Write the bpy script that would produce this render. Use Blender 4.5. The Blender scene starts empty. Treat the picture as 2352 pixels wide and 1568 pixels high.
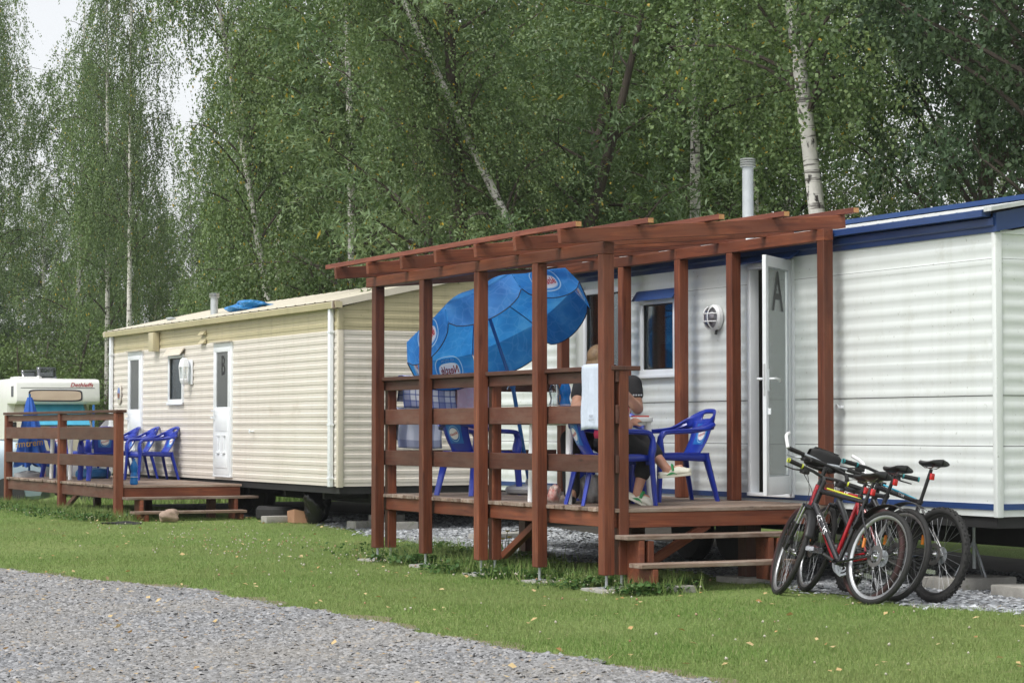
import bpy, bmesh, math, random
import numpy as np
from mathutils import Vector, Matrix, Quaternion
random.seed(7); rng = np.random.default_rng(11)
S = bpy.context.scene
COL = S.collection
R = math.radians
# ------------------------------------------------------------------ camera
cam_d = bpy.data.cameras.new('camera'); cam = bpy.data.objects.new('camera', cam_d); COL.objects.link(cam)
S.camera = cam
cam_d.sensor_width = 36.0; cam_d.lens = 36.0*5150/2352; cam_d.clip_start = 0.1; cam_d.clip_end = 2000
cam.location = (0, 0, 1.25)
cam.rotation_euler = (R(90)+math.atan(201/5150), 0, -R(26.5))
# ------------------------------------------------------------------ sky, sun, exposure
SUN_EL, SUN_AZ = R(55), R(-112)            # azimuth measured from +Y towards +X
W = bpy.data.worlds.new('World'); S.world = W; W.use_nodes = True
wn = W.node_tree.nodes; wl = W.node_tree.links; wn.clear()
sky = wn.new('ShaderNodeTexSky'); sky.sky_type = 'NISHITA'; sky.sun_disc = False
sky.sun_elevation = SUN_EL; sky.sun_rotation = SUN_AZ; sky.dust_density = 4.0; sky.air_density = 1.0; sky.altitude = 400
hs = wn.new('ShaderNodeHueSaturation'); hs.inputs['Saturation'].default_value = 0.14; hs.inputs['Value'].default_value = 1.0
bg = wn.new('ShaderNodeBackground'); bg.inputs['Strength'].default_value = 0.15
wo = wn.new('ShaderNodeOutputWorld')
wl.new(sky.outputs[0], hs.inputs['Color']); wl.new(hs.outputs[0], bg.inputs['Color']); wl.new(bg.outputs[0], wo.inputs['Surface'])
sd = bpy.data.lights.new('sun', 'SUN'); sd.energy = 1.35; sd.angle = R(20); sd.color = (1.0, 0.97, 0.92)
sun = bpy.data.objects.new('sun', sd); COL.objects.link(sun)
sdir = Vector((math.sin(SUN_AZ)*math.cos(SUN_EL), math.cos(SUN_AZ)*math.cos(SUN_EL), math.sin(SUN_EL)))
sun.rotation_euler = sdir.to_track_quat('Z', 'Y').to_euler(); sun.location = sdir*60
S.view_settings.view_transform = 'Standard'; S.view_settings.look = 'None'; S.view_settings.gamma = 1.0
S.view_settings.use_curve_mapping = False
S.view_settings.exposure = 0.66

# ------------------------------------------------------------------ helpers
def tag(o, label=None, cat=None, group=None, kind=None):
    if label: o['label'] = label
    if cat: o['category'] = cat
    if group: o['group'] = group
    if kind: o['kind'] = kind
    return o
def empty(name, loc=(0, 0, 0), rz=0.0, label=None, cat=None, group=None):
    o = bpy.data.objects.new(name, None); COL.objects.link(o); o.location = loc; o.rotation_euler = (0, 0, rz)
    o.empty_display_size = 0.1
    return tag(o, label, cat, group)
def link(name, me, mat=None, parent=None, smooth=False):
    o = bpy.data.objects.new(name, me); COL.objects.link(o)
    if mat is not None and len(me.materials) == 0: me.materials.append(mat)
    if parent is not None: o.parent = parent
    if smooth:
        me.polygons.foreach_set('use_smooth', [True]*len(me.polygons))
    return o
def copy_tree(o, parent=None):
    c = o.copy(); COL.objects.link(c); c.parent = parent
    for ch in list(o.children): copy_tree(ch, c)
    return c
class MB:
    """collects shapes into one mesh"""
    def __init__(s): s.v = []; s.f = []
    def add(s, vs, fs):
        n = len(s.v); s.v.extend([tuple(p) for p in vs]); s.f.extend([tuple(i+n for i in f) for f in fs]); return s
    def box(s, c, size, rot=None):
        hx, hy, hz = size[0]/2, size[1]/2, size[2]/2
        vs = [Vector((x*hx, y*hy, z*hz)) for x in (-1, 1) for y in (-1, 1) for z in (-1, 1)]
        if rot is not None: vs = [rot @ v for v in vs]
        vs = [v+Vector(c) for v in vs]
        return s.add(vs, [(0, 1, 3, 2), (4, 6, 7, 5), (0, 4, 5, 1), (2, 3, 7, 6), (0, 2, 6, 4), (1, 5, 7, 3)])
    def bb(s, x0, x1, y0, y1, z0, z1):
        return s.box(((x0+x1)/2, (y0+y1)/2, (z0+z1)/2), (x1-x0, y1-y0, z1-z0))
    def tube(s, pts, rad, n=8, cap=True, closed=False, flat=None):
        pts = [Vector(p) for p in pts]; m = len(pts)
        if not hasattr(rad, '__len__'): rad = [rad]*m
        rings = []; prev = None
        for i, p in enumerate(pts):
            if closed: t = pts[(i+1) % m]-pts[i-1]
            else: t = pts[min(i+1, m-1)]-pts[max(i-1, 0)]
            if t.length < 1e-9: t = Vector((0, 0, 1))
            t.normalize()
            if prev is None:
                a = Vector((0, 0, 1)) if abs(t.z) < .9 else Vector((1, 0, 0))
                u = t.cross(a).normalized()
            else:
                u = (prev - t*prev.dot(t))
                u = u.normalized() if u.length > 1e-6 else t.orthogonal().normalized()
            prev = u; w = t.cross(u)
            k = 1.0 if flat is None else flat
            rings.append([p+(u*math.cos(2*math.pi*j/n)+w*k*math.sin(2*math.pi*j/n))*rad[i] for j in range(n)])
        vs = [v for r in rings for v in r]; fs = []
        mm = m if closed else m-1
        for i in range(mm):
            a = i*n; b = ((i+1) % m)*n
            for j in range(n):
                k2 = (j+1) % n; fs.append((a+j, a+k2, b+k2, b+j))
        if cap and not closed:
            fs.append(tuple(range(n))[::-1]); fs.append(tuple(range((m-1)*n, m*n)))
        return s.add(vs, fs)
    def lathe(s, prof, c=(0, 0, 0), axis='z', n=16, cap=True):
        vs = []; fs = []
        for r, h in prof:
            for j in range(n):
                a = 2*math.pi*j/n; p = (r*math.cos(a), r*math.sin(a), h)
                if axis == 'x': p = (p[2], p[0], p[1])
                elif axis == 'y': p = (p[1], p[2], p[0])
                vs.append((p[0]+c[0], p[1]+c[1], p[2]+c[2]))
        for i in range(len(prof)-1):
            for j in range(n):
                k = (j+1) % n; fs.append((i*n+j, i*n+k, (i+1)*n+k, (i+1)*n+j))
        if cap:
            fs.append(tuple(range(n))[::-1]); m = len(prof)-1; fs.append(tuple(range(m*n, m*n+n)))
        return s.add(vs, fs)
    def grid(s, fn, nu, nv, closed_u=False):
        vs = [fn(i/(nu-1 if not closed_u else nu), j/(nv-1)) for i in range(nu) for j in range(nv)]; fs = []
        for i in range(nu if closed_u else nu-1):
            for j in range(nv-1):
                a = i*nv+j; b = ((i+1) % nu)*nv+j; fs.append((a, b, b+1, a+1))
        return s.add(vs, fs)
    def prism(s, outline, t, mtx=None):
        """outline: list of 2D points (u,v) -> extruded +-t/2 along w; mtx maps (u,v,w)"""
        n = len(outline); vs = [Vector((p[0], p[1], -t/2)) for p in outline]+[Vector((p[0], p[1], t/2)) for p in outline]
        if mtx is not None: vs = [mtx @ v for v in vs]
        fs = [tuple(range(n))[::-1], tuple(range(n, 2*n))]+[(i, (i+1) % n, n+(i+1) % n, n+i) for i in range(n)]
        return s.add(vs, fs)
    def ball(s, c, r, nu=12, nv=8, mtx=None):
        if not hasattr(r, '__len__'): r = (r, r, r)
        vs = []; fs = []
        for j in range(nv+1):
            th = math.pi*j/nv
            for i in range(nu):
                a = 2*math.pi*i/nu
                p = Vector((r[0]*math.sin(th)*math.cos(a), r[1]*math.sin(th)*math.sin(a), r[2]*math.cos(th)))
                if mtx is not None: p = mtx @ p
                vs.append(p+Vector(c))
        for j in range(nv):
            for i in range(nu):
                k = (i+1) % nu; fs.append((j*nu+i, (j+1)*nu+i, (j+1)*nu+k, j*nu+k))
        return s.add(vs, fs)
    def capsule(s, a, b, ra, rb, n=10, k=4):
        a = Vector(a); b = Vector(b); t = (b-a); L = t.length; t.normalize()
        pts = []; rad = []
        for i in range(k+1):
            th = math.pi/2*i/k; pts.append(a-t*ra*math.cos(th)); rad.append(max(ra*math.sin(th), 1e-4))
        for i in range(k+1):
            th = math.pi/2*(1-i/k); pts.append(b+t*rb*math.cos(th)); rad.append(max(rb*math.sin(th), 1e-4))
        return s.tube(pts, rad, n)
    def mesh(s, name, recalc=True):
        me = bpy.data.meshes.new(name); me.from_pydata(s.v, [], s.f); me.validate(verbose=False)
        if recalc:
            bm = bmesh.new(); bm.from_mesh(me); bmesh.ops.recalc_face_normals(bm, faces=bm.faces); bm.to_mesh(me); bm.free()
        return me
    def build(s, name, mat, parent=None, smooth=False, bevel=0, angle=35):
        me = s.mesh(name)
        if bevel:
            bm = bmesh.new(); bm.from_mesh(me)
            ed = [e for e in bm.edges if len(e.link_faces) == 2 and e.calc_face_angle(0) > R(30)]
            bmesh.ops.bevel(bm, geom=ed, offset=bevel, segments=2, profile=.6, affect='EDGES', clamp_overlap=True)
            bm.to_mesh(me); bm.free()
        o = link(name, me, mat, parent)
        if smooth or bevel:
            me.polygons.foreach_set('use_smooth', [True]*len(me.polygons))
            try: me.set_sharp_from_angle(angle=R(angle))
            except Exception: pass
        return o
_pk = {}
def plank(name, p0, p1, w, h, mat, parent=None, up=(0, 0, 1), bev=0.004):
    """board from p0 to p1, w across, h along 'up'; mesh shared between equal boards"""
    p0 = Vector(p0); p1 = Vector(p1); d = p1-p0; L = d.length; d.normalize(); u = Vector(up)
    u = (u-d*u.dot(d)).normalized(); y = u.cross(d)
    key = (round(L, 3), round(w, 4), round(h, 4), mat.name)
    me = _pk.get(key)
    if me is None:
        m = MB().box((0, 0, 0), (L, w, h)); me = m.mesh(name)
        bm = bmesh.new(); bm.from_mesh(me)
        bmesh.ops.bevel(bm, geom=bm.edges[:], offset=bev, segments=1, affect='EDGES', clamp_overlap=True)
        bm.to_mesh(me); bm.free(); me.materials.append(mat); _pk[key] = me
    o = bpy.data.objects.new(name, me); COL.objects.link(o)
    mt = Matrix((d, y, u)).transposed().to_4x4(); mt.translation = (p0+p1)/2
    if parent is not None:
        o.parent = parent; mt = parent_inv(parent) @ mt
    o.matrix_local = mt
    return o
def parent_inv(p):
    m = Matrix.LocRotScale(p.location, p.rotation_euler, p.scale)
    if p.parent is not None: m = world_m(p.parent) @ m
    return m.inverted()
def world_m(p):
    m = Matrix.LocRotScale(p.location, p.rotation_euler, p.scale)
    return (world_m(p.parent) @ m) if p.parent is not None else m
_tx = {}
def text_mesh(s, size=1.0, shear=0.0, extr=0.0):
    key = (s, size, shear, extr)
    if key in _tx: return _tx[key].copy()
    cu = bpy.data.curves.new('txt', 'FONT'); cu.body = s; cu.size = size; cu.shear = shear; cu.extrude = extr
    cu.align_x = 'CENTER'; cu.align_y = 'CENTER'; cu.resolution_u = 3; cu.offset = size*0.012
    ob = bpy.data.objects.new('txt', cu); COL.objects.link(ob)
    dg = bpy.context.evaluated_depsgraph_get(); me = bpy.data.meshes.new_from_object(ob.evaluated_get(dg))
    bpy.data.objects.remove(ob); me.materials.clear(); _tx[key] = me
    return me.copy()
def text_obj(name, s, size, mat, parent, mtx=None, shear=0.0, fn=None, sx=1.0):
    me = text_mesh(s, size, shear, 0.0)
    for v in me.vertices:
        p = Vector((v.co.x*sx, v.co.y, 0))
        v.co = fn(p) if fn else (mtx @ p)
    o = link(name, me, mat, parent)
    if parent is not None: o.matrix_local = parent_inv(parent)
    return o
def ell(rx, ry, n=24, cx=0, cy=0, p=2.0):
    out = []
    for i in range(n):
        a = 2*math.pi*i/n; c, s_ = math.cos(a), math.sin(a)
        out.append((cx+rx*abs(c)**(2/p)*(1 if c >= 0 else -1), cy+ry*abs(s_)**(2/p)*(1 if s_ >= 0 else -1)))
    return out

# ------------------------------------------------------------------ materials
def new_mat(name):
    m = bpy.data.materials.new(name); m.use_nodes = True
    nt = m.node_tree; b = nt.nodes['Principled BSDF']; return m, nt, b
def N(nt, typ, **kw):
    n = nt.nodes.new(typ)
    for k, v in kw.items():
        if k in n.inputs: n.inputs[k].default_value = v
        else: setattr(n, k, v)
    return n
def ramp(nt, src, stops):
    r = nt.nodes.new('ShaderNodeValToRGB'); el = r.color_ramp.elements
    while len(el) < len(stops): el.new(0.5)
    for e, (p, c) in zip(el, stops): e.position = p; e.color = (c[0], c[1], c[2], 1) if hasattr(c, '__len__') else (c, c, c, 1)
    nt.links.new(src, r.inputs[0]); return r.outputs[0]
def coords(nt, scale=(1, 1, 1), kind='Object', rand=False):
    tc = nt.nodes.new('ShaderNodeTexCoord'); mp = nt.nodes.new('ShaderNodeMapping'); mp.inputs['Scale'].default_value = scale
    nt.links.new(tc.outputs[kind], mp.inputs['Vector'])
    if rand:
        oi = nt.nodes.new('ShaderNodeObjectInfo'); ml = N(nt, 'ShaderNodeMath', operation='MULTIPLY'); ml.inputs[1].default_value = 37.0
        nt.links.new(oi.outputs['Random'], ml.inputs[0]); cb = nt.nodes.new('ShaderNodeCombineXYZ')
        for i in range(3): nt.links.new(ml.outputs[0], cb.inputs[i])
        nt.links.new(cb.outputs[0], mp.inputs['Location'])
    return mp.outputs[0]
def mixc(nt, f, a, b, mode='MIX'):
    m = nt.nodes.new('ShaderNodeMix'); m.data_type = 'RGBA'; m.blend_type = mode
    for sock, val in ((m.inputs[0], f), (m.inputs[6], a), (m.inputs[7], b)):
        if hasattr(val, 'is_linked'): nt.links.new(val, sock)
        elif hasattr(val, '__len__'): sock.default_value = (val[0], val[1], val[2], 1)
        else: sock.default_value = val
    return m.outputs[2]
def bump(nt, b, src, strength=0.3, dist=0.01):
    bp = nt.nodes.new('ShaderNodeBump'); bp.inputs['Strength'].default_value = strength; bp.inputs['Distance'].default_value = dist
    nt.links.new(src, bp.inputs['Height']); nt.links.new(bp.outputs[0], b.inputs['Normal'])
def pm(name, c1, c2=None, rough=0.5, streak=None, scale=6.0, stretch=(1, 1, 1), bmp=0.0, bscale=60.0, metal=0.0, spec=0.5, coat=0.0, rvar=0.0, dirt=None, transl=0.0):
    m, nt, b = new_mat(name)
    b.inputs['Roughness'].default_value = rough; b.inputs['Metallic'].default_value = metal
    b.inputs['Specular IOR Level'].default_value = spec; b.inputs['Coat Weight'].default_value = coat
    v = coords(nt, tuple(stretch), 'Object', rand=True)
    no = N(nt, 'ShaderNodeTexNoise', Scale=scale, Detail=6.0, Roughness=0.65); nt.links.new(v, no.inputs['Vector'])
    c2 = c2 or tuple(x*.82 for x in c1)
    col = mixc(nt, ramp(nt, no.outputs[0], [(.32, 0), (.68, 1)]), c1, c2)
    if rvar:
        oi = nt.nodes.new('ShaderNodeObjectInfo'); mr = N(nt, 'ShaderNodeMapRange'); mr.inputs[3].default_value = 1-rvar; mr.inputs[4].default_value = 1+rvar
        nt.links.new(oi.outputs['Random'], mr.inputs[0]); col = mixc(nt, 1.0, col, mr.outputs[0], 'MULTIPLY')
    if dirt:
        n2 = N(nt, 'ShaderNodeTexNoise', Scale=dirt[1], Detail=8.0, Roughness=0.75); nt.links.new(v, n2.inputs['Vector'])
        col = mixc(nt, ramp(nt, n2.outputs[0], [(dirt[2], 0), (dirt[2]+.16, 1)]), col, dirt[0])
    if streak:
        v5 = coords(nt, (2.6, 2.6, .22), 'Object'); n5 = N(nt, 'ShaderNodeTexNoise', Scale=2.2, Detail=9.0, Roughness=0.7); nt.links.new(v5, n5.inputs['Vector'])
        col = mixc(nt, ramp(nt, n5.outputs[0], [(.50, 0.0), (.78, streak[1])]), col, streak[0])
        v6 = coords(nt, (1, 1, 1), 'Object'); n6 = N(nt, 'ShaderNodeTexNoise', Scale=34.0, Detail=3.0); nt.links.new(v6, n6.inputs['Vector'])
        col = mixc(nt, ramp(nt, n6.outputs[0], [(.69, 0.0), (.74, .55)]), col, tuple(x*.55 for x in streak[0]))
    nt.links.new(col, b.inputs['Base Color'])
    if bmp:
        n3 = N(nt, 'ShaderNodeTexNoise', Scale=bscale, Detail=4.0); nt.links.new(v, n3.inputs['Vector']); bump(nt, b, n3.outputs[0], bmp, .004)
    if transl:
        tr = nt.nodes.new('ShaderNodeBsdfTranslucent'); nt.links.new(col, tr.inputs[0]); mx = nt.nodes.new('ShaderNodeMixShader'); mx.inputs[0].default_value = transl
        nt.links.new(b.outputs[0], mx.inputs[1]); nt.links.new(tr.outputs[0], mx.inputs[2]); nt.links.new(mx.outputs[0], nt.nodes['Material Output'].inputs[0])
    return m
def wood(name, c1, c2, c3, rough=0.55, grain=1.0, var=0.27, weather=None):
    """long grain along local X, knots, darker end patches"""
    m, nt, b = new_mat(name)
    v = coords(nt, (1.0, 22.0, 22.0), 'Object', rand=True)
    n1 = N(nt, 'ShaderNodeTexNoise', Scale=1.6, Detail=7.0, Roughness=0.6, Distortion=0.8); nt.links.new(v, n1.inputs['Vector'])
    v2 = coords(nt, (.9, 2.2, 2.2), 'Object', rand=True)
    n2 = N(nt, 'ShaderNodeTexNoise', Scale=1.9, Detail=4.0, Roughness=0.55); nt.links.new(v2, n2.inputs['Vector'])
    col = ramp(nt, n1.outputs[0], [(.3, c2), (.5, c1), (.72, c3)])
    col = mixc(nt, ramp(nt, n2.outputs[0], [(.38, 0.0), (.7, .75)]), col, c2)
    v3 = coords(nt, (1.4, 5.0, 5.0), 'Object', rand=True)
    vo = N(nt, 'ShaderNodeTexVoronoi', Scale=1.5); nt.links.new(v3, vo.inputs['Vector'])
    col = mixc(nt, ramp(nt, vo.outputs['Distance'], [(.02, .85), (.13, 0)]), col, tuple(x*.35 for x in c2))
    if weather:
        v4 = coords(nt, (1, 3, 3), 'Object', rand=True); n4 = N(nt, 'ShaderNodeTexNoise', Scale=3.0, Detail=8.0, Roughness=.7); nt.links.new(v4, n4.inputs['Vector'])
        col = mixc(nt, ramp(nt, n4.outputs[0], [(.42, 0.0), (.66, .8)]), col, weather)
    oi = nt.nodes.new('ShaderNodeObjectInfo'); mr = N(nt, 'ShaderNodeMapRange'); mr.inputs[3].default_value = 1-var; mr.inputs[4].default_value = 1+var
    nt.links.new(oi.outputs['Random'], mr.inputs[0]); col = mixc(nt, 1.0, col, mr.outputs[0], 'MULTIPLY')
    nt.links.new(col, b.inputs['Base Color']); b.inputs['Roughness'].default_value = rough; b.inputs['Specular IOR Level'].default_value = 0.35
    bump(nt, b, n1.outputs[0], .25*grain, .003)
    return m
def glass(name, tint=(.85, .9, .9), refl=0.12, rough=0.0):
    m, nt, b = new_mat(name); nt.nodes.remove(b)
    t = nt.nodes.new('ShaderNodeBsdfTransparent'); t.inputs[0].default_value = (*tint, 1)
    g = nt.nodes.new('ShaderNodeBsdfGlossy'); g.inputs['Roughness'].default_value = rough; g.inputs['Color'].default_value = (.95, .97, 1, 1)
    lw = N(nt, 'ShaderNodeLayerWeight', Blend=0.35); mr = N(nt, 'ShaderNodeMapRange'); mr.inputs[3].default_value = refl*.5; mr.inputs[4].default_value = min(1, refl*6)
    nt.links.new(lw.outputs['Fresnel'], mr.inputs[0])
    mx = nt.nodes.new('ShaderNodeMixShader'); nt.links.new(mr.outputs[0], mx.inputs[0]); nt.links.new(t.outputs[0], mx.inputs[1]); nt.links.new(g.outputs[0], mx.inputs[2])
    nt.links.new(mx.outputs[0], nt.nodes['Material Output'].inputs[0]); return m
MT = {}
MT['stain'] = wood('red_stained_wood', (.180, .052, .024), (.074, .020, .011), (.27, .094, .043), weather=(.135, .047, .026))
MT['stain_dk'] = wood('weathered_stained_wood', (.100, .037, .023), (.058, .020, .013), (.135, .055, .036), weather=(.115, .065, .048))
MT['deck'] = wood('grey_deck_wood', (.20, .135, .098), (.12, .075, .055), (.30, .225, .18), rough=.75, weather=(.33, .28, .235))
MT['slat'] = wood('slat_wood', (.19, .058, .034), (.11, .03, .02), (.25, .09, .055))
MT['endgrain'] = pm('raw_end_grain', (.50, .27, .11), (.36, .18, .07), rough=.7, scale=40)
MT['whiteA'] = pm('white_painted_cladding', (.70, .735, .725), (.655, .69, .675), rough=.32, scale=1.2, dirt=((.56, .58, .54), 2.2, .58), streak=((.48, .50, .43), .35), bmp=.05, bscale=3)
MT['creamB'] = pm('cream_painted_cladding', (.68, .635, .57), (.63, .585, .52), rough=.36, scale=1.0, dirt=((.53, .47, .39), 2.0, .58), streak=((.45, .40, .32), .4))
MT['oliveB'] = pm('olive_painted_cladding', (.50, .44, .275), (.45, .40, .25), rough=.38, scale=1.0, dirt=((.36, .31, .18), 2.4, .60), streak=((.26, .23, .14), .5))
MT['blue_trim'] = pm('blue_painted_trim', (.020, .055, .175), (.016, .043, .14), rough=.34, scale=2)
MT['roofA'] = pm('grey_white_roof_sheet', (.60, .62, .62), (.42, .44, .43), rough=.45, scale=5, stretch=(1, 6, 1), dirt=((.25, .27, .24), 9, .60))
MT['roofB'] = pm('cream_roof_sheet', (.62, .58, .48), (.52, .48, .38), rough=.5, scale=3, dirt=((.30, .28, .22), 12, .66))
MT['pvc'] = pm('white_pvc', (.78, .81, .83), (.72, .75, .78), rough=.28, scale=3)
MT['alu'] = pm('brushed_metal', (.55, .56, .57), (.42, .43, .44), rough=.35, metal=.85, scale=20)
MT['galv'] = pm('galvanised_steel', (.52, .55, .58), (.40, .43, .46), rough=.42, metal=.7, scale=14)
MT['flue'] = pm('grey_flue_metal', (.50, .53, .55), (.42, .45, .47), rough=.5, metal=.35, scale=9)
MT['dark'] = pm('dark_underframe', (.018, .018, .018), (.01, .01, .01), rough=.7)
MT['black'] = pm('black_plastic', (.012, .012, .013), (.02, .02, .02), rough=.45, scale=20)
MT['rubber'] = pm('tyre_rubber', (.010, .010, .010), (.018, .0175, .017), rough=.8, scale=30, bmp=.3, bscale=120)
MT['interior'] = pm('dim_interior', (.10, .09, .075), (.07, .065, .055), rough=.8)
MT['glass'] = glass('window_glass', (.62, .68, .68), .13)
MT['glass_clear'] = glass('clear_glass', (.95, .97, .96), .05)
MT['glass_door'] = glass('pale_door_glass', (.95, .97, .96), .05)
_nt = MT['glass_door'].node_tree; _o = _nt.nodes['Material Output']; _src = _o.inputs[0].links[0].from_socket
_d = _nt.nodes.new('ShaderNodeBsdfDiffuse'); _d.inputs[0].default_value = (.72, .76, .74, 1); _m = _nt.nodes.new('ShaderNodeMixShader'); _m.inputs[0].default_value = .20  # white diffuse layer mixed in, makes the pane paler
_nt.links.new(_src, _m.inputs[1]); _nt.links.new(_d.outputs[0], _m.inputs[2]); _nt.links.new(_m.outputs[0], _o.inputs[0])
MT['glass_dk'] = glass('dark_window_glass', (.16, .19, .19), .10)
MT['blue_pl'] = pm('royal_blue_plastic', (.012, .030, .30), (.016, .040, .35), rough=.3, scale=4, coat=.15)
MT['white_pl'] = pm('white_plastic', (.80, .81, .82), (.74, .75, .76), rough=.35)
MT['conc'] = pm('concrete', (.36, .35, .32), (.26, .25, .23), rough=.9, scale=9, bmp=.6, bscale=40, dirt=((.16, .17, .11), 5, .55))
# ------------------------------------------------------------------ ground
def sst(a, b, x):
    t = np.clip((np.asarray(x, float)-a)/(b-a), 0, 1); return t*t*(3-2*t)
def gz(x, y):
    y = np.asarray(y, float); x = np.asarray(x, float)
    return 0.11*(sst(21, 27, y)-sst(32.6, 36, y)) - 0.48*sst(34, 47, y) + 0.012*np.sin(x*1.7+y*.9)*np.cos(y*1.1) - 0.02*sst(6.6, 5.6, x)
def g0(x, y): return float(gz(x, y))
EDY = [-30, 8, 9.5, 10.5, 12, 13.2, 14.8, 17, 18.6, 20.4, 23, 27, 33]; EDX = [6.3, 5.92, 5.85, 5.81, 5.755, 5.73, 5.74, 5.67, 5.27, 4.97, 3.9, 1.5, -6]
def edge(y): return np.interp(y, EDY, EDX)+0.035*np.sin(np.asarray(y)*5.3)+0.05*np.sin(np.asarray(y)*1.9+1)+.02*np.sin(np.asarray(y)*17)
def bed(y): return 9.78+0.10*np.sin(np.asarray(y)*1.3)+0.06*np.sin(np.asarray(y)*4.1+2)+.30*sst(15, 17, y)+.1*sst(25, 27, y)
def sheet(name, xs, ys, dz, mat, fx=None):
    X, Y = np.meshgrid(xs, ys, indexing='ij')
    if fx is not None: X = fx(X, Y)
    Z = gz(X, Y)+dz; nx, ny = X.shape
    V = np.stack([X, Y, Z], -1).reshape(-1, 3); i = np.arange((nx-1)*ny).reshape(nx-1, ny)[:, :-1].ravel()
    F = np.stack([i, i+ny, i+ny+1, i+1], 1)
    me = bpy.data.meshes.new(name); me.from_pydata(V.tolist(), [], F.tolist()); me.update()
    o = link(name, me, mat, None, True); return tag(o, kind='structure')
def lawn_mat():
    m, nt, b = new_mat('lawn_soil_and_grass')
    v = coords(nt, (1, 1, 1), 'Object'); n1 = N(nt, 'ShaderNodeTexNoise', Scale=.55, Detail=5.0); n2 = N(nt, 'ShaderNodeTexNoise', Scale=26.0, Detail=6.0, Roughness=.7)
    nt.links.new(v, n1.inputs['Vector']); nt.links.new(v, n2.inputs['Vector'])
    c = ramp(nt, n1.outputs[0], [(.3, (.17, .25, .070)), (.55, (.21, .285, .088)), (.75, (.25, .295, .105))])
    c = mixc(nt, ramp(nt, n2.outputs[0], [(.35, 0.75), (.62, 0.0)]), c, (.055, .085, .022))
    n3 = N(nt, 'ShaderNodeTexNoise', Scale=1.3, Detail=6.0, Roughness=.7); nt.links.new(v, n3.inputs['Vector'])
    c = mixc(nt, ramp(nt, n3.outputs[0], [(.60, 0.0), (.70, .7)]), c, (.20, .16, .09))
    nt.links.new(c, b.inputs['Base Color']); b.inputs['Roughness'].default_value = .95; b.inputs['Specular IOR Level'].default_value = .15
    bump(nt, b, n2.outputs[0], .8, .03); return m
def gravel_mat(name, cs, scale=34):
    m, nt, b = new_mat(name); v = coords(nt, (1, 1, 1), 'Object')
    vo = N(nt, 'ShaderNodeTexVoronoi', Scale=scale); nt.links.new(v, vo.inputs['Vector'])
    n1 = N(nt, 'ShaderNodeTexNoise', Scale=.9, Detail=6.0); nt.links.new(v, n1.inputs['Vector'])
    sp = nt.nodes.new('ShaderNodeSeparateColor'); nt.links.new(vo.outputs['Color'], sp.inputs[0])
    c = ramp(nt, sp.outputs[0], [(0, cs[0]), (.5, cs[1]), (1, cs[2])])
    c = mixc(nt, ramp(nt, vo.outputs['Distance'], [(.35, 0.0), (.7, .8)]), c, cs[3])
    c = mixc(nt, ramp(nt, n1.outputs[0], [(.45, 0.0), (.75, .55)]), c, cs[4])
    nt.links.new(c, b.inputs['Base Color']); b.inputs['Roughness'].default_value = .9
    bump(nt, b, vo.outputs['Distance'], -.9, .02); return m
MT['lawn'] = lawn_mat()
MT['road'] = gravel_mat('road_gravel', ((.17, .175, .185), (.25, .255, .265), (.34, .345, .355), (.09, .09, .095), (.27, .25, .215)), 60)
MT['bed'] = gravel_mat('slate_chip_bed', ((.17, .18, .19), (.28, .29, .31), (.40, .42, .44), (.05, .05, .055), (.20, .19, .17)), 22)
xs = np.unique(np.concatenate([np.linspace(-400, -20, 14), np.linspace(-20, 30, 90), np.linspace(30, 500, 16)]))
ys = np.unique(np.concatenate([np.linspace(-200, 0, 8), np.linspace(0, 60, 110), np.linspace(60, 900, 18)]))
sheet('lawn', xs, ys, 0.0, MT['lawn'])
ry = np.linspace(-14, 30, 260)
sheet('gravel_road', np.linspace(0, 1, 40), ry, 0.006, MT['road'], lambda U, Y: -14+U*(edge(Y)+14))
sheet('gravel_bed', np.linspace(0, 1, 24), np.linspace(11.2, 35, 200), 0.006, MT['bed'], lambda U, Y: bed(Y)+U*(11.5+.12*np.sin(Y*2.1)-bed(Y)))
MT['shade_soil'] = pm('soil_darkened_for_shade', (.045, .038, .030), (.028, .024, .019), rough=.95, scale=5, bmp=.8, bscale=25)  # soil colour darkened to stand for the shade under the homes
sheet('shade_dark_soil', np.linspace(0, 1, 10), np.linspace(12.6, 34, 100), 0.003, MT['shade_soil'], lambda U, Y: 11.2+U*(2.9+.2*np.sin(Y*1.4)))
MT['verge'] = pm('trodden_dirt', (.21, .175, .115), (.145, .125, .075), rough=.95, scale=9, bmp=.8, bscale=40, dirt=((.14, .18, .055), 7, .52))
sheet('worn_verge', np.linspace(0, 1, 4), np.linspace(-14, 30, 400), 0.003, MT['verge'], lambda U, Y: edge(Y)-.15+U*(.24+.09*np.sin(Y*3.3)+.07*np.sin(Y*8.7)))

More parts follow.
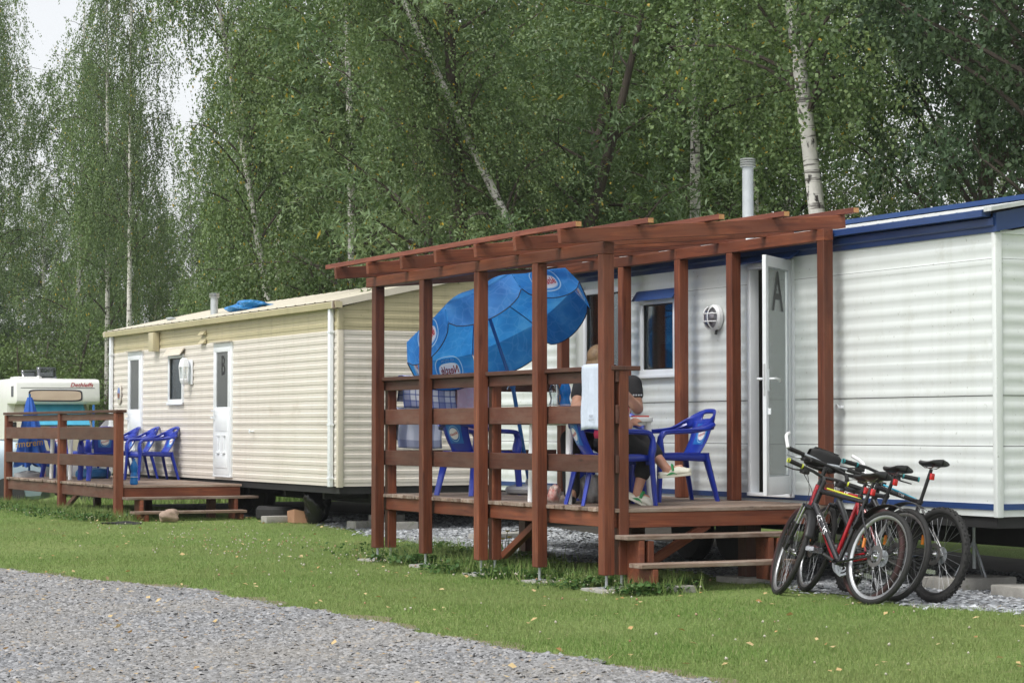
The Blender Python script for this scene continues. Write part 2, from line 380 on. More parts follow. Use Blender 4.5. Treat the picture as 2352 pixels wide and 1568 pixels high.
CT, ST = math.cos(R(26.5)), math.sin(R(26.5))
def in_view(x, y, z, mx=320, my=260):
    """points a bit beyond what the photograph can see"""
    v = x*ST+y*CT; r = x*CT-y*ST
    px = 1176+5150*r/v; py = 985+5150*(1.25-z)/v
    return (v > 3) & (px > -mx) & (px < 2352+mx) & (py < 1568+my)
def scatter(name, bv, bf, C, M3, rnd, mat, kind='stuff', parent=None, smooth=False):
    """bv (k,3) base verts, bf list of equal-size faces, C (n,3), M3 (n,3,3) rows = axes"""
    bv = np.asarray(bv, float); bf = np.asarray(bf); n = len(C); k = len(bv); q = bf.shape[1]
    V = np.einsum('ka,nab->nkb', bv, M3)+C[:, None, :]
    F = (bf[None]+(np.arange(n)*k)[:, None, None]).reshape(-1, q)
    me = bpy.data.meshes.new(name); me.vertices.add(n*k); me.vertices.foreach_set('co', V.reshape(-1).astype(np.float32))
    nf = len(F); me.loops.add(nf*q); me.loops.foreach_set('vertex_index', F.reshape(-1).astype(np.int32))
    me.polygons.add(nf); me.polygons.foreach_set('loop_start', (np.arange(nf)*q).astype(np.int32))
    try: me.polygons.foreach_set('loop_total', np.full(nf, q, np.int32))
    except Exception: pass
    at = me.attributes.new('rnd', 'FLOAT', 'FACE'); at.data.foreach_set('value', np.repeat(rnd, len(bf)).astype(np.float32))
    me.update(calc_edges=True)
    if mat is None: return me
    o = link(name, me, mat, parent, smooth)
    if kind: tag(o, kind=kind)
    return o
def rot_frames(n, tilt=1.0, seed=0):
    """random frames whose third axis is near +z by tilt"""
    g = np.random.default_rng(seed); a = g.uniform(0, 2*np.pi, n); t = g.normal(0, tilt, n); b = g.uniform(0, 2*np.pi, n)
    zx = np.stack([np.sin(t)*np.cos(b), np.sin(t)*np.sin(b), np.cos(t)], 1)
    h = np.stack([np.cos(a), np.sin(a), np.zeros(n)], 1)
    x = h-zx*np.sum(h*zx, 1, keepdims=True); x /= np.linalg.norm(x, axis=1, keepdims=True)+1e-9
    y = np.cross(zx, x); return np.stack([x, y, zx], 1)
def rnd_mat(name, stops, rough=.8, transl=0.0, spec=.3, noise=None, attr='rnd'):
    m, nt, b = new_mat(name); a = N(nt, 'ShaderNodeAttribute', attribute_name=attr)
    c = ramp(nt, a.outputs['Fac'], stops)
    if noise:
        v = coords(nt, (1, 1, 1), 'Object'); no = N(nt, 'ShaderNodeTexNoise', Scale=noise[0], Detail=4.0); nt.links.new(v, no.inputs['Vector'])
        c = mixc(nt, ramp(nt, no.outputs[0], [(.36, 0.0), (.66, noise[2])]), c, noise[1])
    nt.links.new(c, b.inputs['Base Color']); b.inputs['Roughness'].default_value = rough; b.inputs['Specular IOR Level'].default_value = spec
    if transl:
        tr = nt.nodes.new('ShaderNodeBsdfTranslucent'); nt.links.new(c, tr.inputs[0]); mx = nt.nodes.new('ShaderNodeMixShader'); mx.inputs[0].default_value = transl
        nt.links.new(b.outputs[0], mx.inputs[1]); nt.links.new(tr.outputs[0], mx.inputs[2]); nt.links.new(mx.outputs[0], nt.nodes['Material Output'].inputs[0])
    return m
OCT_V = [(1, 0, 0), (0, 1, 0), (-1, 0, 0), (0, -1, 0), (.15, .1, 1), (-.1, .1, -1)]
FLK_F = [(0, 1, 4), (1, 2, 4), (2, 3, 4), (3, 0, 4)]
OCT_F = [(0, 1, 4), (1, 2, 4), (2, 3, 4), (3, 0, 4), (1, 0, 5), (2, 1, 5), (3, 2, 5), (0, 3, 5)]
def stones(name, X, Y, smin, smax, mat, seed, dz=0.004, flat=.32, label=None):
    n = len(X); g = np.random.default_rng(seed); F = rot_frames(n, .30, seed)
    s = smin+(smax-smin)*g.random(n)**2.2
    F = F*np.stack([s, s*g.uniform(.5, .95, n), s*g.uniform(flat*.6, flat*1.3, n)], 1)[:, :, None]
    C = np.stack([X, Y, gz(X, Y)+dz+s*.04], 1)
    return tag(scatter(name, OCT_V[:5], FLK_F, C, F, g.random(n), mat), label, 'gravel' if label else None)
MT['stone'] = rnd_mat('slate_chips', [(0, (.095, .10, .105)), (.3, (.18, .185, .195)), (.65, (.262, .268, .282)), (.93, (.37, .376, .388)), (.965, (.36, .30, .22)), (1, (.24, .18, .13))], .75, spec=.4, noise=(.6, (.29, .265, .225), .45))
MT['stone2'] = rnd_mat('pale_slate_chips', [(0, (.13, .14, .15)), (.4, (.26, .275, .295)), (.8, (.42, .44, .46)), (1, (.55, .57, .59))], .75)
def pts(n, x0, x1, y0, y1, seed):
    g = np.random.default_rng(seed); return g.uniform(x0, x1, n), g.uniform(y0, y1, n)
x, y = pts(620000, -2, 6.1, 8.2, 22, 1)
g = np.random.default_rng(3)
v = x*ST+y*CT
dens = np.clip((13.5/v)**2, .15, 1)
k = in_view(x, y, 0, 120, 60) & (x < edge(y)+g.normal(0, .03, len(x))) & (g.random(len(x)) < dens)
stones('road_stones', x[k], y[k], .006, .026, MT['stone'], 5, flat=.42, label='loose grey slate chips covering the road surface')
x, y = pts(60000, 9.4, 14, 11.5, 27.5, 2)
k = in_view(x, y, 0, 60, 60) & (x > bed(y)+g.normal(0, .10, len(x))) & (x < 12.6)
stones('bed_stones', x[k][:24000], y[k][:24000], .014, .042, MT['stone2'], 6, label='loose pale slate chips around and under the mobile homes')

# grass blades: one triangle each, leaning
MT['blade'] = rnd_mat('grass_blades', [(0, (.11, .195, .045)), (.35, (.165, .27, .068)), (.75, (.225, .335, .095)), (.93, (.28, .345, .125)), (1, (.38, .36, .19))], .7, transl=.35, spec=.25, noise=(.5, (.265, .295, .12), .6))
def blades(name, X, Y, h0, h1, w, seed, label, lean=.45):
    n = len(X); g = np.random.default_rng(seed); h = g.uniform(h0, h1, n); a = g.uniform(0, 2*np.pi, n)
    sx = np.stack([np.cos(a), np.sin(a), np.zeros(n)], 1)*(w*g.uniform(.7, 1.4, n))[:, None]
    ln = g.normal(0, lean, (n, 2)); ax = np.stack([ln[:, 0], ln[:, 1], np.ones(n)], 1); ax *= (h/np.linalg.norm(ax, axis=1))[:, None]
    M3 = np.stack([sx, np.cross(sx, ax), ax], 1)
    C = np.stack([X, Y, gz(X, Y)-.003], 1)
    o = scatter(name, [(-.5, 0, 0), (.5, 0, 0), (0, 0, 1)], [(0, 1, 2)], C, M3, g.random(n), MT['blade'])
    return tag(o, label, 'grass')
x, y = pts(900000, 4.6, 11.2, 7.6, 37, 8)
v = x*ST+y*CT; g = np.random.default_rng(9)
dens = np.clip((12.5/v)**1.8, .10, 1)
eg = edge(y)+np.abs(g.normal(0, .07, len(x)))-.02
bd = bed(y)+g.normal(0, .10, len(x))
under = ((x > 8.75) & (y > 15.3) & (y < 19.6)) | ((x > 8.5) & (y > 27.6) & (y < 32.8))
patch = (np.sin(x*3.1+y*1.3)+np.sin(x*1.1-y*2.3)+np.sin(y*5.1+x*.7))*.12
worn = .55*np.exp(-(((x-9.25)/.6)**2+((y-14.35)/.35)**2))+.45*sst(1.35, 2.0, np.sin(x*2.3+y*.8)+np.sin(y*1.7-x*1.1)+np.sin(x*.9+y*2.6)*.8)
slab = (x > 8.22) & (x < 8.72) & ((np.abs(y-15.235) < .22) | (np.abs(y-19.745) < .22))
k = in_view(x, y, 0, 200, 120) & ~slab & (x > eg) & (x < bd) & (g.random(len(x)) < dens*(.92+patch)*(1-worn)) & ~(under & (g.random(len(x)) < .85))
blades('grass', x[k], y[k], .016, .042, .0055, 10, 'short mown green lawn grass between road and mobile homes')
def near_deck(n, seed):
    g = np.random.default_rng(seed)
    t = g.random(n); ya = g.uniform(14.7, 20.2, n); xa = 8.60+g.normal(0, .17, n)
    yb = g.uniform(26.9, 33.2, n); xb = 8.02+g.normal(0, .20, n)
    yc = g.uniform(18.8, 21.5, n); xc = 9.3+g.normal(0, .35, n)
    for fy in (15.25, 16.38, 17.49, 18.65, 19.76): xa = np.where((np.abs(ya-.12-fy+.15) < .22) & (xa < 8.75), xa+.45, xa)
    sel = np.where(t < .46, 0, np.where(t < .88, 1, 2))
    return np.choose(sel, [xa, xb, xc]), np.choose(sel, [ya, yb, yc])
x, y = near_deck(13000, 12); y = y+0
blades('tall_grass', x, y, .05, .20, .009, 13, 'taller unmown grass growing under and around the deck posts', .35)
x, y = pts(7000, 10, 14, 34, 45, 14); blades('far_grass', x, y, .08, .28, .02, 15, 'long grass at the far end of the cream mobile home', .3)
# broad weeds and clover around the posts
MT['weed'] = rnd_mat('weed_leaves', [(0, (.035, .085, .020)), (.5, (.06, .135, .032)), (1, (.11, .19, .055))], .6, transl=.25)
LEAF_V = [(0, 0, 0), (.5, .42, .10), (1, 0, .02), (.5, -.42, .10)]
def leafy(name, X, Y, s0, s1, z0, z1, mat, seed, label, cat, tilt=.6):
    n = len(X); g = np.random.default_rng(seed); F = rot_frames(n, tilt, seed)*g.uniform(s0, s1, n)[:, None, None]
    C = np.stack([X, Y, gz(X, Y)+g.uniform(z0, z1, n)], 1)
    return tag(scatter(name, LEAF_V, [(0, 1, 2, 3)], C, F, g.random(n), mat), label, cat)
x, y = near_deck(26000, 16)
cl = (np.sin(x*9+y*3)+np.sin(y*7.3-x*2)+np.random.default_rng(4).normal(0, .5, len(x))) > .1
leafy('clover_weeds', x[cl]-.08, y[cl], .02, .065, .01, .085, MT['weed'], 17, 'broad clover and dock leaves crowding the deck posts', 'weeds')
# clover flower heads
MT['flower'] = rnd_mat('clover_heads', [(0, (.46, .42, .32)), (.7, (.60, .58, .50)), (.85, (.45, .27, .17)), (1, (.36, .2, .12))], .8, transl=.2)
g = np.random.default_rng(20)
xa, ya = near_deck(420, 21); xa = xa-.18
xb = g.uniform(6.6, 9.6, 190); yb = 22.5+g.normal(0, 2.2, 190); xb = xb*.6+.4*(7.9+(yb-22)*.05)
xc, yc = pts(130, 5.9, 10.3, 9, 24, 22)
x = np.concatenate([xa, xb, xc]); y = np.concatenate([ya, yb, yc]); k = in_view(x, y, 0, 60, 60) & (x > edge(y)+.2) & (x < bed(y)); x, y = x[k], y[k]
F = rot_frames(len(x), .5, 23)*g.uniform(.006, .012, len(x))[:, None, None]
tag(scatter('clover_flowers', OCT_V, OCT_F, np.stack([x, y, gz(x, y)+g.uniform(.03, .07, len(x))], 1), F, g.random(len(x)), MT['flower']), 'small whitish clover heads dotted over the lawn', 'flowers')
MT['fallen'] = rnd_mat('fallen_leaves', [(0, (.50, .36, .16)), (.5, (.62, .48, .26)), (.8, (.45, .26, .10)), (1, (.30, .17, .07))], .7, transl=.2)
x, y = pts(900, 2.5, 10.2, 8.6, 27, 24); k = in_view(x, y, 0, 40, 40) & (x < bed(y)); x, y = x[k][:330], y[k][:330]
leafy('fallen_leaves', x, y, .025, .055, .022, .04, MT['fallen'], 25, 'small dry yellow leaves fallen on lawn and gravel', 'leaves', .35)
# ------------------------------------------------------------------ the two mobile homes
def wp(mb, name, mat, parent, smooth=False, bevel=0, label=None, angle=35):
    o = mb.build(name, mat, None, smooth, bevel, angle); o.parent = parent
    if parent is not None: o.matrix_local = parent_inv(parent)
    if label: o['label'] = label
    return o
def siding_mb(axis, plane, a0, a1, z0, z1, pitch, prof, zref, holes=(), gable=None):
    """pressed sheet: prof = [(fraction of pitch, outward offset)], outward is towards -axis normal"""
    zs = set([z0, z1])
    k0 = int(math.floor((z0-zref)/pitch))-1; k1 = int(math.ceil((z1-zref)/pitch))+1
    pr = []
    for k in range(k0, k1+1):
        for f, o in prof: pr.append((zref+(k+f)*pitch, o))
    pr.sort(); pz = [p[0] for p in pr]; po = [p[1] for p in pr]
    for z in pz:
        if z0 < z < z1: zs.add(z)
    for h in holes:
        for z in (h[2], h[3]):
            if z0 < z < z1: zs.add(z)
    zs = sorted(zs); mb = MB()
    def P(a, z):
        off = float(np.interp(z, pz, po))
        return (plane-off, a, z) if axis == 'y' else (a, plane-off, z)
    for za, zb in zip(zs[:-1], zs[1:]):
        if zb-za < 1e-5: continue
        zm = (za+zb)/2
        cuts = sorted([(h[0], h[1]) for h in holes if h[2]-1e-6 <= zm <= h[3]+1e-6]); cur = a0; iv = []
        for c0, c1 in cuts:
            if c0 > cur: iv.append((cur, min(c0, a1)))
            cur = max(cur, c1)
        if cur < a1: iv.append((cur, a1))
        for b0, b1 in iv:
            if gable:
                c, ez, apex = gable
                def lim(z): return (a1-a0)/2*min(1, max(0, (apex-z)/(apex-ez)))
                la, lb = lim(za), lim(zb)
                q = [P(c-la, za), P(c+la, za), P(c+lb, zb), P(c-lb, zb)]
            else: q = [P(b0, za), P(b1, za), P(b1, zb), P(b0, zb)]
            n = len(mb.v); mb.v += q; mb.f.append((n, n+1, n+2, n+3))
    return mb
PROF_A = [(0, 0), (.34, .0), (.44, .0038), (.80, .0044), (.93, .0003)]
PROF_B = [(0, 0), (.40, 0), (.435, .0065), (.84, .0085), (.93, .0008), (.97, 0)]
def sheet_part(root, name, mat, *a, **k):
    mb = siding_mb(*a, **k); me = bpy.data.meshes.new(name); me.from_pydata(mb.v, [], mb.f)
    bm = bmesh.new(); bm.from_mesh(me); bmesh.ops.remove_doubles(bm, verts=bm.verts, dist=1e-4)
    for f in bm.faces: f.smooth = True
    bm.to_mesh(me); bm.free(); me.set_sharp_from_angle(angle=R(28))
    o = link(name, me, mat, root); o.matrix_local = parent_inv(root); return o
MT['curtain'] = pm('pale_curtain', (.42, .45, .43), (.30, .33, .32), rough=.9, scale=4, stretch=(1, 14, .6))
MT['frost'] = pm('net_curtain', (.34, .40, .44), (.25, .31, .36), rough=.85, scale=3)
MT['grey_print'] = pm('dark_grey_lettering', (.05, .055, .06), rough=.5)
MT['black_print'] = pm('black_lettering', (.012, .012, .014), rough=.5)
MT['trim_cream'] = pm('cream_trim', (.62, .57, .47), (.55, .5, .41), rough=.4)
def window(root, X, y0, y1, z0, z1, fw=.05, hood=None, curtain=True, glassm='glass', blind=False, name='window', fmat='pvc'):
    f = MB()
    for a in ((y0, y1, z0, z0+fw), (y0, y1, z1-fw, z1)): f.bb(X-.030, X+.04, *a)
    for a in ((y0, y0+fw, z0+fw, z1-fw), (y1-fw, y1, z0+fw, z1-fw)): f.bb(X-.029, X+.04, *a)
    w = wp(f, name, MT[fmat], root, bevel=.004)
    g = MB().bb(X+.004, X+.010, y0+fw-.004, y1-fw+.004, z0+fw-.004, z1-fw+.004); wp(g, 'pane', MT[glassm], w)
    b = MB()
    for a in ((y0+fw, y1-fw, z0+fw, z0+fw+.012), (y0+fw, y1-fw, z1-fw-.012, z1-fw), (y0+fw, y0+fw+.012, z0+fw+.012, z1-fw-.012), (y1-fw-.012, y1-fw, z0+fw+.012, z1-fw-.012)): b.bb(X-.012, X+.003, *a)
    wp(b, 'seal', MT['black'], w)
    s = MB().bb(X-.045, X-.0305, y0-.02, y1+.02, z0-.028, z0+.004); wp(s, 'sill', MT[fmat], w, bevel=.003)
    if hood:
        h = MB().prism([(-.085, -.045), (-.075, -.045), (-.004, .045), (0, .055), (-.02, .05)], y1-y0+.10, Matrix(((1, 0, 0, X-.012), (0, 0, 1, (y0+y1)/2), (0, 1, 0, z1+.03))))
        wp(h, 'hood', MT[hood], w)
    return w
def curtain_mb(X, y0, y1, z0, z1, amp=.02, waves=5):
    return MB().grid(lambda u, t: (X+amp*math.sin(u*waves*6.283+t*1.3), y0+(y1-y0)*u+.02*t*math.sin(u*9), z0+(z1-z0)*t), 30, 6)
# ---------------- white mobile home with blue trim
AX, AXB, AY0, AY1 = 10.55, 13.75, 13.17, 21.45
A = empty('mobile_home', (AX, AY0, 0.0), 0, 'white mobile home with blue roof trim behind the pergola deck, open glass door lettered A', 'mobile home')
holesA = [(15.82, 16.52, .675, 2.68), (17.74, 18.40, 1.755, 2.465), (18.70, 19.53, 1.30, 2.62)]
for za, zb in ((.605, 1.122), (1.125, 1.497), (1.50, 2.505), (2.508, 2.72)):
    sheet_part(A, 'siding_panel', MT['whiteA'], 'y', AX, AY0+.03, AY1, za, zb, .107, PROF_A, .60, holesA)
    sheet_part(A, 'siding_panel', MT['whiteA'], 'x', AY0, AX+.03, AXB, za, zb, .107, PROF_A, .60)
    z = zb
    if zb < 2.6:
        cur = AY0+.04
        for h in sorted(holesA)+[(AY1, AY1, 0, 9)]:
            if h[2] < z < h[3]: wp(MB().bb(AX-.0025, AX+.01, cur, h[0], z-.002, z+.004), 'seam', MT['black'], A); cur = h[1]
    wp(MB().bb(AX+.04, AXB, AY0-.0025, AY0+.01, z-.002, z+.004), 'seam', MT['black'], A) if zb < 2.6 else None
    sheet_part(A, 'siding_panel', MT['whiteA'], 'x', AY1+.001, AX, AXB, za, zb, .107, [(0, 0), (1, 0)], .60)
    wp(MB().bb(AXB-.02, AXB, AY0, AY1, za, zb), 'back_panel', MT['whiteA'], A)
wp(MB().bb(AX-.016, AX+.045, AY0-.018, AY0+.03, .60, 2.72), 'corner_trim', MT['whiteA'], A, bevel=.008)
wp(MB().bb(AX-.012, AX-.0035, AY0+.032, AY1, .655, .700), 'base_stripe', MT['blue_trim'], A)
wp(MB().bb(AX+.047, AXB, AY0-.0165, AY0-.0035, .655, .700), 'base_stripe', MT['blue_trim'], A)
# fascia, gutter, roof
RA, ZE, ZR = (AX+AXB)/2, 2.86, 3.15
wp(MB().prism([(AX-.02, 2.70), (AX-.02, 2.735), (AX-.045, 2.75), (AX-.045, 2.80), (AX+.02, 2.84), (AX+.02, 2.70)], AY1-AY0+.06, Matrix(((1, 0, 0, 0), (0, 0, 1, (AY0+AY1)/2), (0, 1, 0, 0)))), 'fascia', MT['blue_trim'], A)
wp(MB().prism([(AX-.115, 2.812), (AX-.115, 2.858), (AX-.105, 2.864), (AX-.03, 2.862), (AX-.03, 2.812)], AY1-AY0+.03, Matrix(((1, 0, 0, 0), (0, 0, 1, (AY0+AY1)/2+.03), (0, 1, 0, 0)))), 'gutter', MT['blue_trim'], A, label='blue painted gutter')
sl = (ZR-ZE)/(RA-AX+.10)
def slope_roof(root, xa, za, xb, zb, y0, y1, mat, rib, name='roof_sheet'):
    n = int((y1-y0)/rib); mb = MB()
    prof = []
    for i in range(n):
        yy = y0+i*rib; prof += [(yy, 0), (yy+rib*.76, 0), (yy+rib*.82, .007), (yy+rib*.94, .007)]
    prof.append((y1, 0))
    for (ya, ha) in prof:
        mb.v += [(xa, ya, za+ha), (xb, ya, zb+ha)]
    for i in range(len(prof)-1): mb.f.append((2*i, 2*i+1, 2*i+3, 2*i+2))
    o = wp(mb, name, mat, root); return o
slope_roof(A, AX-.10, ZE, RA, ZR, AY0-.05, AY1+.05, MT['roofA'], .20)
slope_roof(A, AXB+.10, ZE, RA, ZR, AY0-.05, AY1+.05, MT['roofA'], .20)
wp(MB().prism([(RA-.10, ZR-.0), (RA-.02, ZR+.055), (RA+.02, ZR+.055), (RA+.10, ZR)], AY1-AY0+.12, Matrix(((1, 0, 0, 0), (0, 0, 1, (AY0+AY1)/2), (0, 1, 0, 0)))), 'ridge_cap', MT['blue_trim'], A)
for yy, nm in ((AY0-.03, 'gable_fascia'), (AY1+.03, 'gable_fascia')):
    o1 = [(AX-.03, 2.70), (AX-.03, 2.84), (RA, ZR+.005), (AXB+.03, 2.84), (AXB+.03, 2.70), (RA, ZR-.145)]
    wp(MB().prism(o1, .04, Matrix(((1, 0, 0, 0), (0, 0, 1, yy), (0, 1, 0, 0)))), nm, MT['blue_trim'], A)
    wp(MB().prism([(AX, 2.69), (RA, ZR-.155), (AXB, 2.69)], .02, Matrix(((1, 0, 0, 0), (0, 0, 1, yy+.025*(1 if yy < 15 else -1)), (0, 1, 0, 0)))), 'gable_panel', MT['whiteA'], A)
    wp(MB().prism([(AX-.11, 2.845), (AX-.11, 2.875), (RA, ZR+.04), (AXB+.11, 2.875), (AXB+.11, 2.845), (RA, ZR+.01)], .09, Matrix(((1, 0, 0, 0), (0, 0, 1, yy-.02*(1 if yy < 15 else -1)), (0, 1, 0, 0)))), 'verge_trim', MT['roofA'], A)
wp(MB().bb(AX+.02, AXB-.02, AY0+.02, AY1-.02, .52, .60), 'floor_slab', MT['dark'], A)
for xx in (AX+.75, AX+2.4): wp(MB().bb(xx-.04, xx+.04, AY0+.1, AY1-.1, .34, .519), 'chassis_beam', MT['dark'], A)
for yy in (14.6, 16.5, 18.5, 20.4): wp(MB().bb(AX+.2, AXB-.2, yy-.03, yy+.03, .44, .518), 'cross_member', MT['dark'], A)
for yy in (17.6, 18.4):
    wh = wp(MB().lathe([(.17, -.08), (.27, -.08), (.30, -.04), (.30, .04), (.27, .08), (.17, .08)], (AX+.55, yy, .30), 'x', 24), 'wheel', MT['rubber'], A, smooth=True)
    wp(MB().lathe([(.17, -.04), (.06, -.07), (.0, -.07)], (AX+.55, yy, .30), 'x', 20), 'rim', MT['dark'], wh)
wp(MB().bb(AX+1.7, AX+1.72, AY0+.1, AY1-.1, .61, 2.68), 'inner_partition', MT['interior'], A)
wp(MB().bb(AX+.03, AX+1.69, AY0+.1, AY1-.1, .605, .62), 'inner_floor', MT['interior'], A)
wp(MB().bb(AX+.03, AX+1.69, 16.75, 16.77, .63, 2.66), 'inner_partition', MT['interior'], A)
# windows
w1 = window(A, AX, 17.74, 18.40, 1.755, 2.465, hood='blue_trim')
wp(curtain_mb(AX+.06, 18.18, 18.34, 1.80, 2.42, .012, 3), 'curtain', MT['curtain'], w1)
bl = MB()
for i in range(20): bl.box((AX+.075, 18.0, 2.405-i*.0185), (.016, .46, .0016), Matrix.Rotation(R(38), 3, 'Y'))
wp(bl, 'blind', MT['curtain'], w1)
wp(MB().bb(AX+.20, AX+.24, 17.5, 18.2, 1.98, 2.07), 'pelmet', MT['white_pl'], w1)
w0 = window(A, AX, 18.70, 19.53, 1.30, 2.62)
bl = MB()
for i in range(34): bl.box((AX+.075, 19.11, 2.55-i*.0185), (.016, .70, .0016), Matrix.Rotation(R(38), 3, 'Y'))
wp(bl, 'blind', MT['curtain'], w0); wp(MB().bb(AX+.20, AX+.24, 18.8, 19.4, 1.83, 1.91), 'pelmet', MT['white_pl'], w0)
wp(MB().bb(AX-.014, AX-.001, 19.545, 19.70, 1.6, 2.66), 'edge_strip', MT['whiteA'], A)
# door frame + open leaf (hinged at y=15.82, swung out 130 degrees)
f = MB(); y0, y1, z0, z1 = 15.82, 16.52, .675, 2.68
f.bb(AX-.03, AX+.06, y0, y1, z1-.05, z1); f.bb(AX-.028, AX+.06, y0, y0+.05, z0+.03, z1-.05); f.bb(AX-.028, AX+.06, y1-.05, y1, z0+.03, z1-.05); f.bb(AX-.04, AX+.06, y0, y1, z0, z0+.03)
df = wp(f, 'door_frame', MT['pvc'], A, bevel=.004)
wp(MB().prism([(-.10, -.02), (-.09, -.03), (0, .03), (0, .05)], 1.0, Matrix(((1, 0, 0, AX-.03), (0, 0, 1, 16.2), (0, 1, 0, 2.70)))), 'drip_hood', MT['blue_trim'], df)
phi = R(129); dl = .69; hinge = Vector((AX-.035, 15.845, 0)); du = Vector((-math.sin(phi), math.cos(phi), 0)); dn = Vector((du.y, -du.x, 0))
# dn: face normal of the inside face (seen by us)
if dn.dot(Vector((-.45, -.9, 0))) < 0: dn = -dn
def leafM(u, n_, z): return hinge+du*u+dn*n_+Vector((0, 0, z))
def leaf_box(mb, u0, u1, n0, n1, z0_, z1_):
    vs = [leafM(u, n_, z) for u in (u0, u1) for n_ in (n0, n1) for z in (z0_, z1_)]
    return mb.add(vs, [(0, 1, 3, 2), (4, 6, 7, 5), (0, 4, 5, 1), (2, 3, 7, 6), (0, 2, 6, 4), (1, 5, 7, 3)])
lz0, lz1 = .71, 2.67
lf = MB()
leaf_box(lf, 0, .075, -.016, .016, lz0, lz1); leaf_box(lf, dl-.065, dl, -.016, .016, lz0, lz1); leaf_box(lf, .075, dl-.065, -.0155, .0155, lz1-.09, lz1); leaf_box(lf, .075, dl-.065, -.0155, .0155, lz0, lz0+.15)
door = wp(lf, 'door', MT['pvc'], A, bevel=.003, label='open white glazed door lettered A')
g = MB(); leaf_box(g, .07, dl-.06, -.004, .004, lz0+.145, lz1-.085); wp(g, 'pane', MT['glass_door'], door)
g = MB()
for q in ((.075, .087, lz0+.16, lz1-.10), (dl-.077, dl-.065, lz0+.16, lz1-.10)): leaf_box(g, q[0], q[1], .0045, .0125, q[2], q[3])
for q in ((lz1-.102, lz1-.09), (lz0+.15, lz0+.162)): leaf_box(g, .075, dl-.065, .0045, .013, q[0], q[1])
wp(g, 'glazing_bead', MT['galv'], door)
uc = dl/2-.0
text_obj('letter', 'A', .46, MT['black_print'], door, fn=lambda p: leafM(uc-p.x*.95, .0062, 2.37+p.y))
hd = MB(); leaf_box(hd, dl-.055, dl-.025, .0165, .024, 1.56, 1.74); wp(hd, 'lock_plate', MT['pvc'], door)
hd = MB().tube([leafM(dl-.04, .03, 1.66), leafM(dl-.04, .07, 1.66), leafM(dl-.06, .078, 1.662), leafM(dl-.15, .08, 1.655), leafM(dl-.17, .075, 1.64)], .009, 8); wp(hd, 'handle', MT['pvc'], door, smooth=True)
hd = MB().tube([leafM(dl-.04, -.03, 1.66), leafM(dl-.04, -.07, 1.66), leafM(dl-.15, -.08, 1.655)], .009, 8); wp(hd, 'handle', MT['pvc'], door, smooth=True)
hd = MB(); leaf_box(hd, dl, dl+.003, -.008, .009, 1.52, 1.78); wp(hd, 'lock_strip', MT['alu'], door)
hd = MB(); leaf_box(hd, dl-.075, dl-.03, .0165, .034, 1.385, 1.405); leaf_box(hd, dl-.035, dl-.022, .0165, .045, 1.37, 1.42); wp(hd, 'latch', MT['pvc'], door)
for z in (.92, 1.6, 2.42): hd = MB().lathe([(.012, -.05), (.012, .05)], tuple(leafM(-.012, .0, z)), 'z', 8); wp(hd, 'hinge', MT['pvc'], door)
# bulkhead lamp with cage
lc = Vector((AX-.012, 17.05, 2.24))
lamp = wp(MB().lathe([(.0, .0), (.115, .0), (.118, -.035), (.10, -.055), (.095, -.055), (.093, -.04)], lc, 'x', 24, cap=False), 'bulkhead_lamp', MT['white_pl'], A, smooth=True)
wp(MB().lathe([(.093, -.04), (.088, -.08), (.06, -.105), (.0, -.112)], lc, 'x', 24, cap=False), 'lens', glass('smoky_lens', (.50, .46, .50), .16, .05), lamp, smooth=True)
wp(MB().ball(lc+Vector((-.05, 0, 0)), .04), 'bulb', MT['white_pl'], lamp, smooth=True)
cg = MB()
for o_ in (-.035, .035):
    for ax_ in (0, 1):
        pl = []
        for i in range(9):
            t = -1+2*i/8; w_ = math.sqrt(max(0, .105**2-o_**2))*t; dd = -.05-.072*math.sqrt(max(0, 1-(w_**2+o_**2)/.0115))
            pl.append(lc+(Vector((dd, w_, o_)) if ax_ else Vector((dd, o_, w_))))
        cg.tube(pl, .006, 6)
wp(cg, 'cage', MT['white_pl'], lamp, smooth=True)
wp(MB().tube([lc+Vector((-.02, -.03, -.11)), lc+Vector((-.03, -.035, -.15))], .013, 8), 'gland', MT['black'], lamp)
hk = MB().lathe([(.012, 0), (.012, -.05), (.022, -.05), (.022, -.06)], (AX-.01, 15.12, 1.43), 'x', 8); hk.box((AX-.04, 15.10, 1.43), (.02, .05, .02)); wp(hk, 'hook', MT['pvc'], A)
# flue
def flue(root, x, y, z0, z1, r, capr, mat='flue', rings=4):
    p = wp(MB().lathe([(r*1.9, z0), (r*1.15, z0+.05), (r, z0+.06), (r, z1-.085), (r*1.12, z1-.085), (r*1.12, z1-.075)], (x, y, 0), 'z', 20), 'flue_pipe', MT[mat], root, smooth=True)
    for i in range(rings):
        wp(MB().lathe([(capr, z1-.078+i*.021), (capr*1.02, z1-.064+i*.021), (capr*.9, z1-.061+i*.021)], (x, y, 0), 'z', 20), 'cap_ring', MT['alu'], p, smooth=True)
        if i: wp(MB().lathe([(r*.8, z1-.082+i*.021), (r*.8, z1-.078+i*.021)], (x, y, 0), 'z', 14), 'spacer', MT['black'], p)
flue(A, 11.3, 17.72, 2.98, 3.775, .052, .072)

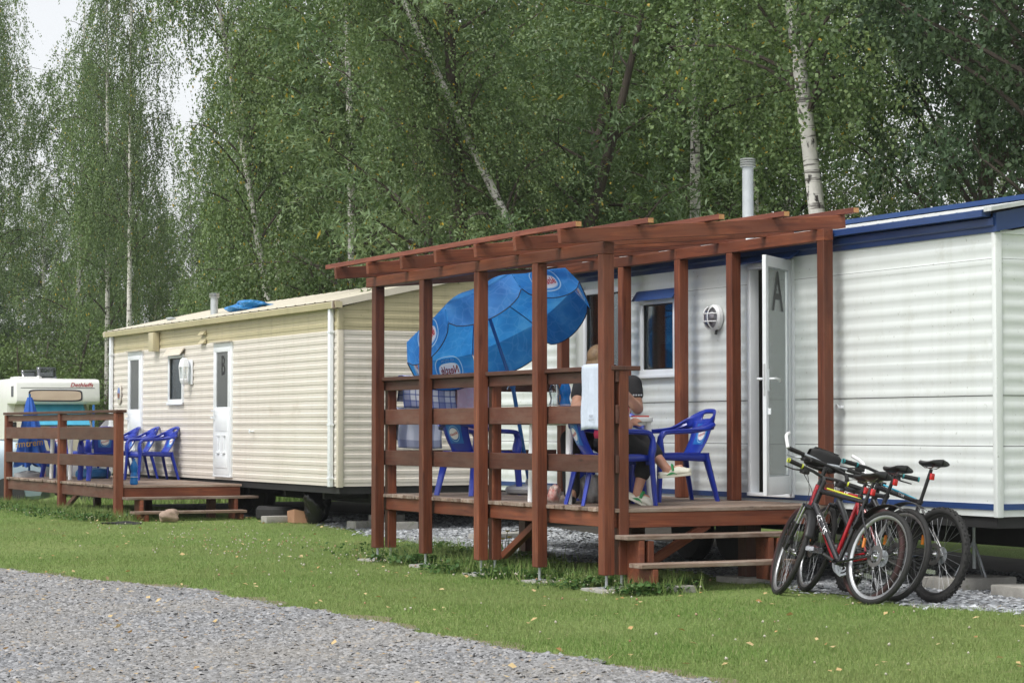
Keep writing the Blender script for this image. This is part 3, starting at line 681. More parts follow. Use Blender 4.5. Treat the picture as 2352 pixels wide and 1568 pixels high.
# ---------------- cream mobile home
BX, BXB, BY0, BY1 = 9.80, 13.10, 24.15, 33.40
B = empty('mobile_home', (BX, BY0, 0.0), 0, 'cream mobile home with olive band under the eaves, closed door lettered B', 'mobile home')
holesB = [(27.81, 28.52, .62, 2.39), (31.73, 32.42, .62, 2.39), (29.83, 30.49, 1.615, 2.29)]
PB = .0955
for za, zb, mt in ((.586, 1.31, 'creamB'), (1.313, 2.40, 'creamB'), (2.40, 2.68, 'oliveB')):
    sheet_part(B, 'siding_panel', MT[mt], 'y', BX, BY0+.03, BY1, za, zb, PB, PROF_B, .59, holesB)
    if mt == 'creamB': sheet_part(B, 'siding_panel', MT[mt], 'x', BY0, BX+.03, BXB, za, zb, PB, PROF_B, .59)
    wp(MB().bb(BXB-.02, BXB, BY0, BY1, za, zb), 'back_panel', MT[mt], B)
    wp(MB().bb(BX, BXB-.02, BY1-.02, BY1, za, zb), 'end_panel', MT[mt], B)
for ya, yb in ((BY0+.04, 27.81), (28.52, 31.73), (32.42, BY1)): wp(MB().bb(BX-.003, BX+.01, ya, yb, 1.309, 1.315), 'seam', MT['black'], B)
wp(MB().bb(BX+.04, BXB, BY0-.004, BY0+.01, 1.308, 1.316), 'seam', MT['black'], B)
sheet_part(B, 'gable_panel', MT['oliveB'], 'x', BY0, BX, BXB, 2.403, 3.06, PB, PROF_B, .59, (), ((BX+BXB)/2, 2.66, 3.08))
wp(MB().bb(BX-.018, BX+.05, BY0-.02, BY0+.035, .575, 2.40), 'corner_trim', MT['trim_cream'], B, bevel=.006)
wp(MB().bb(BX-.018, BX+.05, BY0-.02, BY0+.035, 2.403, 2.66), 'corner_trim', MT['oliveB'], B, bevel=.006)
wp(MB().bb(BX-.016, BX+.05, BY1-.06, BY1+.02, .575, 2.66), 'corner_trim', MT['trim_cream'], B, bevel=.006)
for yy in (BY0+.16, BY1-.16):
    dp = wp(MB().bb(BX-.066, BX-.018, yy-.035, yy+.035, .58, 2.66), 'downpipe', MT['pvc'], B, bevel=.006)
    for z in (.68, 1.30, 2.38): wp(MB().bb(BX-.070, BX-.014, yy-.045, yy+.045, z-.012, z+.012), 'clip', MT['pvc'], dp)
wp(MB().bb(BX-.025, BX-.017, BY0+.23, BY0+.30, .66, .695), 'reflector', pm('red_reflector', (.35, .02, .02), rough=.3), B)
RB = (BX+BXB)/2; EB, TB = 2.735, 3.11
wp(MB().prism([(BX-.09, 2.65), (BX-.10, 2.715), (BX-.09, 2.725), (BX-.01, 2.72), (BX-.01, 2.65)], BY1-BY0+.25, Matrix(((1, 0, 0, 0), (0, 0, 1, (BY0+BY1)/2), (0, 1, 0, 0)))), 'gutter', MT['oliveB'], B)
slope_roof(B, BX-.085, EB, RB, TB, BY0-.05, BY1+.05, MT['roofB'], .32)
slope_roof(B, BXB+.085, EB, RB, TB, BY0-.05, BY1+.05, MT['roofB'], .32)
for yy, sg in ((BY0-.035, 1), (BY1+.035, -1)):
    wp(MB().prism([(BX-.10, 2.655), (BX-.10, 2.735), (RB, TB+.012), (BXB+.10, 2.735), (BXB+.10, 2.655), (RB, TB-.07)], .05, Matrix(((1, 0, 0, 0), (0, 0, 1, yy), (0, 1, 0, 0)))), 'verge_trim', MT['trim_cream'], B)
wp(MB().bb(BX-.11, BX-.03, BY0-.10, BY0-.06, 2.64, 2.73), 'gutter_end', pm('brown_end_cap', (.20, .15, .11), rough=.5), B)
wp(MB().bb(BX+.02, BXB-.02, BY0+.02, BY1-.02, .50, .58), 'floor_slab', MT['dark'], B)
for xx in (BX+.75, BX+2.4): wp(MB().bb(xx-.04, xx+.04, BY0+.1, BY1-.1, .36, .499), 'chassis_beam', MT['dark'], B)
for i, yy in enumerate((25.0, 26.3, 27.6, 29.4, 31.2, 32.6)): wp(MB().bb(BX+.15, BXB-.2, yy-.03, yy+.03, .42, .498), 'cross_member', MT['dark'], B)
for yy in (28.3, 29.1):
    wh = wp(MB().lathe([(.17, -.08), (.27, -.08), (.30, -.04), (.30, .04), (.27, .08), (.17, .08)], (BX+.60, yy, .40), 'x', 24), 'wheel', MT['rubber'], B, smooth=True)
wp(MB().bb(BX+1.7, BX+1.72, BY0+.1, BY1-.1, .59, 2.68), 'inner_partition', MT['interior'], B)
wb = window(B, BX, 29.83, 30.49, 1.615, 2.29, glassm='glass', hood='trim_cream'); wp(curtain_mb(BX+.05, 29.88, 30.40, 1.66, 2.25, .006, 2), 'curtain', MT['frost'], wb)
MT['door_pane'] = pm('grey_door_glass', (.085, .095, .088), (.06, .068, .064), rough=.08, scale=2, coat=.4)
def pdoor(root, X, y0, y1, z0, z1, letter=None):
    f = MB(); f.bb(X-.03, X+.05, y0, y1, z1-.055, z1); f.bb(X-.029, X+.05, y0, y0+.05, z0+.03, z1-.055); f.bb(X-.029, X+.05, y1-.05, y1, z0+.03, z1-.055); f.bb(X-.035, X+.05, y0, y1, z0, z0+.03)
    fr = wp(f, 'door_frame', MT['pvc'], root, bevel=.004)
    wp(MB().bb(X-.075, X-.02, y0-.03, y1+.03, z1+.002, z1+.014), 'drip_hood', MT['trim_cream'], fr)
    l = MB(); ya, yb = y0+.052, y1-.052; gt, gb = z1-.125, z0+(z1-z0)*.52
    l.bb(X-.036, X+.02, ya, yb, gt, z1-.058); l.bb(X-.036, X+.02, ya, ya+.07, gb, gt); l.bb(X-.036, X+.02, yb-.07, yb, gb, gt); l.bb(X-.036, X+.02, ya, yb, z0+.033, gb)
    d = wp(l, 'door', MT['pvc'], root, bevel=.004)
    wp(MB().bb(X-.022, X-.016, ya+.065, yb-.065, gb-.005, gt+.005), 'pane', MT['door_pane'], d)
    m = MB()
    for a in ((z0+.12, z0+.30), (gb-.32, gb-.10)): wp(MB().bb(X-.041, X-.0355, ya+.07, yb-.07, a[0], a[1]), 'raised_panel', MT['pvc'], d, bevel=.003)
    for yc in (ya+.19, yb-.19):
        m = MB().bb(X-.055, X-.0352, yc-.03, yc+.03, z0+.32, gb-.36)
        m.bb(X-.062, X-.0352, yc-.05, yc+.05, z0+.31, z0+.335); m.bb(X-.062, X-.0352, yc-.05, yc+.05, gb-.385, gb-.36)
        wp(m, 'moulding', MT['pvc'], d, bevel=.003)
    h = MB().bb(X-.046, X-.0365, yb-.05, yb-.02, gb-.17, gb+.01); h.tube([(X-.04, yb-.035, gb-.05), (X-.085, yb-.035, gb-.05), (X-.09, yb-.16, gb-.05)], .009, 8); wp(h, 'handle', MT['pvc'], d)
    wp(MB().bb(X-.075, X-.036, yb-.03, yb+.03, z0+.77, z0+.80), 'latch', MT['pvc'], d)
    if letter:
        yc = (ya+yb)/2
        text_obj('letter', letter, .36, MT['black_print'], d, fn=lambda p: Vector((X-.0245, yc-p.x*.8-.02, gt-.19+p.y)))
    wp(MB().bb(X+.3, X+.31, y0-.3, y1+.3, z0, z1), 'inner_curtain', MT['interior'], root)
    return d
pdoor(B, BX, 27.81, 28.52, .62, 2.39, 'B'); pdoor(B, BX, 31.73, 32.42, .62, 2.39)
# carriage lantern, vent boxes, plaque
lt = wp(MB().bb(BX-.03, BX-.012, 29.42, 29.58, 1.86, 2.20), 'wall_lantern', MT['pvc'], B, bevel=.004)
wp(MB().lathe([(.082, 2.10), (.075, 2.14), (.06, 2.20), (.03, 2.22), (.0, 2.225)], (BX-.11, 29.5, 0), 'z', 6), 'lantern_top', MT['pvc'], lt)
wp(MB().lathe([(.06, 1.93), (.075, 2.10)], (BX-.11, 29.5, 0), 'z', 6), 'lantern_glass', MT['glass_clear'], lt)
cg = MB().lathe([(.01, 1.845), (.05, 1.88), (.068, 1.925), (.06, 1.935)], (BX-.11, 29.5, 0), 'z', 6)
for i in range(6):
    a = i*math.pi/3; cg.tube([(BX-.11+.06*math.cos(a), 29.5+.06*math.sin(a), 1.93), (BX-.11+.076*math.cos(a), 29.5+.076*math.sin(a), 2.10)], .006, 5)
wp(cg, 'lantern_frame', MT['pvc'], lt); wp(MB().ball((BX-.11, 29.5, 2.0), .03), 'bulb', MT['white_pl'], lt, smooth=True)
wp(MB().bb(BX-.11, BX-.012, 30.93, 31.15, 2.36, 2.63), 'vent_box', MT['oliveB'], B, bevel=.006)
for z in (2.52, 2.40): wp(MB().prism([(0, 0), (-.05, 0), (0, .07)], .22, Matrix(((1, 0, 0, BX-.012), (0, 0, 1, 28.98), (0, 1, 0, z)))), 'vent_cowl', MT['oliveB'], B)
pq = wp(MB().prism(ell(.10, .155, 28), .014, Matrix(((0, 0, 1, BX-.025), (1, 0, 0, 32.86), (0, 1, 0, 1.775)))), 'wall_plaque', pm('glazed_plaque_white', (.66, .62, .55), rough=.2), B, bevel=.003)
wp(MB().prism(ell(.062, .09, 24, 0, .012), .002, Matrix(((0, 0, 1, BX-.034), (1, 0, 0, 32.86), (0, 1, 0, 1.775)))), 'plaque_sky', pm('plaque_blue', (.16, .24, .52), rough=.3), pq)
wp(MB().prism([(-.058, -.005), (-.03, .02), (0, .005), (.03, .025), (.059, 0), (.045, -.05), (0, -.072), (-.045, -.05)], .002, Matrix(((0, 0, 1, BX-.036), (1, 0, 0, 32.86), (0, 1, 0, 1.775)))), 'plaque_ground', pm('plaque_rust', (.30, .08, .03), (.12, .04, .02), rough=.3, scale=30), pq)
hk = MB().lathe([(.012, 0), (.012, -.05), (.022, -.05), (.022, -.06)], (BX-.01, 27.0, 1.22), 'x', 8); wp(hk, 'hook', MT['pvc'], B)
flue(B, 10.3, 30.04, 2.80, 3.175, .052, .072, 'flue', 3)
vt = wp(MB().lathe([(.075, 2.80), (.062, 2.83), (.062, 2.86), (.052, 2.865), (.052, 2.88)], (10.3, 32.0, 0), 'z', 18), 'roof_vent', MT['flue'], B, smooth=True)
wp(MB().lathe([(.075, 2.875), (.08, 2.885), (.06, 2.90), (0, 2.91)], (10.3, 32.0, 0), 'z', 18), 'vent_cap', MT['flue'], vt, smooth=True)
# ------------------------------------------------------------------ pergola deck of the white home
DZ = .635; PW = .096
D = empty('pergola_deck', (8.42, 15.25, 0), 0, 'large red-brown timber deck with open pergola overhead, beside the white mobile home', 'deck')
FY = [15.25, 16.38, 17.49, 18.65, 19.76]; BY_ = [15.11, 16.50, 17.38, 18.42, 19.66]
def zr(x): return 2.665+(x-7.97)*.0844            # underside of the rafters
for i, y in enumerate(FY):
    zt = zr(8.42)-.095
    p = plank('post', (8.42, y, .122), (8.42, y, zt), PW, PW, MT['stain'], D, up=(0, 1, 0), bev=.006)
    an = wp(MB().tube([(8.42, y, .14), (8.42, y, g0(8.42, y)+.02)], .012, 8), 'post_anchor', MT['galv'], D); a2 = MB().bb(8.37, 8.47, y-.05, y+.05, g0(8.42, y)+.022, g0(8.42, y)+.030); wp(a2, 'anchor_plate', MT['galv'], an)
    if i in (0, 4): wp(MB().bb(8.28, 8.70, y-.20, y+.17, -.06, g0(8.42, y)+.021), 'footing_slab', MT['conc'], D, bevel=.012)
    else: wp(MB().bb(8.30, 8.56, y-.13, y+.12, -.06, g0(8.42, y)+.021), 'footing_slab', MT['conc'], D, bevel=.012)
XI = 8.555
for y in (FY[0], FY[2], FY[4]):
    plank('rail_post', (XI, y, .122), (XI, y, 1.705), PW*.9, PW*.9, MT['stain'], D, up=(0, 1, 0), bev=.005)
    wp(MB().tube([(XI, y, .14), (XI, y, g0(XI, y)+.02)], .012, 8), 'post_anchor', MT['galv'], D)
for y in BY_:
    plank('post', (10.37, y, DZ+.002), (10.37, y, zr(10.37)-.095), PW, PW, MT['stain'], D, up=(0, 1, 0), bev=.006)
for y in (15.6, 17.5, 19.6):
    plank('support_post', (9.95, y, .05), (9.95, y, DZ-.15), .14, .14, MT['stain_dk'], D, up=(0, 1, 0)); wp(MB().bb(9.75, 10.15, y-.2, y+.2, -.04, .048), 'footing_slab', MT['conc'], D, bevel=.01)
# beams along the deck, rafters across, slats on top
def beam_y(name, x, z, ya, yb, w, h, mat): return plank(name, (x, ya, z), (x, yb, z), w, h, MT[mat], D)
beam_y('beam', 8.42, zr(8.42)-.0475, 15.20, 17.49, .095, .094, 'stain'); beam_y('beam', 8.42, zr(8.42)-.0475, 17.494, 19.95, .095, .094, 'stain')
beam_y('beam', 10.37, zr(10.37)-.0475, 15.06, 17.40, .095, .094, 'stain'); beam_y('beam', 10.37, zr(10.37)-.0475, 17.404, 19.95, .095, .094, 'stain')
plank('beam', (8.47, 19.76, zr(8.42)-.05), (10.32, 19.76, zr(10.3)-.05), .06, .09, MT['stain_dk'], D)
RY = [15.17+.757*i for i in range(7)]
for i, y in enumerate(RY):
    j = random.uniform(-.03, .03)
    plank('rafter', (7.97+j*.5, y, zr(7.97)+.056), (10.60, y, zr(10.60)+.056), .05, .11, MT['stain'], D)
SX = [8.02, 8.65, 9.28, 9.91, 10.56]
for i, x in enumerate(SX):
    z = zr(x)+.112+.022; y0 = 14.95+random.uniform(-.02, .03); y1 = 20.1+random.uniform(-.05, .05)
    plank('slat', (x, y0, z), (x, y1, z), .055, .042, MT['slat'], D, bev=.003)
    wp(MB().bb(x-.024, x+.024, y0-.003, y0-.0006, z-.018, z+.018), 'slat_end', MT['endgrain'], D, label='raw yellow sawn slat end')
# rails along the front (outside face of the rail posts)
XR = 8.495
for ya, yb in ((FY[0]-.045, FY[2]-.02), (FY[2]+.02, FY[4]+.045)):
    for z, h in ((1.66, .09), (1.364, .145), (.978, .140)):
        plank('rail', (XR, ya, z), (XR, yb, z), .028, h, MT['stain_dk'], D)
plank('handrail', (8.50, 15.19, 1.724), (8.50, 17.49, 1.724), .125, .036, MT['stain_dk'], D); plank('handrail', (8.50, 17.494, 1.724), (8.50, 19.86, 1.724), .125, .036, MT['stain_dk'], D)
plank('handrail', (8.565, 15.25, 1.7235), (8.70, 15.25, 1.7235), .10, .035, MT['stain_dk'], D)
# rails across the far end
for z, h in ((1.66, .09), (1.364, .145), (.978, .14)):
    plank('rail', (8.56, 19.72, z), (10.32, 19.72, z), .028, h, MT['stain_dk'], D)
plank('handrail', (8.57, 19.74, 1.7235), (10.32, 19.74, 1.7235), .12, .035, MT['stain_dk'], D)
# deck boards across, edge joists
nb = 33; y = 15.205; bw = (19.83-15.205)/nb
for i in range(nb):
    yc = y+bw*(i+.5); j = random.uniform(-.012, .012)
    plank('deck_board', (8.462+j, yc, DZ-.016), (10.50, yc, DZ-.016), bw-.008, .032, MT['deck'], D, bev=.003)
plank('joist', (8.515, 15.25, DZ-.092), (8.515, 17.46, DZ-.092), .045, .118, MT['stain'], D); plank('joist', (8.515, 17.52, DZ-.092), (8.515, 19.80, DZ-.092), .045, .118, MT['stain'], D)
plank('joist', (8.60, 15.235, DZ-.092), (10.48, 15.235, DZ-.092), .042, .118, MT['stain'], D)
for yy in (16.38, 17.49, 18.65, 19.80): plank('joist', (8.545, yy, DZ-.085), (10.48, yy, DZ-.085), .045, .10, MT['stain_dk'], D)
plank('brace', (8.60, 17.40, .16), (8.60, 16.70, .50), .06, .06, MT['stain'], D)
plank('brace', (8.70, 15.27, .14), (9.35, 15.27, .50), .05, .07, MT['stain'], D)
# steps
plank('step_tread', (8.47, 15.118, .415), (10.02, 15.118, .415), .21, .034, MT['deck'], D); plank('step_tread', (8.48, 14.905, .208), (9.92, 14.905, .208), .20, .034, MT['deck'], D)
for x in (8.60, 9.78):
    st = MB().prism([(15.20, .06), (14.80, .06), (14.80, .185), (15.01, .185), (15.01, .395), (15.21, .395)], .045, Matrix(((0, 0, 1, x), (1, 0, 0, 0), (0, 1, 0, 0))))
    wp(st, 'stringer', MT['stain'], D, bevel=.003); plank('step_cleat', (x+.08, 15.05, .07), (x+.08, 15.05, .39), .05, .09, MT['stain'], D, up=(0, 1, 0))
wp(MB().bb(8.70, 8.95, 14.78, 14.95, -.04, .055), 'footing_slab', MT['conc'], D, bevel=.012)
# ------------------------------------------------------------------ deck of the cream home
DB = .548; E_ = empty('timber_deck', (8.14, 27.38, 0.1), 0, 'smaller red-brown timber deck with plain railing, beside the cream mobile home', 'deck')
for y in (27.38, 30.03, 33.0):
    plank('post', (8.14, y, g0(8.14, y)-.05), (8.14, y, 1.455), .105, .105, MT['stain'], E_, up=(0, 1, 0), bev=.006)
for ya, yb in ((27.43, 30.0), (30.06, 33.0)):
    for z, h in ((1.405, .085), (1.195, .165), (.845, .15)):
        plank('rail', (8.105 if z < 1.4 else 8.13, ya, z), (8.105 if z < 1.4 else 8.13, yb, z), .03, h, MT['stain_dk'], E_)
plank('handrail', (8.15, 27.30, 1.474), (8.15, 30.02, 1.474), .14, .036, MT['stain_dk'], E_); plank('handrail', (8.15, 30.024, 1.476), (8.15, 33.1, 1.476), .14, .036, MT['stain_dk'], E_)
nb = 40; y = 27.34; bw = (33.05-27.34)/nb
for i in range(nb):
    yc = y+bw*(i+.5); plank('deck_board', (8.10+random.uniform(-.012, .012), yc, DB-.016), (9.76, yc, DB-.016), bw-.008, .032, MT['deck'], E_, bev=.003)
plank('joist', (8.145, 27.43, DB-.105), (8.145, 29.97, DB-.105), .045, .14, MT['stain_dk'], E_); plank('joist', (8.145, 30.09, DB-.105), (8.145, 32.94, DB-.105), .045, .14, MT['stain_dk'], E_)
plank('joist', (8.20, 27.37, DB-.10), (9.74, 27.37, DB-.10), .042, .13, MT['stain'], E_)
for yy in (28.7, 30.03, 31.5, 33.0): plank('joist', (8.17, yy, DB-.09), (9.74, yy, DB-.09), .045, .11, MT['stain_dk'], E_)
plank('brace', (8.16, 29.93, g0(8.1, 29.9)+.06), (8.16, 29.2, .42), .05, .06, MT['stain_dk'], E_)
for x, yy in ((9.4, 27.5), (9.4, 30.2), (9.4, 32.7)): plank('support_post', (x, yy, g0(x, yy)-.04), (x, yy, DB-.16), .10, .10, MT['stain_dk'], E_, up=(0, 1, 0))
plank('step_tread', (8.17, 27.21, .385), (9.90, 27.21, .385), .22, .034, MT['deck'], E_); plank('step_tread', (8.20, 26.97, .215), (9.66, 26.97, .215), .22, .034, MT['deck'], E_)
for x in (8.36, 9.60):
    wp(MB().prism([(27.34, .08), (26.88, .08), (26.88, .192), (27.10, .192), (27.10, .365), (27.345, .365)], .045, Matrix(((0, 0, 1, x), (1, 0, 0, 0), (0, 1, 0, 0)))), 'stringer', MT['stain'], E_, bevel=.003)
# ------------------------------------------------------------------ trees
def birch_bark():
    m, nt, b = new_mat('birch_bark'); v = coords(nt, (2.2, 2.2, 1.0), 'Object', rand=True)
    n1 = N(nt, 'ShaderNodeTexNoise', Scale=2.6, Detail=5.0, Roughness=.7); nt.links.new(v, n1.inputs['Vector'])
    v2 = coords(nt, (3, 3, 26), 'Object', rand=True); n2 = N(nt, 'ShaderNodeTexNoise', Scale=1.0, Detail=4.0); nt.links.new(v2, n2.inputs['Vector'])
    c = ramp(nt, n1.outputs[0], [(.30, (.42, .40, .36)), (.5, (.58, .56, .52)), (.8, (.66, .64, .60))])
    c = mixc(nt, ramp(nt, n2.outputs[0], [(.56, 0), (.64, .9)]), c, (.10, .09, .08))
    n3 = N(nt, 'ShaderNodeTexNoise', Scale=5.5, Detail=3.0); nt.links.new(v, n3.inputs['Vector'])
    c = mixc(nt, ramp(nt, n3.outputs[0], [(.60, 0), (.66, 1)]), c, (.035, .03, .027))
    nt.links.new(c, b.inputs['Base Color']); b.inputs['Roughness'].default_value = .8; bump(nt, b, n1.outputs[0], .4, .01); return m
MT['birch'] = birch_bark()
MT['bark'] = pm('grey_brown_bark', (.085, .068, .052), (.04, .033, .026), rough=.9, scale=8, stretch=(3, 3, .5), bmp=.8, bscale=14)
def leafmat(name, dark, mid, light, yellow=.012, tr=.26):
    m, nt, b = new_mat(name); a = N(nt, 'ShaderNodeAttribute', attribute_name='rnd')
    c = ramp(nt, a.outputs['Fac'], [(0, dark), (.45, mid), (.93, light), (.98, tuple(x*1.05 for x in light)), (.99, (.42, .30, .035) if yellow > .005 else light)])
    oi = nt.nodes.new('ShaderNodeObjectInfo'); mr = N(nt, 'ShaderNodeMapRange'); mr.inputs[3].default_value = .82; mr.inputs[4].default_value = 1.18
    nt.links.new(oi.outputs['Random'], mr.inputs[0]); c = mixc(nt, 1.0, c, mr.outputs[0], 'MULTIPLY')
    nt.links.new(c, b.inputs['Base Color']); b.inputs['Roughness'].default_value = .5; b.inputs['Specular IOR Level'].default_value = .35
    t = nt.nodes.new('ShaderNodeBsdfTranslucent'); c2 = mixc(nt, 1.0, c, (1.15, 1.2, .55), 'MULTIPLY'); nt.links.new(c2, t.inputs[0])
    mx = nt.nodes.new('ShaderNodeMixShader'); mx.inputs[0].default_value = tr; nt.links.new(b.outputs[0], mx.inputs[1]); nt.links.new(t.outputs[0], mx.inputs[2])
    nt.links.new(mx.outputs[0], nt.nodes['Material Output'].inputs[0]); return m
MT['lf_birch'] = leafmat('birch_leaves', (.050, .092, .034), (.108, .168, .062), (.205, .275, .120))
MT['lf_willow'] = leafmat('willow_leaves', (.072, .128, .055), (.135, .205, .098), (.235, .31, .165), .006)
MT['lf_dark'] = leafmat('dark_tree_leaves', (.030, .060, .028), (.062, .108, .050), (.125, .185, .09), .003, .22)
MT['lf_bush'] = leafmat('bush_leaves', (.070, .120, .035), (.115, .180, .055), (.18, .25, .085), .004)
def unit(a): return a/(np.linalg.norm(a, axis=-1, keepdims=True)+1e-9)
def make_tree(seed, H, Rr, base, nb, ntw, nlf, ll, lw, droop, elev, prof, trunk_r, bend=.25, multi=None, tw_len=(.35, 1.0), spread=.16):
    """returns (limb mesh builder, leaf mesh)"""
    g = np.random.default_rng(seed); limb = MB(); brn = MB()
    stems = []
    def stem(x0, y0, dx, dy, h, r0):
        zs = np.linspace(0, h, 14); ph = g.uniform(0, 6)
        px = x0+dx*zs/h+bend*.5*np.sin(zs/h*3+ph)*zs/h; py = y0+dy*zs/h+bend*.5*np.cos(zs/h*2.6+ph)*zs/h
        rr = r0*(1-.92*(zs/h))**.85+.008
        limb.tube(list(zip(px, py, zs-.15)), list(rr), 9); stems.append((zs, px, py, rr, h))
    if multi:
        for i in range(multi):
            a = 2*math.pi*i/multi+g.uniform(-.4, .4); d = Rr*g.uniform(.35, .75)
            stem(.12*math.cos(a), .12*math.sin(a), d*math.cos(a), d*math.sin(a), H*g.uniform(.75, 1), trunk_r*g.uniform(.7, 1))
    else: stem(0, 0, 0, 0, H, trunk_r)
    LC = []; LA = []; LR = []
    for bi in range(nb):
        zs, px, py, rr, h = stems[bi % len(stems)]
        u = g.random()**.85 if not multi else g.random()
        z = h*(base+(1-base)*u*.985); tx, ty = np.interp(z, zs, px), np.interp(z, zs, py); tr = np.interp(z, zs, rr)
        az = bi*2.39996+g.normal(0, .35); el = R(elev)*(1-.25*u)+g.normal(0, .16)
        L = Rr*prof(u)*g.uniform(.72, 1.12)/max(1, len(stems)**.35)
        s = np.linspace(0, 1, 7); hx = L*math.cos(el)*s; up = L*math.sin(el)*s-droop*.42*L*s*s
        wob = g.normal(0, .04*L, (7, 2))*s[:, None]
        bx = tx+math.cos(az)*hx+wob[:, 0]; by = ty+math.sin(az)*hx+wob[:, 1]; bz = z+up
        brn.tube(list(zip(bx, by, bz)), list(np.maximum(tr*.34*(1-s*.9), .005)), 5, cap=False)
        m = max(4, int(ntw*L/Rr)); nc = max(2, int(L/.42)); ci = g.integers(0, nc, m)
        cst = np.clip(np.linspace(.28, 1.0, nc)+g.normal(0, .08, nc), .1, 1.05); coff = g.normal(0, spread*(.6+L*.45), (nc, 3))*np.array([1, 1, .7]); crn = g.random(nc)
        st = cst[ci]+g.normal(0, .02, m)
        ox = np.interp(st, s, bx); oy = np.interp(st, s, by); oz = np.interp(st, s, bz)
        O = np.stack([ox, oy, oz], 1)+coff[ci]+g.normal(0, .075+.25*spread, (m, 3))
        dirs = unit(g.normal(0, 1, (m, 3))*np.array([.8, .8, .5])+np.array([math.cos(az)*.5, math.sin(az)*.5, .15-droop*1.6]))
        tl = g.uniform(tw_len[0], tw_len[1], m)
        q = g.random((m, nlf))**.9
        sag = -droop*.35*(q**2)*tl[:, None]
        P = O[:, None, :]+dirs[:, None, :]*(q*tl[:, None])[:, :, None]; P[:, :, 2] += sag
        P += g.normal(0, .028+.02*(1-droop), P.shape)
        LC.append(P.reshape(-1, 3)); LA.append(np.repeat(dirs, nlf, 0)); LR.append(np.repeat(crn[ci], nlf))
    C = np.concatenate(LC); Adir = np.concatenate(LA); n = len(C)
    a = unit(Adir*.55+g.normal(0, .75, (n, 3))+np.array([0, 0, -.35*droop])); nn = g.normal(0, .75, (n, 3))+np.array([0, 0, 1.0-.45*min(1, droop)]); b = unit(np.cross(nn, a)); c = np.cross(a, b)
    sc = g.uniform(.7, 1.25, n)[:, None]
    M3 = np.stack([a*ll*sc, b*lw*sc, c*ll*sc], 1)
    me = scatter('leaves', [(0, 0, 0), (.42, .5, .08), (1, 0, 0), (.42, -.5, .08)], [(0, 1, 2, 3)], C, M3, np.where(g.random(n) < .012, .999, np.clip(.58*np.concatenate(LR)+.42*g.random(n), 0, .97)), None)
    return limb, brn, me
def pf_birch(u): return .30+.75*math.sin(math.pi*min(1, u*.80+.22))
def pf_round(u): return .45+.62*math.sin(math.pi*(u*.85+.12))
KIND = {}
def kind(key, lm, bark, *a, **k):
    limb, brn, me = make_tree(*a, **k); me.materials.append(lm); tm = limb.mesh('trunk'); tm.materials.append(bark); bm_ = brn.mesh('branches', False); bm_.materials.append(MT['bark'])
    tm.polygons.foreach_set('use_smooth', [True]*len(tm.polygons)); KIND[key] = (tm, bm_, me)
kind('birch1', MT['lf_birch'], MT['birch'], 101, 12.0, 2.6, .22, 64, 34, 34, .056, .043, .95, 50, pf_birch, .115, tw_len=(.5, 1.35), spread=.10)
kind('birch2', MT['lf_birch'], MT['birch'], 202, 13.0, 2.4, .28, 60, 32, 34, .056, .043, 1.05, 54, pf_birch, .125, bend=.5, tw_len=(.5, 1.4), spread=.10)
kind('birch3', MT['lf_birch'], MT['birch'], 303, 11.0, 2.9, .13, 66, 36, 34, .058, .044, .7, 42, pf_birch, .105, bend=.4, tw_len=(.4, 1.1), spread=.11)
kind('willow', MT['lf_willow'], MT['bark'], 404, 8.2, 3.6, .12, 92, 40, 30, .105, .026, .12, 40, pf_round, .16, multi=5, tw_len=(.3, .75), spread=.13)
kind('dark', MT['lf_dark'], MT['bark'], 505, 10.5, 3.7, .14, 80, 42, 28, .080, .046, .18, 36, pf_round, .19, tw_len=(.3, .7), spread=.12)
kind('bush', MT['lf_bush'], MT['bark'], 606, 3.4, 1.9, .08, 60, 34, 18, .070, .042, .15, 40, pf_round, .06, multi=5, tw_len=(.25, .6), spread=.2)
def at_px(px, v):
    r = (px-1176)/5150*v; return (v*ST+r*CT, v*CT-r*ST)
def tree(name, key, px, v, label, group=None, sc=1.0, sz=None, rz=None, lean=(0, 0), trunk=True):
    """lean = degrees towards picture-left, degrees away"""
    x, y = at_px(px, v); z = g0(x, y)-.05
    o = empty(name, (x, y, z), 0, label, 'bush' if key == 'bush' else 'tree', group)
    ax = Vector((CT, -ST, 0)); aw = Vector((ST, CT, 0))
    q = Quaternion(aw, -R(lean[0])) @ Quaternion(ax, -R(lean[1]))
    if rz is None: rz = random.uniform(0, 6.28)
    mq = (q @ Quaternion((0, 0, 1), rz)); o.rotation_euler = mq.to_euler(); o.scale = (sc, sc, sz or sc)
    tm, bm_, me = KIND[key]
    link('trunk', tm, None, o); link('branches', bm_, None, o)['kind'] = 'stuff'; link('crown', me, None, o)['kind'] = 'stuff'; return o
G2 = 'birches in the second row'; G3 = 'trees in the far row'
tree('birch_tree', 'birch1', 245, 74, 'tall slender birch with pale trunk rising beside the far end of the cream mobile home', sc=.85, sz=1.5)
tree('birch_tree', 'birch2', 290, 71, 'birch with kinked white trunk just right of the far end of the cream mobile home', lean=(-1, 0), sc=.78, sz=1.4)
tree('birch_tree', 'birch1', 695, 40, 'leaning white-trunked birch rising behind the middle of the cream roof', lean=(10, 0), sc=.66, sz=1.1)
tree('birch_tree', 'birch3', 805, 37, 'birch with bright white upright trunk behind the near end of the cream roof', sc=.85, sz=1.05)
tree('willow_tree', 'willow', 1130, 29.5, 'wide grey-green willow with narrow leaves above the pergola', sc=1.08)
tree('birch_tree', 'birch2', 1525, 27.5, 'birch with thin white trunk leaning strongly left above the pergola', lean=(27, 0), sc=.62, sz=.78)
tree('birch_tree', 'birch3', 1614, 30.5, 'birch with patchy trunk just left of the metal flue', sc=.95, lean=(1, 0))
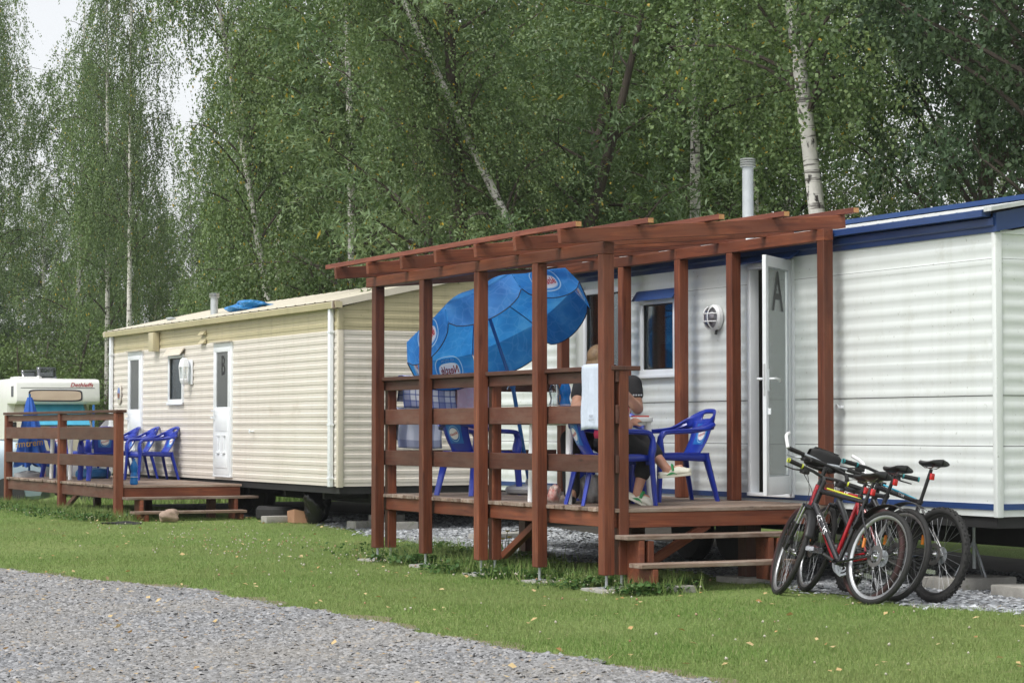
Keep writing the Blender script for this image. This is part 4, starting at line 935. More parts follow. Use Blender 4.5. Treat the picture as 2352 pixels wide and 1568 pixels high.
tree('birch_tree', 'birch2', 1945, 25.5, 'large birch with thick black-marked white trunk right of the metal flue', sc=.95, lean=(5, 0))
tree('dark_leaved_tree', 'dark', 2270, 26, 'dark dense broadleaved tree behind the right end of the white mobile home', sc=.68, sz=.95)
tree('dark_leaved_tree', 'dark', 2560, 22.5, 'dark broadleaved tree filling the top right corner of the picture', sc=.80, sz=.95, rz=2.0)
B2 = ['birch at the very left edge, hanging over the motorhome', 'birch above the left end of the motorhome roof', 'broad birch directly behind the motorhome', 'low birch seen between the kinked birch and the sky gap', 'thin birch just right of the sky gap above the cream roof', 'birch above the flue of the cream roof', 'birch right of the leaning trunk above the blue tarpaulin', 'birch above the near end of the cream roof, left of the willow', 'birch half hidden behind the left side of the willow', 'birch rising behind the right side of the willow', 'birch behind the strongly leaning trunk, right of the willow', 'low-branched birch above the middle of the pergola', 'birch between the leaning trunk and the patchy trunk', 'birch directly behind the metal flue', 'birch just left of the thick black-marked trunk', 'small birch in the bright gap right of the thick black-marked trunk']
F3 = ['dark tree in the far row behind the left edge', 'tree in the far row behind the motorhome roof', 'tree in the far row behind the two slender left birches', 'low tree in the far row under the left sky gap', "tree in the far row behind the cream roof's flue", 'tree in the far row above the blue tarpaulin', 'tree in the far row above the near end of the cream roof', 'tree in the far row behind the left edge of the willow', 'dark tree in the far row straight behind the willow', 'tree in the far row right of the willow', 'tree in the far row behind the middle of the pergola', 'low tree in the far row behind the metal flue', 'low tree in the far row behind the right end of the white roof']
for lb, (px, v, kd, s, sz) in zip(B2, ((-110, 78, 'birch1', 1.1, 1.6), (-15, 84, 'birch2', .9, 1.5), (175, 82, 'birch3', 1.05, 1.6), (350, 84, 'birch3', .8, 1.0), (560, 58, 'birch1', .75, 1.15), (645, 50, 'birch2', .85, 1.12), (770, 46, 'birch2', .95, 1.1), (870, 44, 'birch1', 1.0, 1.1), (950, 43, 'birch3', 1.05, 1.1),
                     (1250, 40, 'birch1', 1.05, 1.05), (1340, 42, 'birch1', 1.0, 1.0), (1430, 37, 'birch3', 1.0, 1.0), (1560, 36, 'birch1', .95, .95), (1745, 35, 'birch3', .95, .95), (1820, 38, 'birch2', .9, .9), (2040, 42, 'birch3', .62, .85))):
    tree('birch_tree', kd, px, v, lb, G2, sc=s, sz=sz)
for lb, (px, v, kd, s, sz) in zip(F3, ((-40, 99, 'dark', 1.0, 1.0), (100, 98, 'birch3', 1.0, 1.25), (240, 97, 'birch3', 1.0, 1.15), (445, 88, 'birch3', 1.0, 1.12), (620, 70, 'birch3', 1.0, .95), (760, 64, 'birch3', 1.0, 1.0), (900, 60, 'birch3', 1.15, 1.15), (1030, 56, 'birch3', 1.2, 1.2), (1180, 52, 'dark', 1.1, 1.1), (1350, 54, 'birch3', 1.15, 1.15), (1500, 50, 'birch3', 1.1, 1.1), (1700, 52, 'birch3', .9, .8), (2290, 40, 'birch3', .75, .72))):
    tree('background_tree', kd, px, v, lb, G3, sc=s, sz=sz)
G4 = 'bushes under the trees'
for px, v, s, lb in ((-40, 78, 1.6, 'bush at the left edge behind the motorhome'), (90, 76, 1.6, 'bush behind the middle of the motorhome'), (200, 74, 1.3, 'bush just right of the motorhome, before the birch trunks'), (280, 84, 1.5, 'bush at the foot of the kinked birch, above the far end of the cream roof'), (330, 78, 1.4, 'bush above the small roof vent of the cream mobile home'), (440, 74, 1.5, 'bush above the cream roof just left of its flue'),
                     (560, 56, 1.2, 'bush directly behind the blue tarpaulin on the cream roof'), (640, 43, 1.0, 'bush at the foot of the leaning birch behind the cream roof'), (740, 40, 1.0, 'bush between the leaning birch and the bright upright trunk'), (850, 38, 1.05, 'bush right of the bright upright trunk, by the left end of the pergola'), (960, 36, 1.0, 'bush glimpsed behind the ridge of the cream mobile home')):
    tree('bush', 'bush', px, v, lb, G4, sc=s)
# ------------------------------------------------------------------ plastic chairs
MT['red_print'] = pm('red_lettering', (.42, .02, .03), rough=.5)
MT['white_print'] = pm('white_print', (.78, .78, .78), (.74, .74, .75), rough=.45)
MT['sticker'] = pm('light_blue_sticker', (.02, .15, .50), (.015, .12, .42), rough=.3)
MT['ltblue_print'] = pm('pale_blue_print', (.30, .55, .75), rough=.5)
def solid(o, t, off=-1):
    m = o.modifiers.new('thickness', 'SOLIDIFY'); m.thickness = t; m.offset = off; return o
def smoothn(pts_, n):
    pts_ = [Vector(p) for p in pts_]; m = len(pts_); out = []
    for i in range(n):
        t = i/(n-1)*(m-1); k = min(int(t), m-2); f = t-k
        p0, p1, p2, p3 = pts_[max(k-1, 0)], pts_[k], pts_[k+1], pts_[min(k+2, m-1)]
        out.append(.5*((2*p1)+(-p0+p2)*f+(2*p0-5*p1+4*p2-p3)*f*f+(-p0+3*p1-3*p2+p3)*f**3))
    return out
def splat(u, t):
    """backrest centre panel, u -1..1 across, t 0..1 up"""
    w = .135+.035*t; x = -.185-.115*t-.02*math.sin(t*3.1)+.028*u*u; return Vector((x, u*w, .425+.315*t))
def make_chair():
    c = empty('plastic_chair')
    def seat(u, t):
        x = -.205+.455*t; w = (.205+.03*t); z = .432-.016*math.sin(math.pi*t)*(1-(2*u-1)**2)+.012*abs(2*u-1)**3-.035*max(0, (t-.86)/.14)**2
        return (x, (2*u-1)*w, z)
    solid(wp(MB().grid(seat, 13, 13), 'seat', MT['blue_pl'], c, True), .014)
    rim = MB()
    for s in (-1, 1): rim.grid(lambda u, t, s=s: (-.205+.455*u, s*(.205+.03*u), .436-.075*t*(1-.35*u)), 10, 3)
    rim.grid(lambda u, t: (.252, (2*u-1)*.235, .40-.05*t), 6, 2)
    solid(wp(rim, 'seat_apron', MT['blue_pl'], c, True), .010, 0)
    bk = solid(wp(MB().grid(lambda u, t: splat(2*u-1, t), 9, 12), 'backrest', MT['blue_pl'], c, True), .010, 0)
    ctr = [(.262, -.268, .585), (.235, -.272, .635), (.16, -.275, .648), (0, -.275, .655), (-.14, -.268, .675), (-.25, -.215, .72), (-.315, -.10, .772), (-.325, 0, .782)]
    path = smoothn(ctr+[(p[0], -p[1], p[2]) for p in ctr[:-1][::-1]], 47)
    mb = MB(); rows = []
    for i, p in enumerate(path):
        s = abs(i/46*2-1); k = float(sst(.62, .12, s))        # 1 at the back
        h = .031+.038*k; tx = (path[min(i+1, 46)]-path[max(i-1, 0)]).normalized()
        out_ = Vector((tx.y, -tx.x, 0)).normalized()
        if s > .93: e = Vector((0, 1 if p.y > 0 else -1, 0))
        else: e = (Vector((0, 0, 1))*k+out_*(1-k)*1.0+Vector((-.30*k, 0, 0))).normalized()
        rows.append([p+e*h*q for q in (-1, -.38, .38, 1)])
    n = len(rows); mb.v = [tuple(v) for r in rows for v in r]
    for i in range(n-1):
        for j in range(3):
            if j == 1 and 20 <= i <= 25: continue
            mb.f.append((i*4+j, (i+1)*4+j, (i+1)*4+j+1, i*4+j+1))
    for sgn in (0, 1):
        pa = path[1:17] if sgn == 0 else path[-17:-1]; mb.tube([p+Vector((0, 0, -.012)) for p in pa], .026, 8, flat=.62)
    solid(wp(mb, 'armrest', MT['blue_pl'], c, True), .014, 0)
    for s in (-1, 1):
        pp = smoothn([(.262, s*.270, .595), (.268, s*.268, .52), (.258, s*.262, .43), (.262, s*.262, .36), (.285, s*.278, .0)], 14)
        l = MB().tube(pp, [.040, .040, .044, .050, .056, .057, .055, .052, .049, .046, .043, .040, .038, .036], 12, flat=.45); wp(l, 'leg', MT['blue_pl'], c, True)
        pp = smoothn([(-.195, s*.175, .425), (-.21, s*.19, .35), (-.285, s*.225, .0)], 8)
        wp(MB().tube(pp, [.062, .058, .052, .047, .043, .039, .035, .032], 12, flat=.45), 'leg', MT['blue_pl'], c, True)
    for sg, off in ((1, .0085), (-1, -.0085)):
        def mp(p, sg=sg, off=off): q = splat(p.x/.15*sg, .30+p.y/.33); return q+Vector((off+(.0012 if abs(off) > .0087 else 0), 0, 0))
        st = MB().grid(lambda u, t: mp(Vector(((2*u-1)*.088, .0+.20*t))), 5, 5); s_ = wp(st, 'sticker', MT['sticker'], bk)
        def ring(rx, ry, d): 
            m_ = MB(); E2 = ell(rx, ry, 20)
            m_.v = [tuple(mp(Vector((a*q, .10+b*q)))+Vector((sg*d, 0, 0))) for q in (1, .6, .25) for a, b in E2]
            m_.f = [(r*20+i, r*20+(i+1) % 20, (r+1)*20+(i+1) % 20, (r+1)*20+i) for r in range(2) for i in range(20)]+[tuple(range(40, 60))]; return m_
        wp(ring(.066, .084, .0012), 'logo_ring', MT['ltblue_print'], s_); wp(ring(.060, .076, .002), 'logo_blue', MT['sticker'], s_); wp(ring(.054, .060, .0028), 'logo_oval', MT['white_print'], s_)
        text_obj('logo_text', 'Nestlé', .050, MT['red_print'], s_, fn=lambda p: mp(Vector((p.x*.74, .098+p.y*.9+p.x*.25)))+Vector((sg*.0038, 0, 0)))
    return c
chair0 = make_chair(); chairs = []
def place_chair(x, y, z, deg, label, group):
    c = chair0 if not chairs else copy_tree(chair0)
    c.location = (x, y, z); c.rotation_euler = (0, 0, R(deg)); c.scale = (1.05, 1, .93) if group == GA else (1.06, .98, .87); tag(c, label, 'chair', group); chairs.append(c); return c
GA = 'blue plastic chairs on the pergola deck'; GB = 'blue plastic chairs on the smaller deck'
place_chair(9.84, 16.62, DZ, 178, 'empty blue plastic armchair facing the table, nearest the open door', GA)
place_chair(8.86, 16.0, DZ, -10, 'blue plastic armchair under the person with crossed legs and clogs', GA)
place_chair(9.52, 17.12, DZ, 240, 'blue plastic armchair behind the table, mostly hidden by the person in black', GA)
place_chair(9.06, 18.92, DZ, 20, 'empty blue plastic armchair beside the big parasol base', GA)
# chairs on the smaller deck
place_chair(9.44, 30.12, DB, 183, 'empty blue plastic chair nearest the steps, facing left, beside the cream wall', GB)
place_chair(9.42, 30.98, DB, 178, 'empty blue plastic chair just behind the one nearest the steps of the smaller deck', GB)
place_chair(8.70, 30.02, DB, 80, 'empty blue plastic chair behind the right half of the railing, its back towards the steps', GB)
place_chair(9.38, 31.75, DB, 175, 'empty blue plastic chair by the second door, farthest along the cream wall', GB)
place_chair(8.74, 32.15, DB, -84, 'empty blue plastic chair at the left end of the smaller deck beside the folded parasol', GB)
# ------------------------------------------------------------------ tables
def make_table(name, x, y, z, sx, sy, h, label):
    t = empty(name, (x, y, z), 0, label, 'table')
    top = MB().prism(ell(sx/2, sy/2, 40, 0, 0, 7), .042, Matrix.Translation((x, y, z+h-.021))); tp = wp(top, 'table_top', MT['white_pl'], t, bevel=.012)
    wp(MB().prism(ell(sx/2-.035, sy/2-.035, 40, 0, 0, 7), .028, Matrix.Translation((x, y, z+h-.054))), 'apron', MT['white_pl'], t)
    for a in (-1, 1):
        for b in (-1, 1):
            wp(MB().tube([(x+a*(sx/2-.07), y+b*(sy/2-.07), z+h-.04), (x+a*(sx/2-.055), y+b*(sy/2-.055), z)], [.031, .027], 14), 'leg', MT['white_pl'], t, True)
    return t
make_table('plastic_table', 9.02, 16.62, DZ, .88, .80, .715, 'white plastic table between the two seated people')
make_table('plastic_table', 8.76, 31.12, DB, .80, 1.10, .70, 'white plastic table with thin legs on the smaller deck')
TT = DZ+.715
# ------------------------------------------------------------------ parasols
def water_fabric(logo=None):
    m, nt, b = new_mat('blue_water_print_fabric' if logo is None else 'water_print_fabric_with_oval'); v = coords(nt, (1, 1, 1), 'Object')
    n0 = N(nt, 'ShaderNodeTexNoise', Scale=3.0, Detail=3.0); nt.links.new(v, n0.inputs['Vector'])
    mx = nt.nodes.new('ShaderNodeMix'); mx.data_type = 'VECTOR'; mx.inputs[0].default_value = .22; nt.links.new(v, mx.inputs[4]); nt.links.new(n0.outputs['Color'], mx.inputs[5])
    vo = N(nt, 'ShaderNodeTexVoronoi', Scale=10.0, feature='DISTANCE_TO_EDGE'); nt.links.new(mx.outputs[1], vo.inputs['Vector'])
    n1 = N(nt, 'ShaderNodeTexNoise', Scale=3.5, Detail=5.0); nt.links.new(v, n1.inputs['Vector'])
    c = ramp(nt, n1.outputs[0], [(.3, (.020, .19, .58)), (.55, (.045, .30, .74)), (.78, (.12, .45, .86))])
    c = mixc(nt, ramp(nt, vo.outputs['Distance'], [(.0, .30), (.07, .0)]), c, (.16, .46, .86))
    if logo is not None:
        tc = nt.nodes.new('ShaderNodeTexCoord'); sp_ = nt.nodes.new('ShaderNodeSeparateXYZ'); nt.links.new(tc.outputs['UV'], sp_.inputs[0])
        def M_(op, a, b_=None):
            q = N(nt, 'ShaderNodeMath', operation=op)
            for i_, v_ in enumerate((a, b_)):
                if v_ is None: continue
                if hasattr(v_, 'is_linked'): nt.links.new(v_, q.inputs[i_])
                else: q.inputs[i_].default_value = v_
            return q.outputs[0]
        def oval(cx, cy, rx, ry, p_):
            ax_ = M_('POWER', M_('ABSOLUTE', M_('DIVIDE', M_('SUBTRACT', sp_.outputs[0], cx), rx)), p_); ay_ = M_('POWER', M_('ABSOLUTE', M_('DIVIDE', M_('SUBTRACT', sp_.outputs[1], cy), ry)), p_)
            return M_('LESS_THAN', M_('ADD', ax_, ay_), 1.0)
        oy_ = logo
        for (cx, cy, rx, ry, p_, cc) in ((.0, oy_+.015, .172, .128, 2.6, (.45, .68, .88)), (0, oy_+.018, .160, .117, 2.6, (.03, .26, .68)), (0, oy_-.004, .132, .078, 2.8, (.40, .62, .85)), (0, oy_, .124, .071, 2.8, (.88, .88, .92))):
            c = mixc(nt, oval(cx, cy, rx, ry, p_), c, cc)
    nt.links.new(c, b.inputs['Base Color']); b.inputs['Roughness'].default_value = .6
    t = nt.nodes.new('ShaderNodeBsdfTranslucent'); nt.links.new(c, t.inputs[0]); ms = nt.nodes.new('ShaderNodeMixShader'); ms.inputs[0].default_value = .62
    nt.links.new(b.outputs[0], ms.inputs[1]); nt.links.new(t.outputs[0], ms.inputs[2]); nt.links.new(ms.outputs[0], nt.nodes['Material Output'].inputs[0]); return m
MT['water'] = water_fabric(); MT['water_logo'] = water_fabric(-.115)
MT['blue_pole'] = pm('blue_painted_tube', (.02, .13, .36), (.016, .10, .30), rough=.35)
MT['navy'] = pm('navy_binding', (.008, .02, .07), rough=.7)
MT['wprint'] = pm('white_fabric_print', (.72, .74, .80), rough=.6, transl=.5)
MT['rprint'] = pm('red_fabric_print', (.48, .05, .07), rough=.6, transl=.4)
MT['bprint'] = pm('pale_blue_fabric_print', (.35, .62, .84), rough=.6, transl=.5)
MT['mprint'] = pm('mid_blue_fabric_print', (.02, .20, .60), rough=.6, transl=.5)
MT['base_grey'] = pm('grey_parasol_base', (.40, .40, .41), (.33, .33, .34), rough=.6)
PB0 = Vector((9.60, 18.85, DZ)); KN = Vector((9.405, 18.85, 1.66))
par = empty('beach_parasol', PB0, 0, 'open blue water-print parasol with mirrored brand ovals, tilted inside the pergola', 'parasol')
low = (KN-PB0).normalized()
rvec = Vector((CT, -ST, 0)); fvec = Vector((ST, CT, 0)); zv = Vector((0, 0, 1))
axis = (rvec*-.40+fvec*.27+zv*.87).normalized()
RAD, SAG = .88, .27
hub = KN+rvec*-.285+fvec*.05+zv*.84
axis_u = axis.orthogonal().normalized()
# panel frame: choose u so that a rib points roughly to the lower left
lowleft = (rvec*-.9-zv*.45-fvec*.1); lowleft = (lowleft-axis*lowleft.dot(axis)).normalized(); axis_u = lowleft; axis_v = axis.cross(axis_u)
NP = 8; A0 = R(16)
def canopy_pt(k, s, t):
    """panel k, s 0..1 across, t 0..1 hub->edge, up to 1.2 = hanging valance"""
    a0 = A0+2*math.pi*k/NP; a1 = a0+2*math.pi/NP; tt = min(t, 1.0)
    P0 = axis_u*math.cos(a0)+axis_v*math.sin(a0); P1 = axis_u*math.cos(a1)+axis_v*math.sin(a1)
    q = (P0*(1-s)+P1*s)*RAD*tt
    sagp = -SAG*tt**1.7-.035*math.sin(math.pi*s)*tt*math.sin(math.pi*min(1, tt*.9))
    p = hub+q+axis*(sagp+.06)
    if t > 1:
        fl = .5+.5*math.sin(math.pi*s)**.4
        p = p-axis*(t-1)*1.35*fl*.95+(P0*(1-s)+P1*s)*(t-1)*.30+zv*-.05*(t-1)
    return p
LOGOS = (0, 2, 3, 6, 7)
def grid_uv(o, nu, nv, f):
    ul = o.data.uv_layers.new(name='UVMap')
    for lp in o.data.loops: i, j = divmod(lp.vertex_index, nv); ul.data[lp.index].uv = f(i/(nu-1), j/(nv-1))
for k in range(NP):
    fab = MT['water_logo'] if k in LOGOS else MT['water']
    pn = wp(MB().grid(lambda u, t, k=k: canopy_pt(k, u, t), 13, 10), 'canopy_panel', fab, par, True); grid_uv(pn, 13, 10, lambda u, t: ((u-.5)*.70, (1-t)*.93))
    va = wp(MB().grid(lambda u, t, k=k: canopy_pt(k, .006+u*.988, 1+t*.23), 15, 5), 'valance', fab, pn, True); grid_uv(va, 15, 5, lambda u, t: ((u-.5)*.69, -t*.23*1.30))
    wp(MB().tube([canopy_pt(k, .006+i/14*.988, 1.232) for i in range(15)], .005, 5), 'binding', MT['navy'], va)
    wp(MB().tube([hub+axis*.03]+[canopy_pt(k, 0, .1+.1*i)-axis*.012 for i in range(10)], .005, 6), 'rib', MT['blue_pole'], par)
    if k in LOGOS:
        kk = k
        def mp(p, d, k=kk):
            s = .5+p.x/.70; t = 1.0-p.y/(.93 if p.y > 0 else 1.30)
            return canopy_pt(k, min(.985, max(.015, s)), t)-axis*d*(1 if t <= 1 else .3)-((canopy_pt(k, .5, 1)-hub).normalized()*d if t > 1 else Vector((0, 0, 0)))
        def fan(outline, d, nm, mat, rings=4):
            m_ = MB(); cx = sum(p[0] for p in outline)/len(outline); cy = sum(p[1] for p in outline)/len(outline); n_ = len(outline)
            m_.v = [tuple(mp(Vector((cx+(p[0]-cx)*r/rings, cy+(p[1]-cy)*r/rings)), d)) for r in range(1, rings+1) for p in outline]+[tuple(mp(Vector((cx, cy)), d))]
            for r in range(rings-1):
                for i in range(n_): j = (i+1) % n_; m_.f.append((r*n_+i, r*n_+j, (r+1)*n_+j, (r+1)*n_+i))
            for i in range(n_): m_.f.append((rings*n_, i, (i+1) % n_))
            return wp(m_, nm, mat, pn)
        oy = -.115
        text_obj('logo_text', 'Nestlé', .105, MT['rprint'], pn, fn=lambda p, f=mp: f(Vector((p.x*.80, oy+p.y)), .006))
        text_obj('logo_text', 'Nestlé', .105, MT['rprint'], pn, fn=lambda p, f=mp: f(Vector((p.x*.80, oy+p.y)), -.006))
        text_obj('logo_text', 'ICE CREAM', .034, MT['wprint'], pn, fn=lambda p, f=mp: f(Vector((p.x, oy+.098+p.y-p.x*p.x*1.2)), .006))
        star = [((.05 if i % 2 == 0 else .010)*math.sin(i*math.pi/8), (.05 if i % 2 == 0 else .010)*math.cos(i*math.pi/8)) for i in range(16)]
        fan([(a+.07, b+oy-.10) for a, b in star], .008, 'logo_star', MT['wprint'], 2)
        sw = [(-.16+.02*i, oy-.075-.035*math.sin(i/14*math.pi)) for i in range(15)]; sw += [(p[0]*.96, p[1]+.016) for p in sw[::-1]]
        fan(sw, .008, 'logo_swoosh', MT['wprint'], 1)
wp(MB().tube([PB0+low*.05, KN+low*.04], .019, 12), 'lower_pole', MT['blue_pole'], par, True)
wp(MB().tube([KN-low*.02, hub+axis*.02], .0155, 12), 'upper_pole', MT['blue_pole'], par, True)
wp(MB().tube([hub-axis*.05, hub+axis*.10], .03, 12), 'hub', MT['blue_pole'], par, True)
kb = wp(MB().lathe([(.024, -.03), (.027, -.02), (.027, .04), (.021, .05)], KN, 'z', 14), 'tilt_joint', MT['blue_pole'], par, True)
wp(MB().tube([KN+Vector((-.02, -.02, 0)), KN+Vector((-.07, -.05, -.01)), KN+Vector((-.085, -.055, -.04))], .006, 6), 'thumb_screw', MT['galv'], kb)
bs = wp(MB().lathe([(.0, .002), (.20, .002), (.235, .02), (.245, .05), (.23, .075), (.16, .092), (.06, .10), (.045, .15), (.0, .15)], PB0, 'z', 30, cap=False), 'base', MT['base_grey'], par, True)
wp(MB().lathe([(.028, .14), (.028, .40), (.022, .40)], PB0, 'z', 12, cap=False), 'base_tube', MT['white_pl'], par, True)
# folded parasol on the smaller deck
FP = Vector((8.40, 32.80, DB))
fp = empty('folded_parasol', FP, 0, 'folded blue parasol with yellow lettering standing at the left end of the smaller deck', 'parasol')
def fold(u, t):
    a = u*2*math.pi; r = (.035+.19*t**.8)*(1+.22*math.sin(a*8+t*2)*(.3+t))
    z = 1.02-1.0*t-.03*math.cos(a*8)*t; tw = a+.25*t
    return FP+Vector((r*math.cos(tw)+.04*t, r*math.sin(tw), z+.15))
fc = wp(MB().grid(fold, 64, 18, closed_u=True), 'canopy', MT['water'] if False else pm('bright_blue_fabric', (.008, .10, .46), (.006, .07, .34), rough=.6, scale=5), fp, True)
wp(MB().tube([FP+Vector((0, 0, .02)), FP+Vector((0, 0, 1.22))], .016, 10), 'pole', MT['blue_pole'], fp, True)
wp(MB().lathe([(.0, 0), (.21, 0), (.22, .05), (.06, .09), (.0, .09)], FP, 'z', 20, cap=False), 'base', MT['base_grey'], fp, True)
yl = pm('yellow_lettering', (.55, .33, .06), rough=.6); toC = (Vector((0, 0, 0))-FP); toC.z = 0; toC.normalize(); side = Vector((-toC.y, toC.x, 0))
for s_, cx_, cz in (('trem', -.075, .50), ('rm', .13, .48)):
    text_obj('lettering', s_, .14, yl, fc, fn=lambda p: FP+side*(cx_*-1+p.x*.9)*-1*-1+toC*(.235-((p.x+cx_*-1)**2)*1.2)+Vector((.0, 0, cz+p.y+p.x*.12)))
# second parasol pole on the smaller deck with blue base
SP = Vector((8.98, 31.45, DB)); sp = empty('parasol_stand', SP, 0, 'blue parasol base with white tube and upright blue pole on the smaller deck', 'parasol stand')
wp(MB().lathe([(.0, .002), (.22, .002), (.25, .03), (.25, .09), (.22, .13), (.05, .15), (.0, .15)], SP, 'z', 26, cap=False), 'base', pm('sky_blue_plastic', (.02, .17, .42), rough=.4), sp, True)
wp(MB().lathe([(.026, .14), (.024, .42), (.018, .42)], SP, 'z', 12, cap=False), 'base_tube', MT['white_pl'], sp, True)
wp(MB().tube([SP+Vector((0, 0, .12)), SP+Vector((0, 0, 1.05))], .017, 10), 'pole', MT['blue_pole'], sp, True)
# ------------------------------------------------------------------ towels
def check_cloth(name, base, c1, c2, sx, sz, fine):
    """woven check: bands along local y and z"""
    m, nt, b = new_mat(name); tc = nt.nodes.new('ShaderNodeTexCoord'); sp_ = nt.nodes.new('ShaderNodeSeparateXYZ'); nt.links.new(tc.outputs['UV'], sp_.inputs[0])
    def band(src, sc_, w):
        a = N(nt, 'ShaderNodeMath', operation='MULTIPLY'); nt.links.new(src, a.inputs[0]); a.inputs[1].default_value = sc_
        f = N(nt, 'ShaderNodeMath', operation='FRACT'); nt.links.new(a.outputs[0], f.inputs[0])
        l = N(nt, 'ShaderNodeMath', operation='LESS_THAN'); nt.links.new(f.outputs[0], l.inputs[0]); l.inputs[1].default_value = w; return l.outputs[0]
    col = base
    for src, s_ in ((sp_.outputs[0], sx), (sp_.outputs[1], sz)):
        h = N(nt, 'ShaderNodeMath', operation='MULTIPLY'); nt.links.new(band(src, s_, .34), h.inputs[0]); h.inputs[1].default_value = .5; col = mixc(nt, h.outputs[0], col, c1)
        if fine:
            h = N(nt, 'ShaderNodeMath', operation='MULTIPLY'); nt.links.new(band(src, s_*fine, .22), h.inputs[0]); h.inputs[1].default_value = .7; col = mixc(nt, h.outputs[0], col, c2)
    nt.links.new(col, b.inputs['Base Color']); b.inputs['Roughness'].default_value = .95; b.inputs['Specular IOR Level'].default_value = .1; return m
def towel(name, label, axis, a0, a1, zt, L1, L2, c, mat, thick=.05, amp=.008, seed=1):
    """hung over a rail: front length L1, back length L2; axis 'x': rail along x at y=c"""
    g = np.random.default_rng(seed); ph = g.uniform(0, 6, 3); tot = L1+L2+thick*1.5
    nu, nv = 22, 34; mb = MB(); uv = []
    for i in range(nu):
        for j in range(nv):
            u = i/(nu-1); s = j/(nv-1)*tot
            if s < L1: off, z = -thick/2, zt-(L1-s)
            elif s < L1+thick*1.5:
                a = (s-L1)/(thick*1.5)*math.pi; off, z = -thick/2*math.cos(a), zt+.018*math.sin(a)
            else: off, z = thick/2, zt-(s-L1-thick*1.5)
            dep = max(0, zt-z); off += (-1 if s < L1 else 1)*dep*.03+amp*(math.sin(u*11+ph[0])+.6*math.sin(u*23+ph[1]))*min(1, dep*4)
            z += -.012*math.sin(u*3.1+ph[2])*(1 if dep > .1 else 0)
            a = a0+(a1-a0)*u+.006*math.sin(s*20+ph[1])
            mb.v.append((a, c+off, z) if axis == 'x' else (c+off, a, z)); uv.append((u*(a1-a0)*10, s*10))
    for i in range(nu-1):
        for j in range(nv-1): k = i*nv+j; mb.f.append((k, k+nv, k+nv+1, k+1))
    me = mb.mesh(name, False); ul = me.uv_layers.new(name='UVMap')
    for lp in me.loops: ul.data[lp.index].uv = uv[lp.vertex_index]
    o = link(name, me, mat, None, True); solid(o, .005, 0); return tag(o, label, 'towel')
MT['plaid'] = check_cloth('blue_plaid_cloth', (.78, .79, .84), (.06, .10, .40), (.07, .11, .36), .55, .55, 3)
MT['bigcheck'] = check_cloth('grey_blue_check_cloth', (.62, .65, .76), (.10, .13, .28), (.1, .1, .2), .35, .42, 0)
def pink_cloth():
    m, nt, b = new_mat('pink_flower_cloth'); tc = nt.nodes.new('ShaderNodeTexCoord'); mp_ = nt.nodes.new('ShaderNodeMapping'); mp_.inputs['Scale'].default_value = (.45, .45, 1); nt.links.new(tc.outputs['UV'], mp_.inputs[0])
    w = N(nt, 'ShaderNodeTexVoronoi', Scale=1.0); nt.links.new(mp_.outputs[0], w.inputs['Vector']); n2 = N(nt, 'ShaderNodeTexNoise', Scale=5.0, Detail=2.0); nt.links.new(mp_.outputs[0], n2.inputs['Vector'])
    c = mixc(nt, ramp(nt, w.outputs['Distance'], [(.18, .55), (.36, 0)]), (.78, .52, .60), (.72, .28, .36)); c = mixc(nt, ramp(nt, n2.outputs[0], [(.52, 0), (.58, .5)]), c, (.80, .64, .70))
    nt.links.new(c, b.inputs['Base Color']); b.inputs['Roughness'].default_value = .95; return m
MT['pink'] = pink_cloth(); MT['terry'] = pm('white_terry', (.54, .60, .70), (.48, .54, .64), rough=.95, scale=30, bmp=.7, bscale=160)
towel('tea_towel', 'blue and white plaid tea towel hanging on the far deck rail', 'x', 8.64, 9.19, 1.745, .30, .24, 19.72, MT['plaid'], .13, seed=2)
towel('tea_towel', 'pink flowered towel hanging beside the blue plaid one on the far rail', 'x', 9.20, 9.66, 1.748, .52, .40, 19.72, MT['pink'], .14, seed=3)
towel('tea_towel', 'pale grey-blue large-check cloth hanging low under the plaid towel', 'x', 8.60, 9.06, 1.44, .37, .3, 19.72, MT['bigcheck'], .045, seed=4)
wt = towel('hand_towel', 'white terry hand towel hanging over the handrail beside the corner post', 'y', 15.34, 15.66, 1.745, .505, .42, 8.50, MT['terry'], .140, .010, seed=5)
gp = pm('grey_embroidery', (.30, .32, .36), rough=.9)
for s_, sz_, dz_ in (('niɘtƧ', .034, 0), ('mɘgnɘqqoʞ', .021, -.030)): pass
text_obj('lettering', 'stein', .034, gp, wt, fn=lambda p: Vector((8.405, 15.47+p.x, 1.355+p.y)))
text_obj('lettering', 'koppenges', .022, gp, wt, fn=lambda p: Vector((8.402, 15.47+p.x, 1.325+p.y)))
# ------------------------------------------------------------------ bottles, crockery, litter
def bottle(name, x, y, z, h, r, mat, label, capc, wob=True):
    b_ = empty(name, (x, y, z), 0, label, 'bottle')
    pr = [(r*.7, .002), (r, .012), (r, h*.20), (r*.93, h*.26), (r, h*.32), (r*.78, h*.45), (r*.80, h*.52), (r, h*.62), (r*.97, h*.72), (r*.6, h*.86), (r*.34, h*.92), (r*.34, h*.955)]
    wp(MB().lathe(pr, (x, y, z), 'z', 18), 'body', mat, b_, True)
    wp(MB().lathe([(r*.42, h*.95), (r*.42, h), (0, h)], (x, y, z), 'z', 12, cap=False), 'cap', capc, b_)
    wp(MB().lathe([(r*1.01, h*.30), (r*1.01, h*.315)], (x, y, z), 'z', 18, cap=False), 'label_edge', MT['white_print'], b_)
    return b_
MT['pet'] = glass('clear_bottle', (.86, .90, .92), .16); MT['petblue'] = pm('blue_bottle', (.02, .30, .72), (.015, .22, .60), rough=.12, scale=9, coat=.4, transl=.55)
MT['cap_b'] = pm('blue_cap', (.01, .12, .5), rough=.4); MT['cap_r'] = pm('red_cap', (.5, .03, .03), rough=.4)
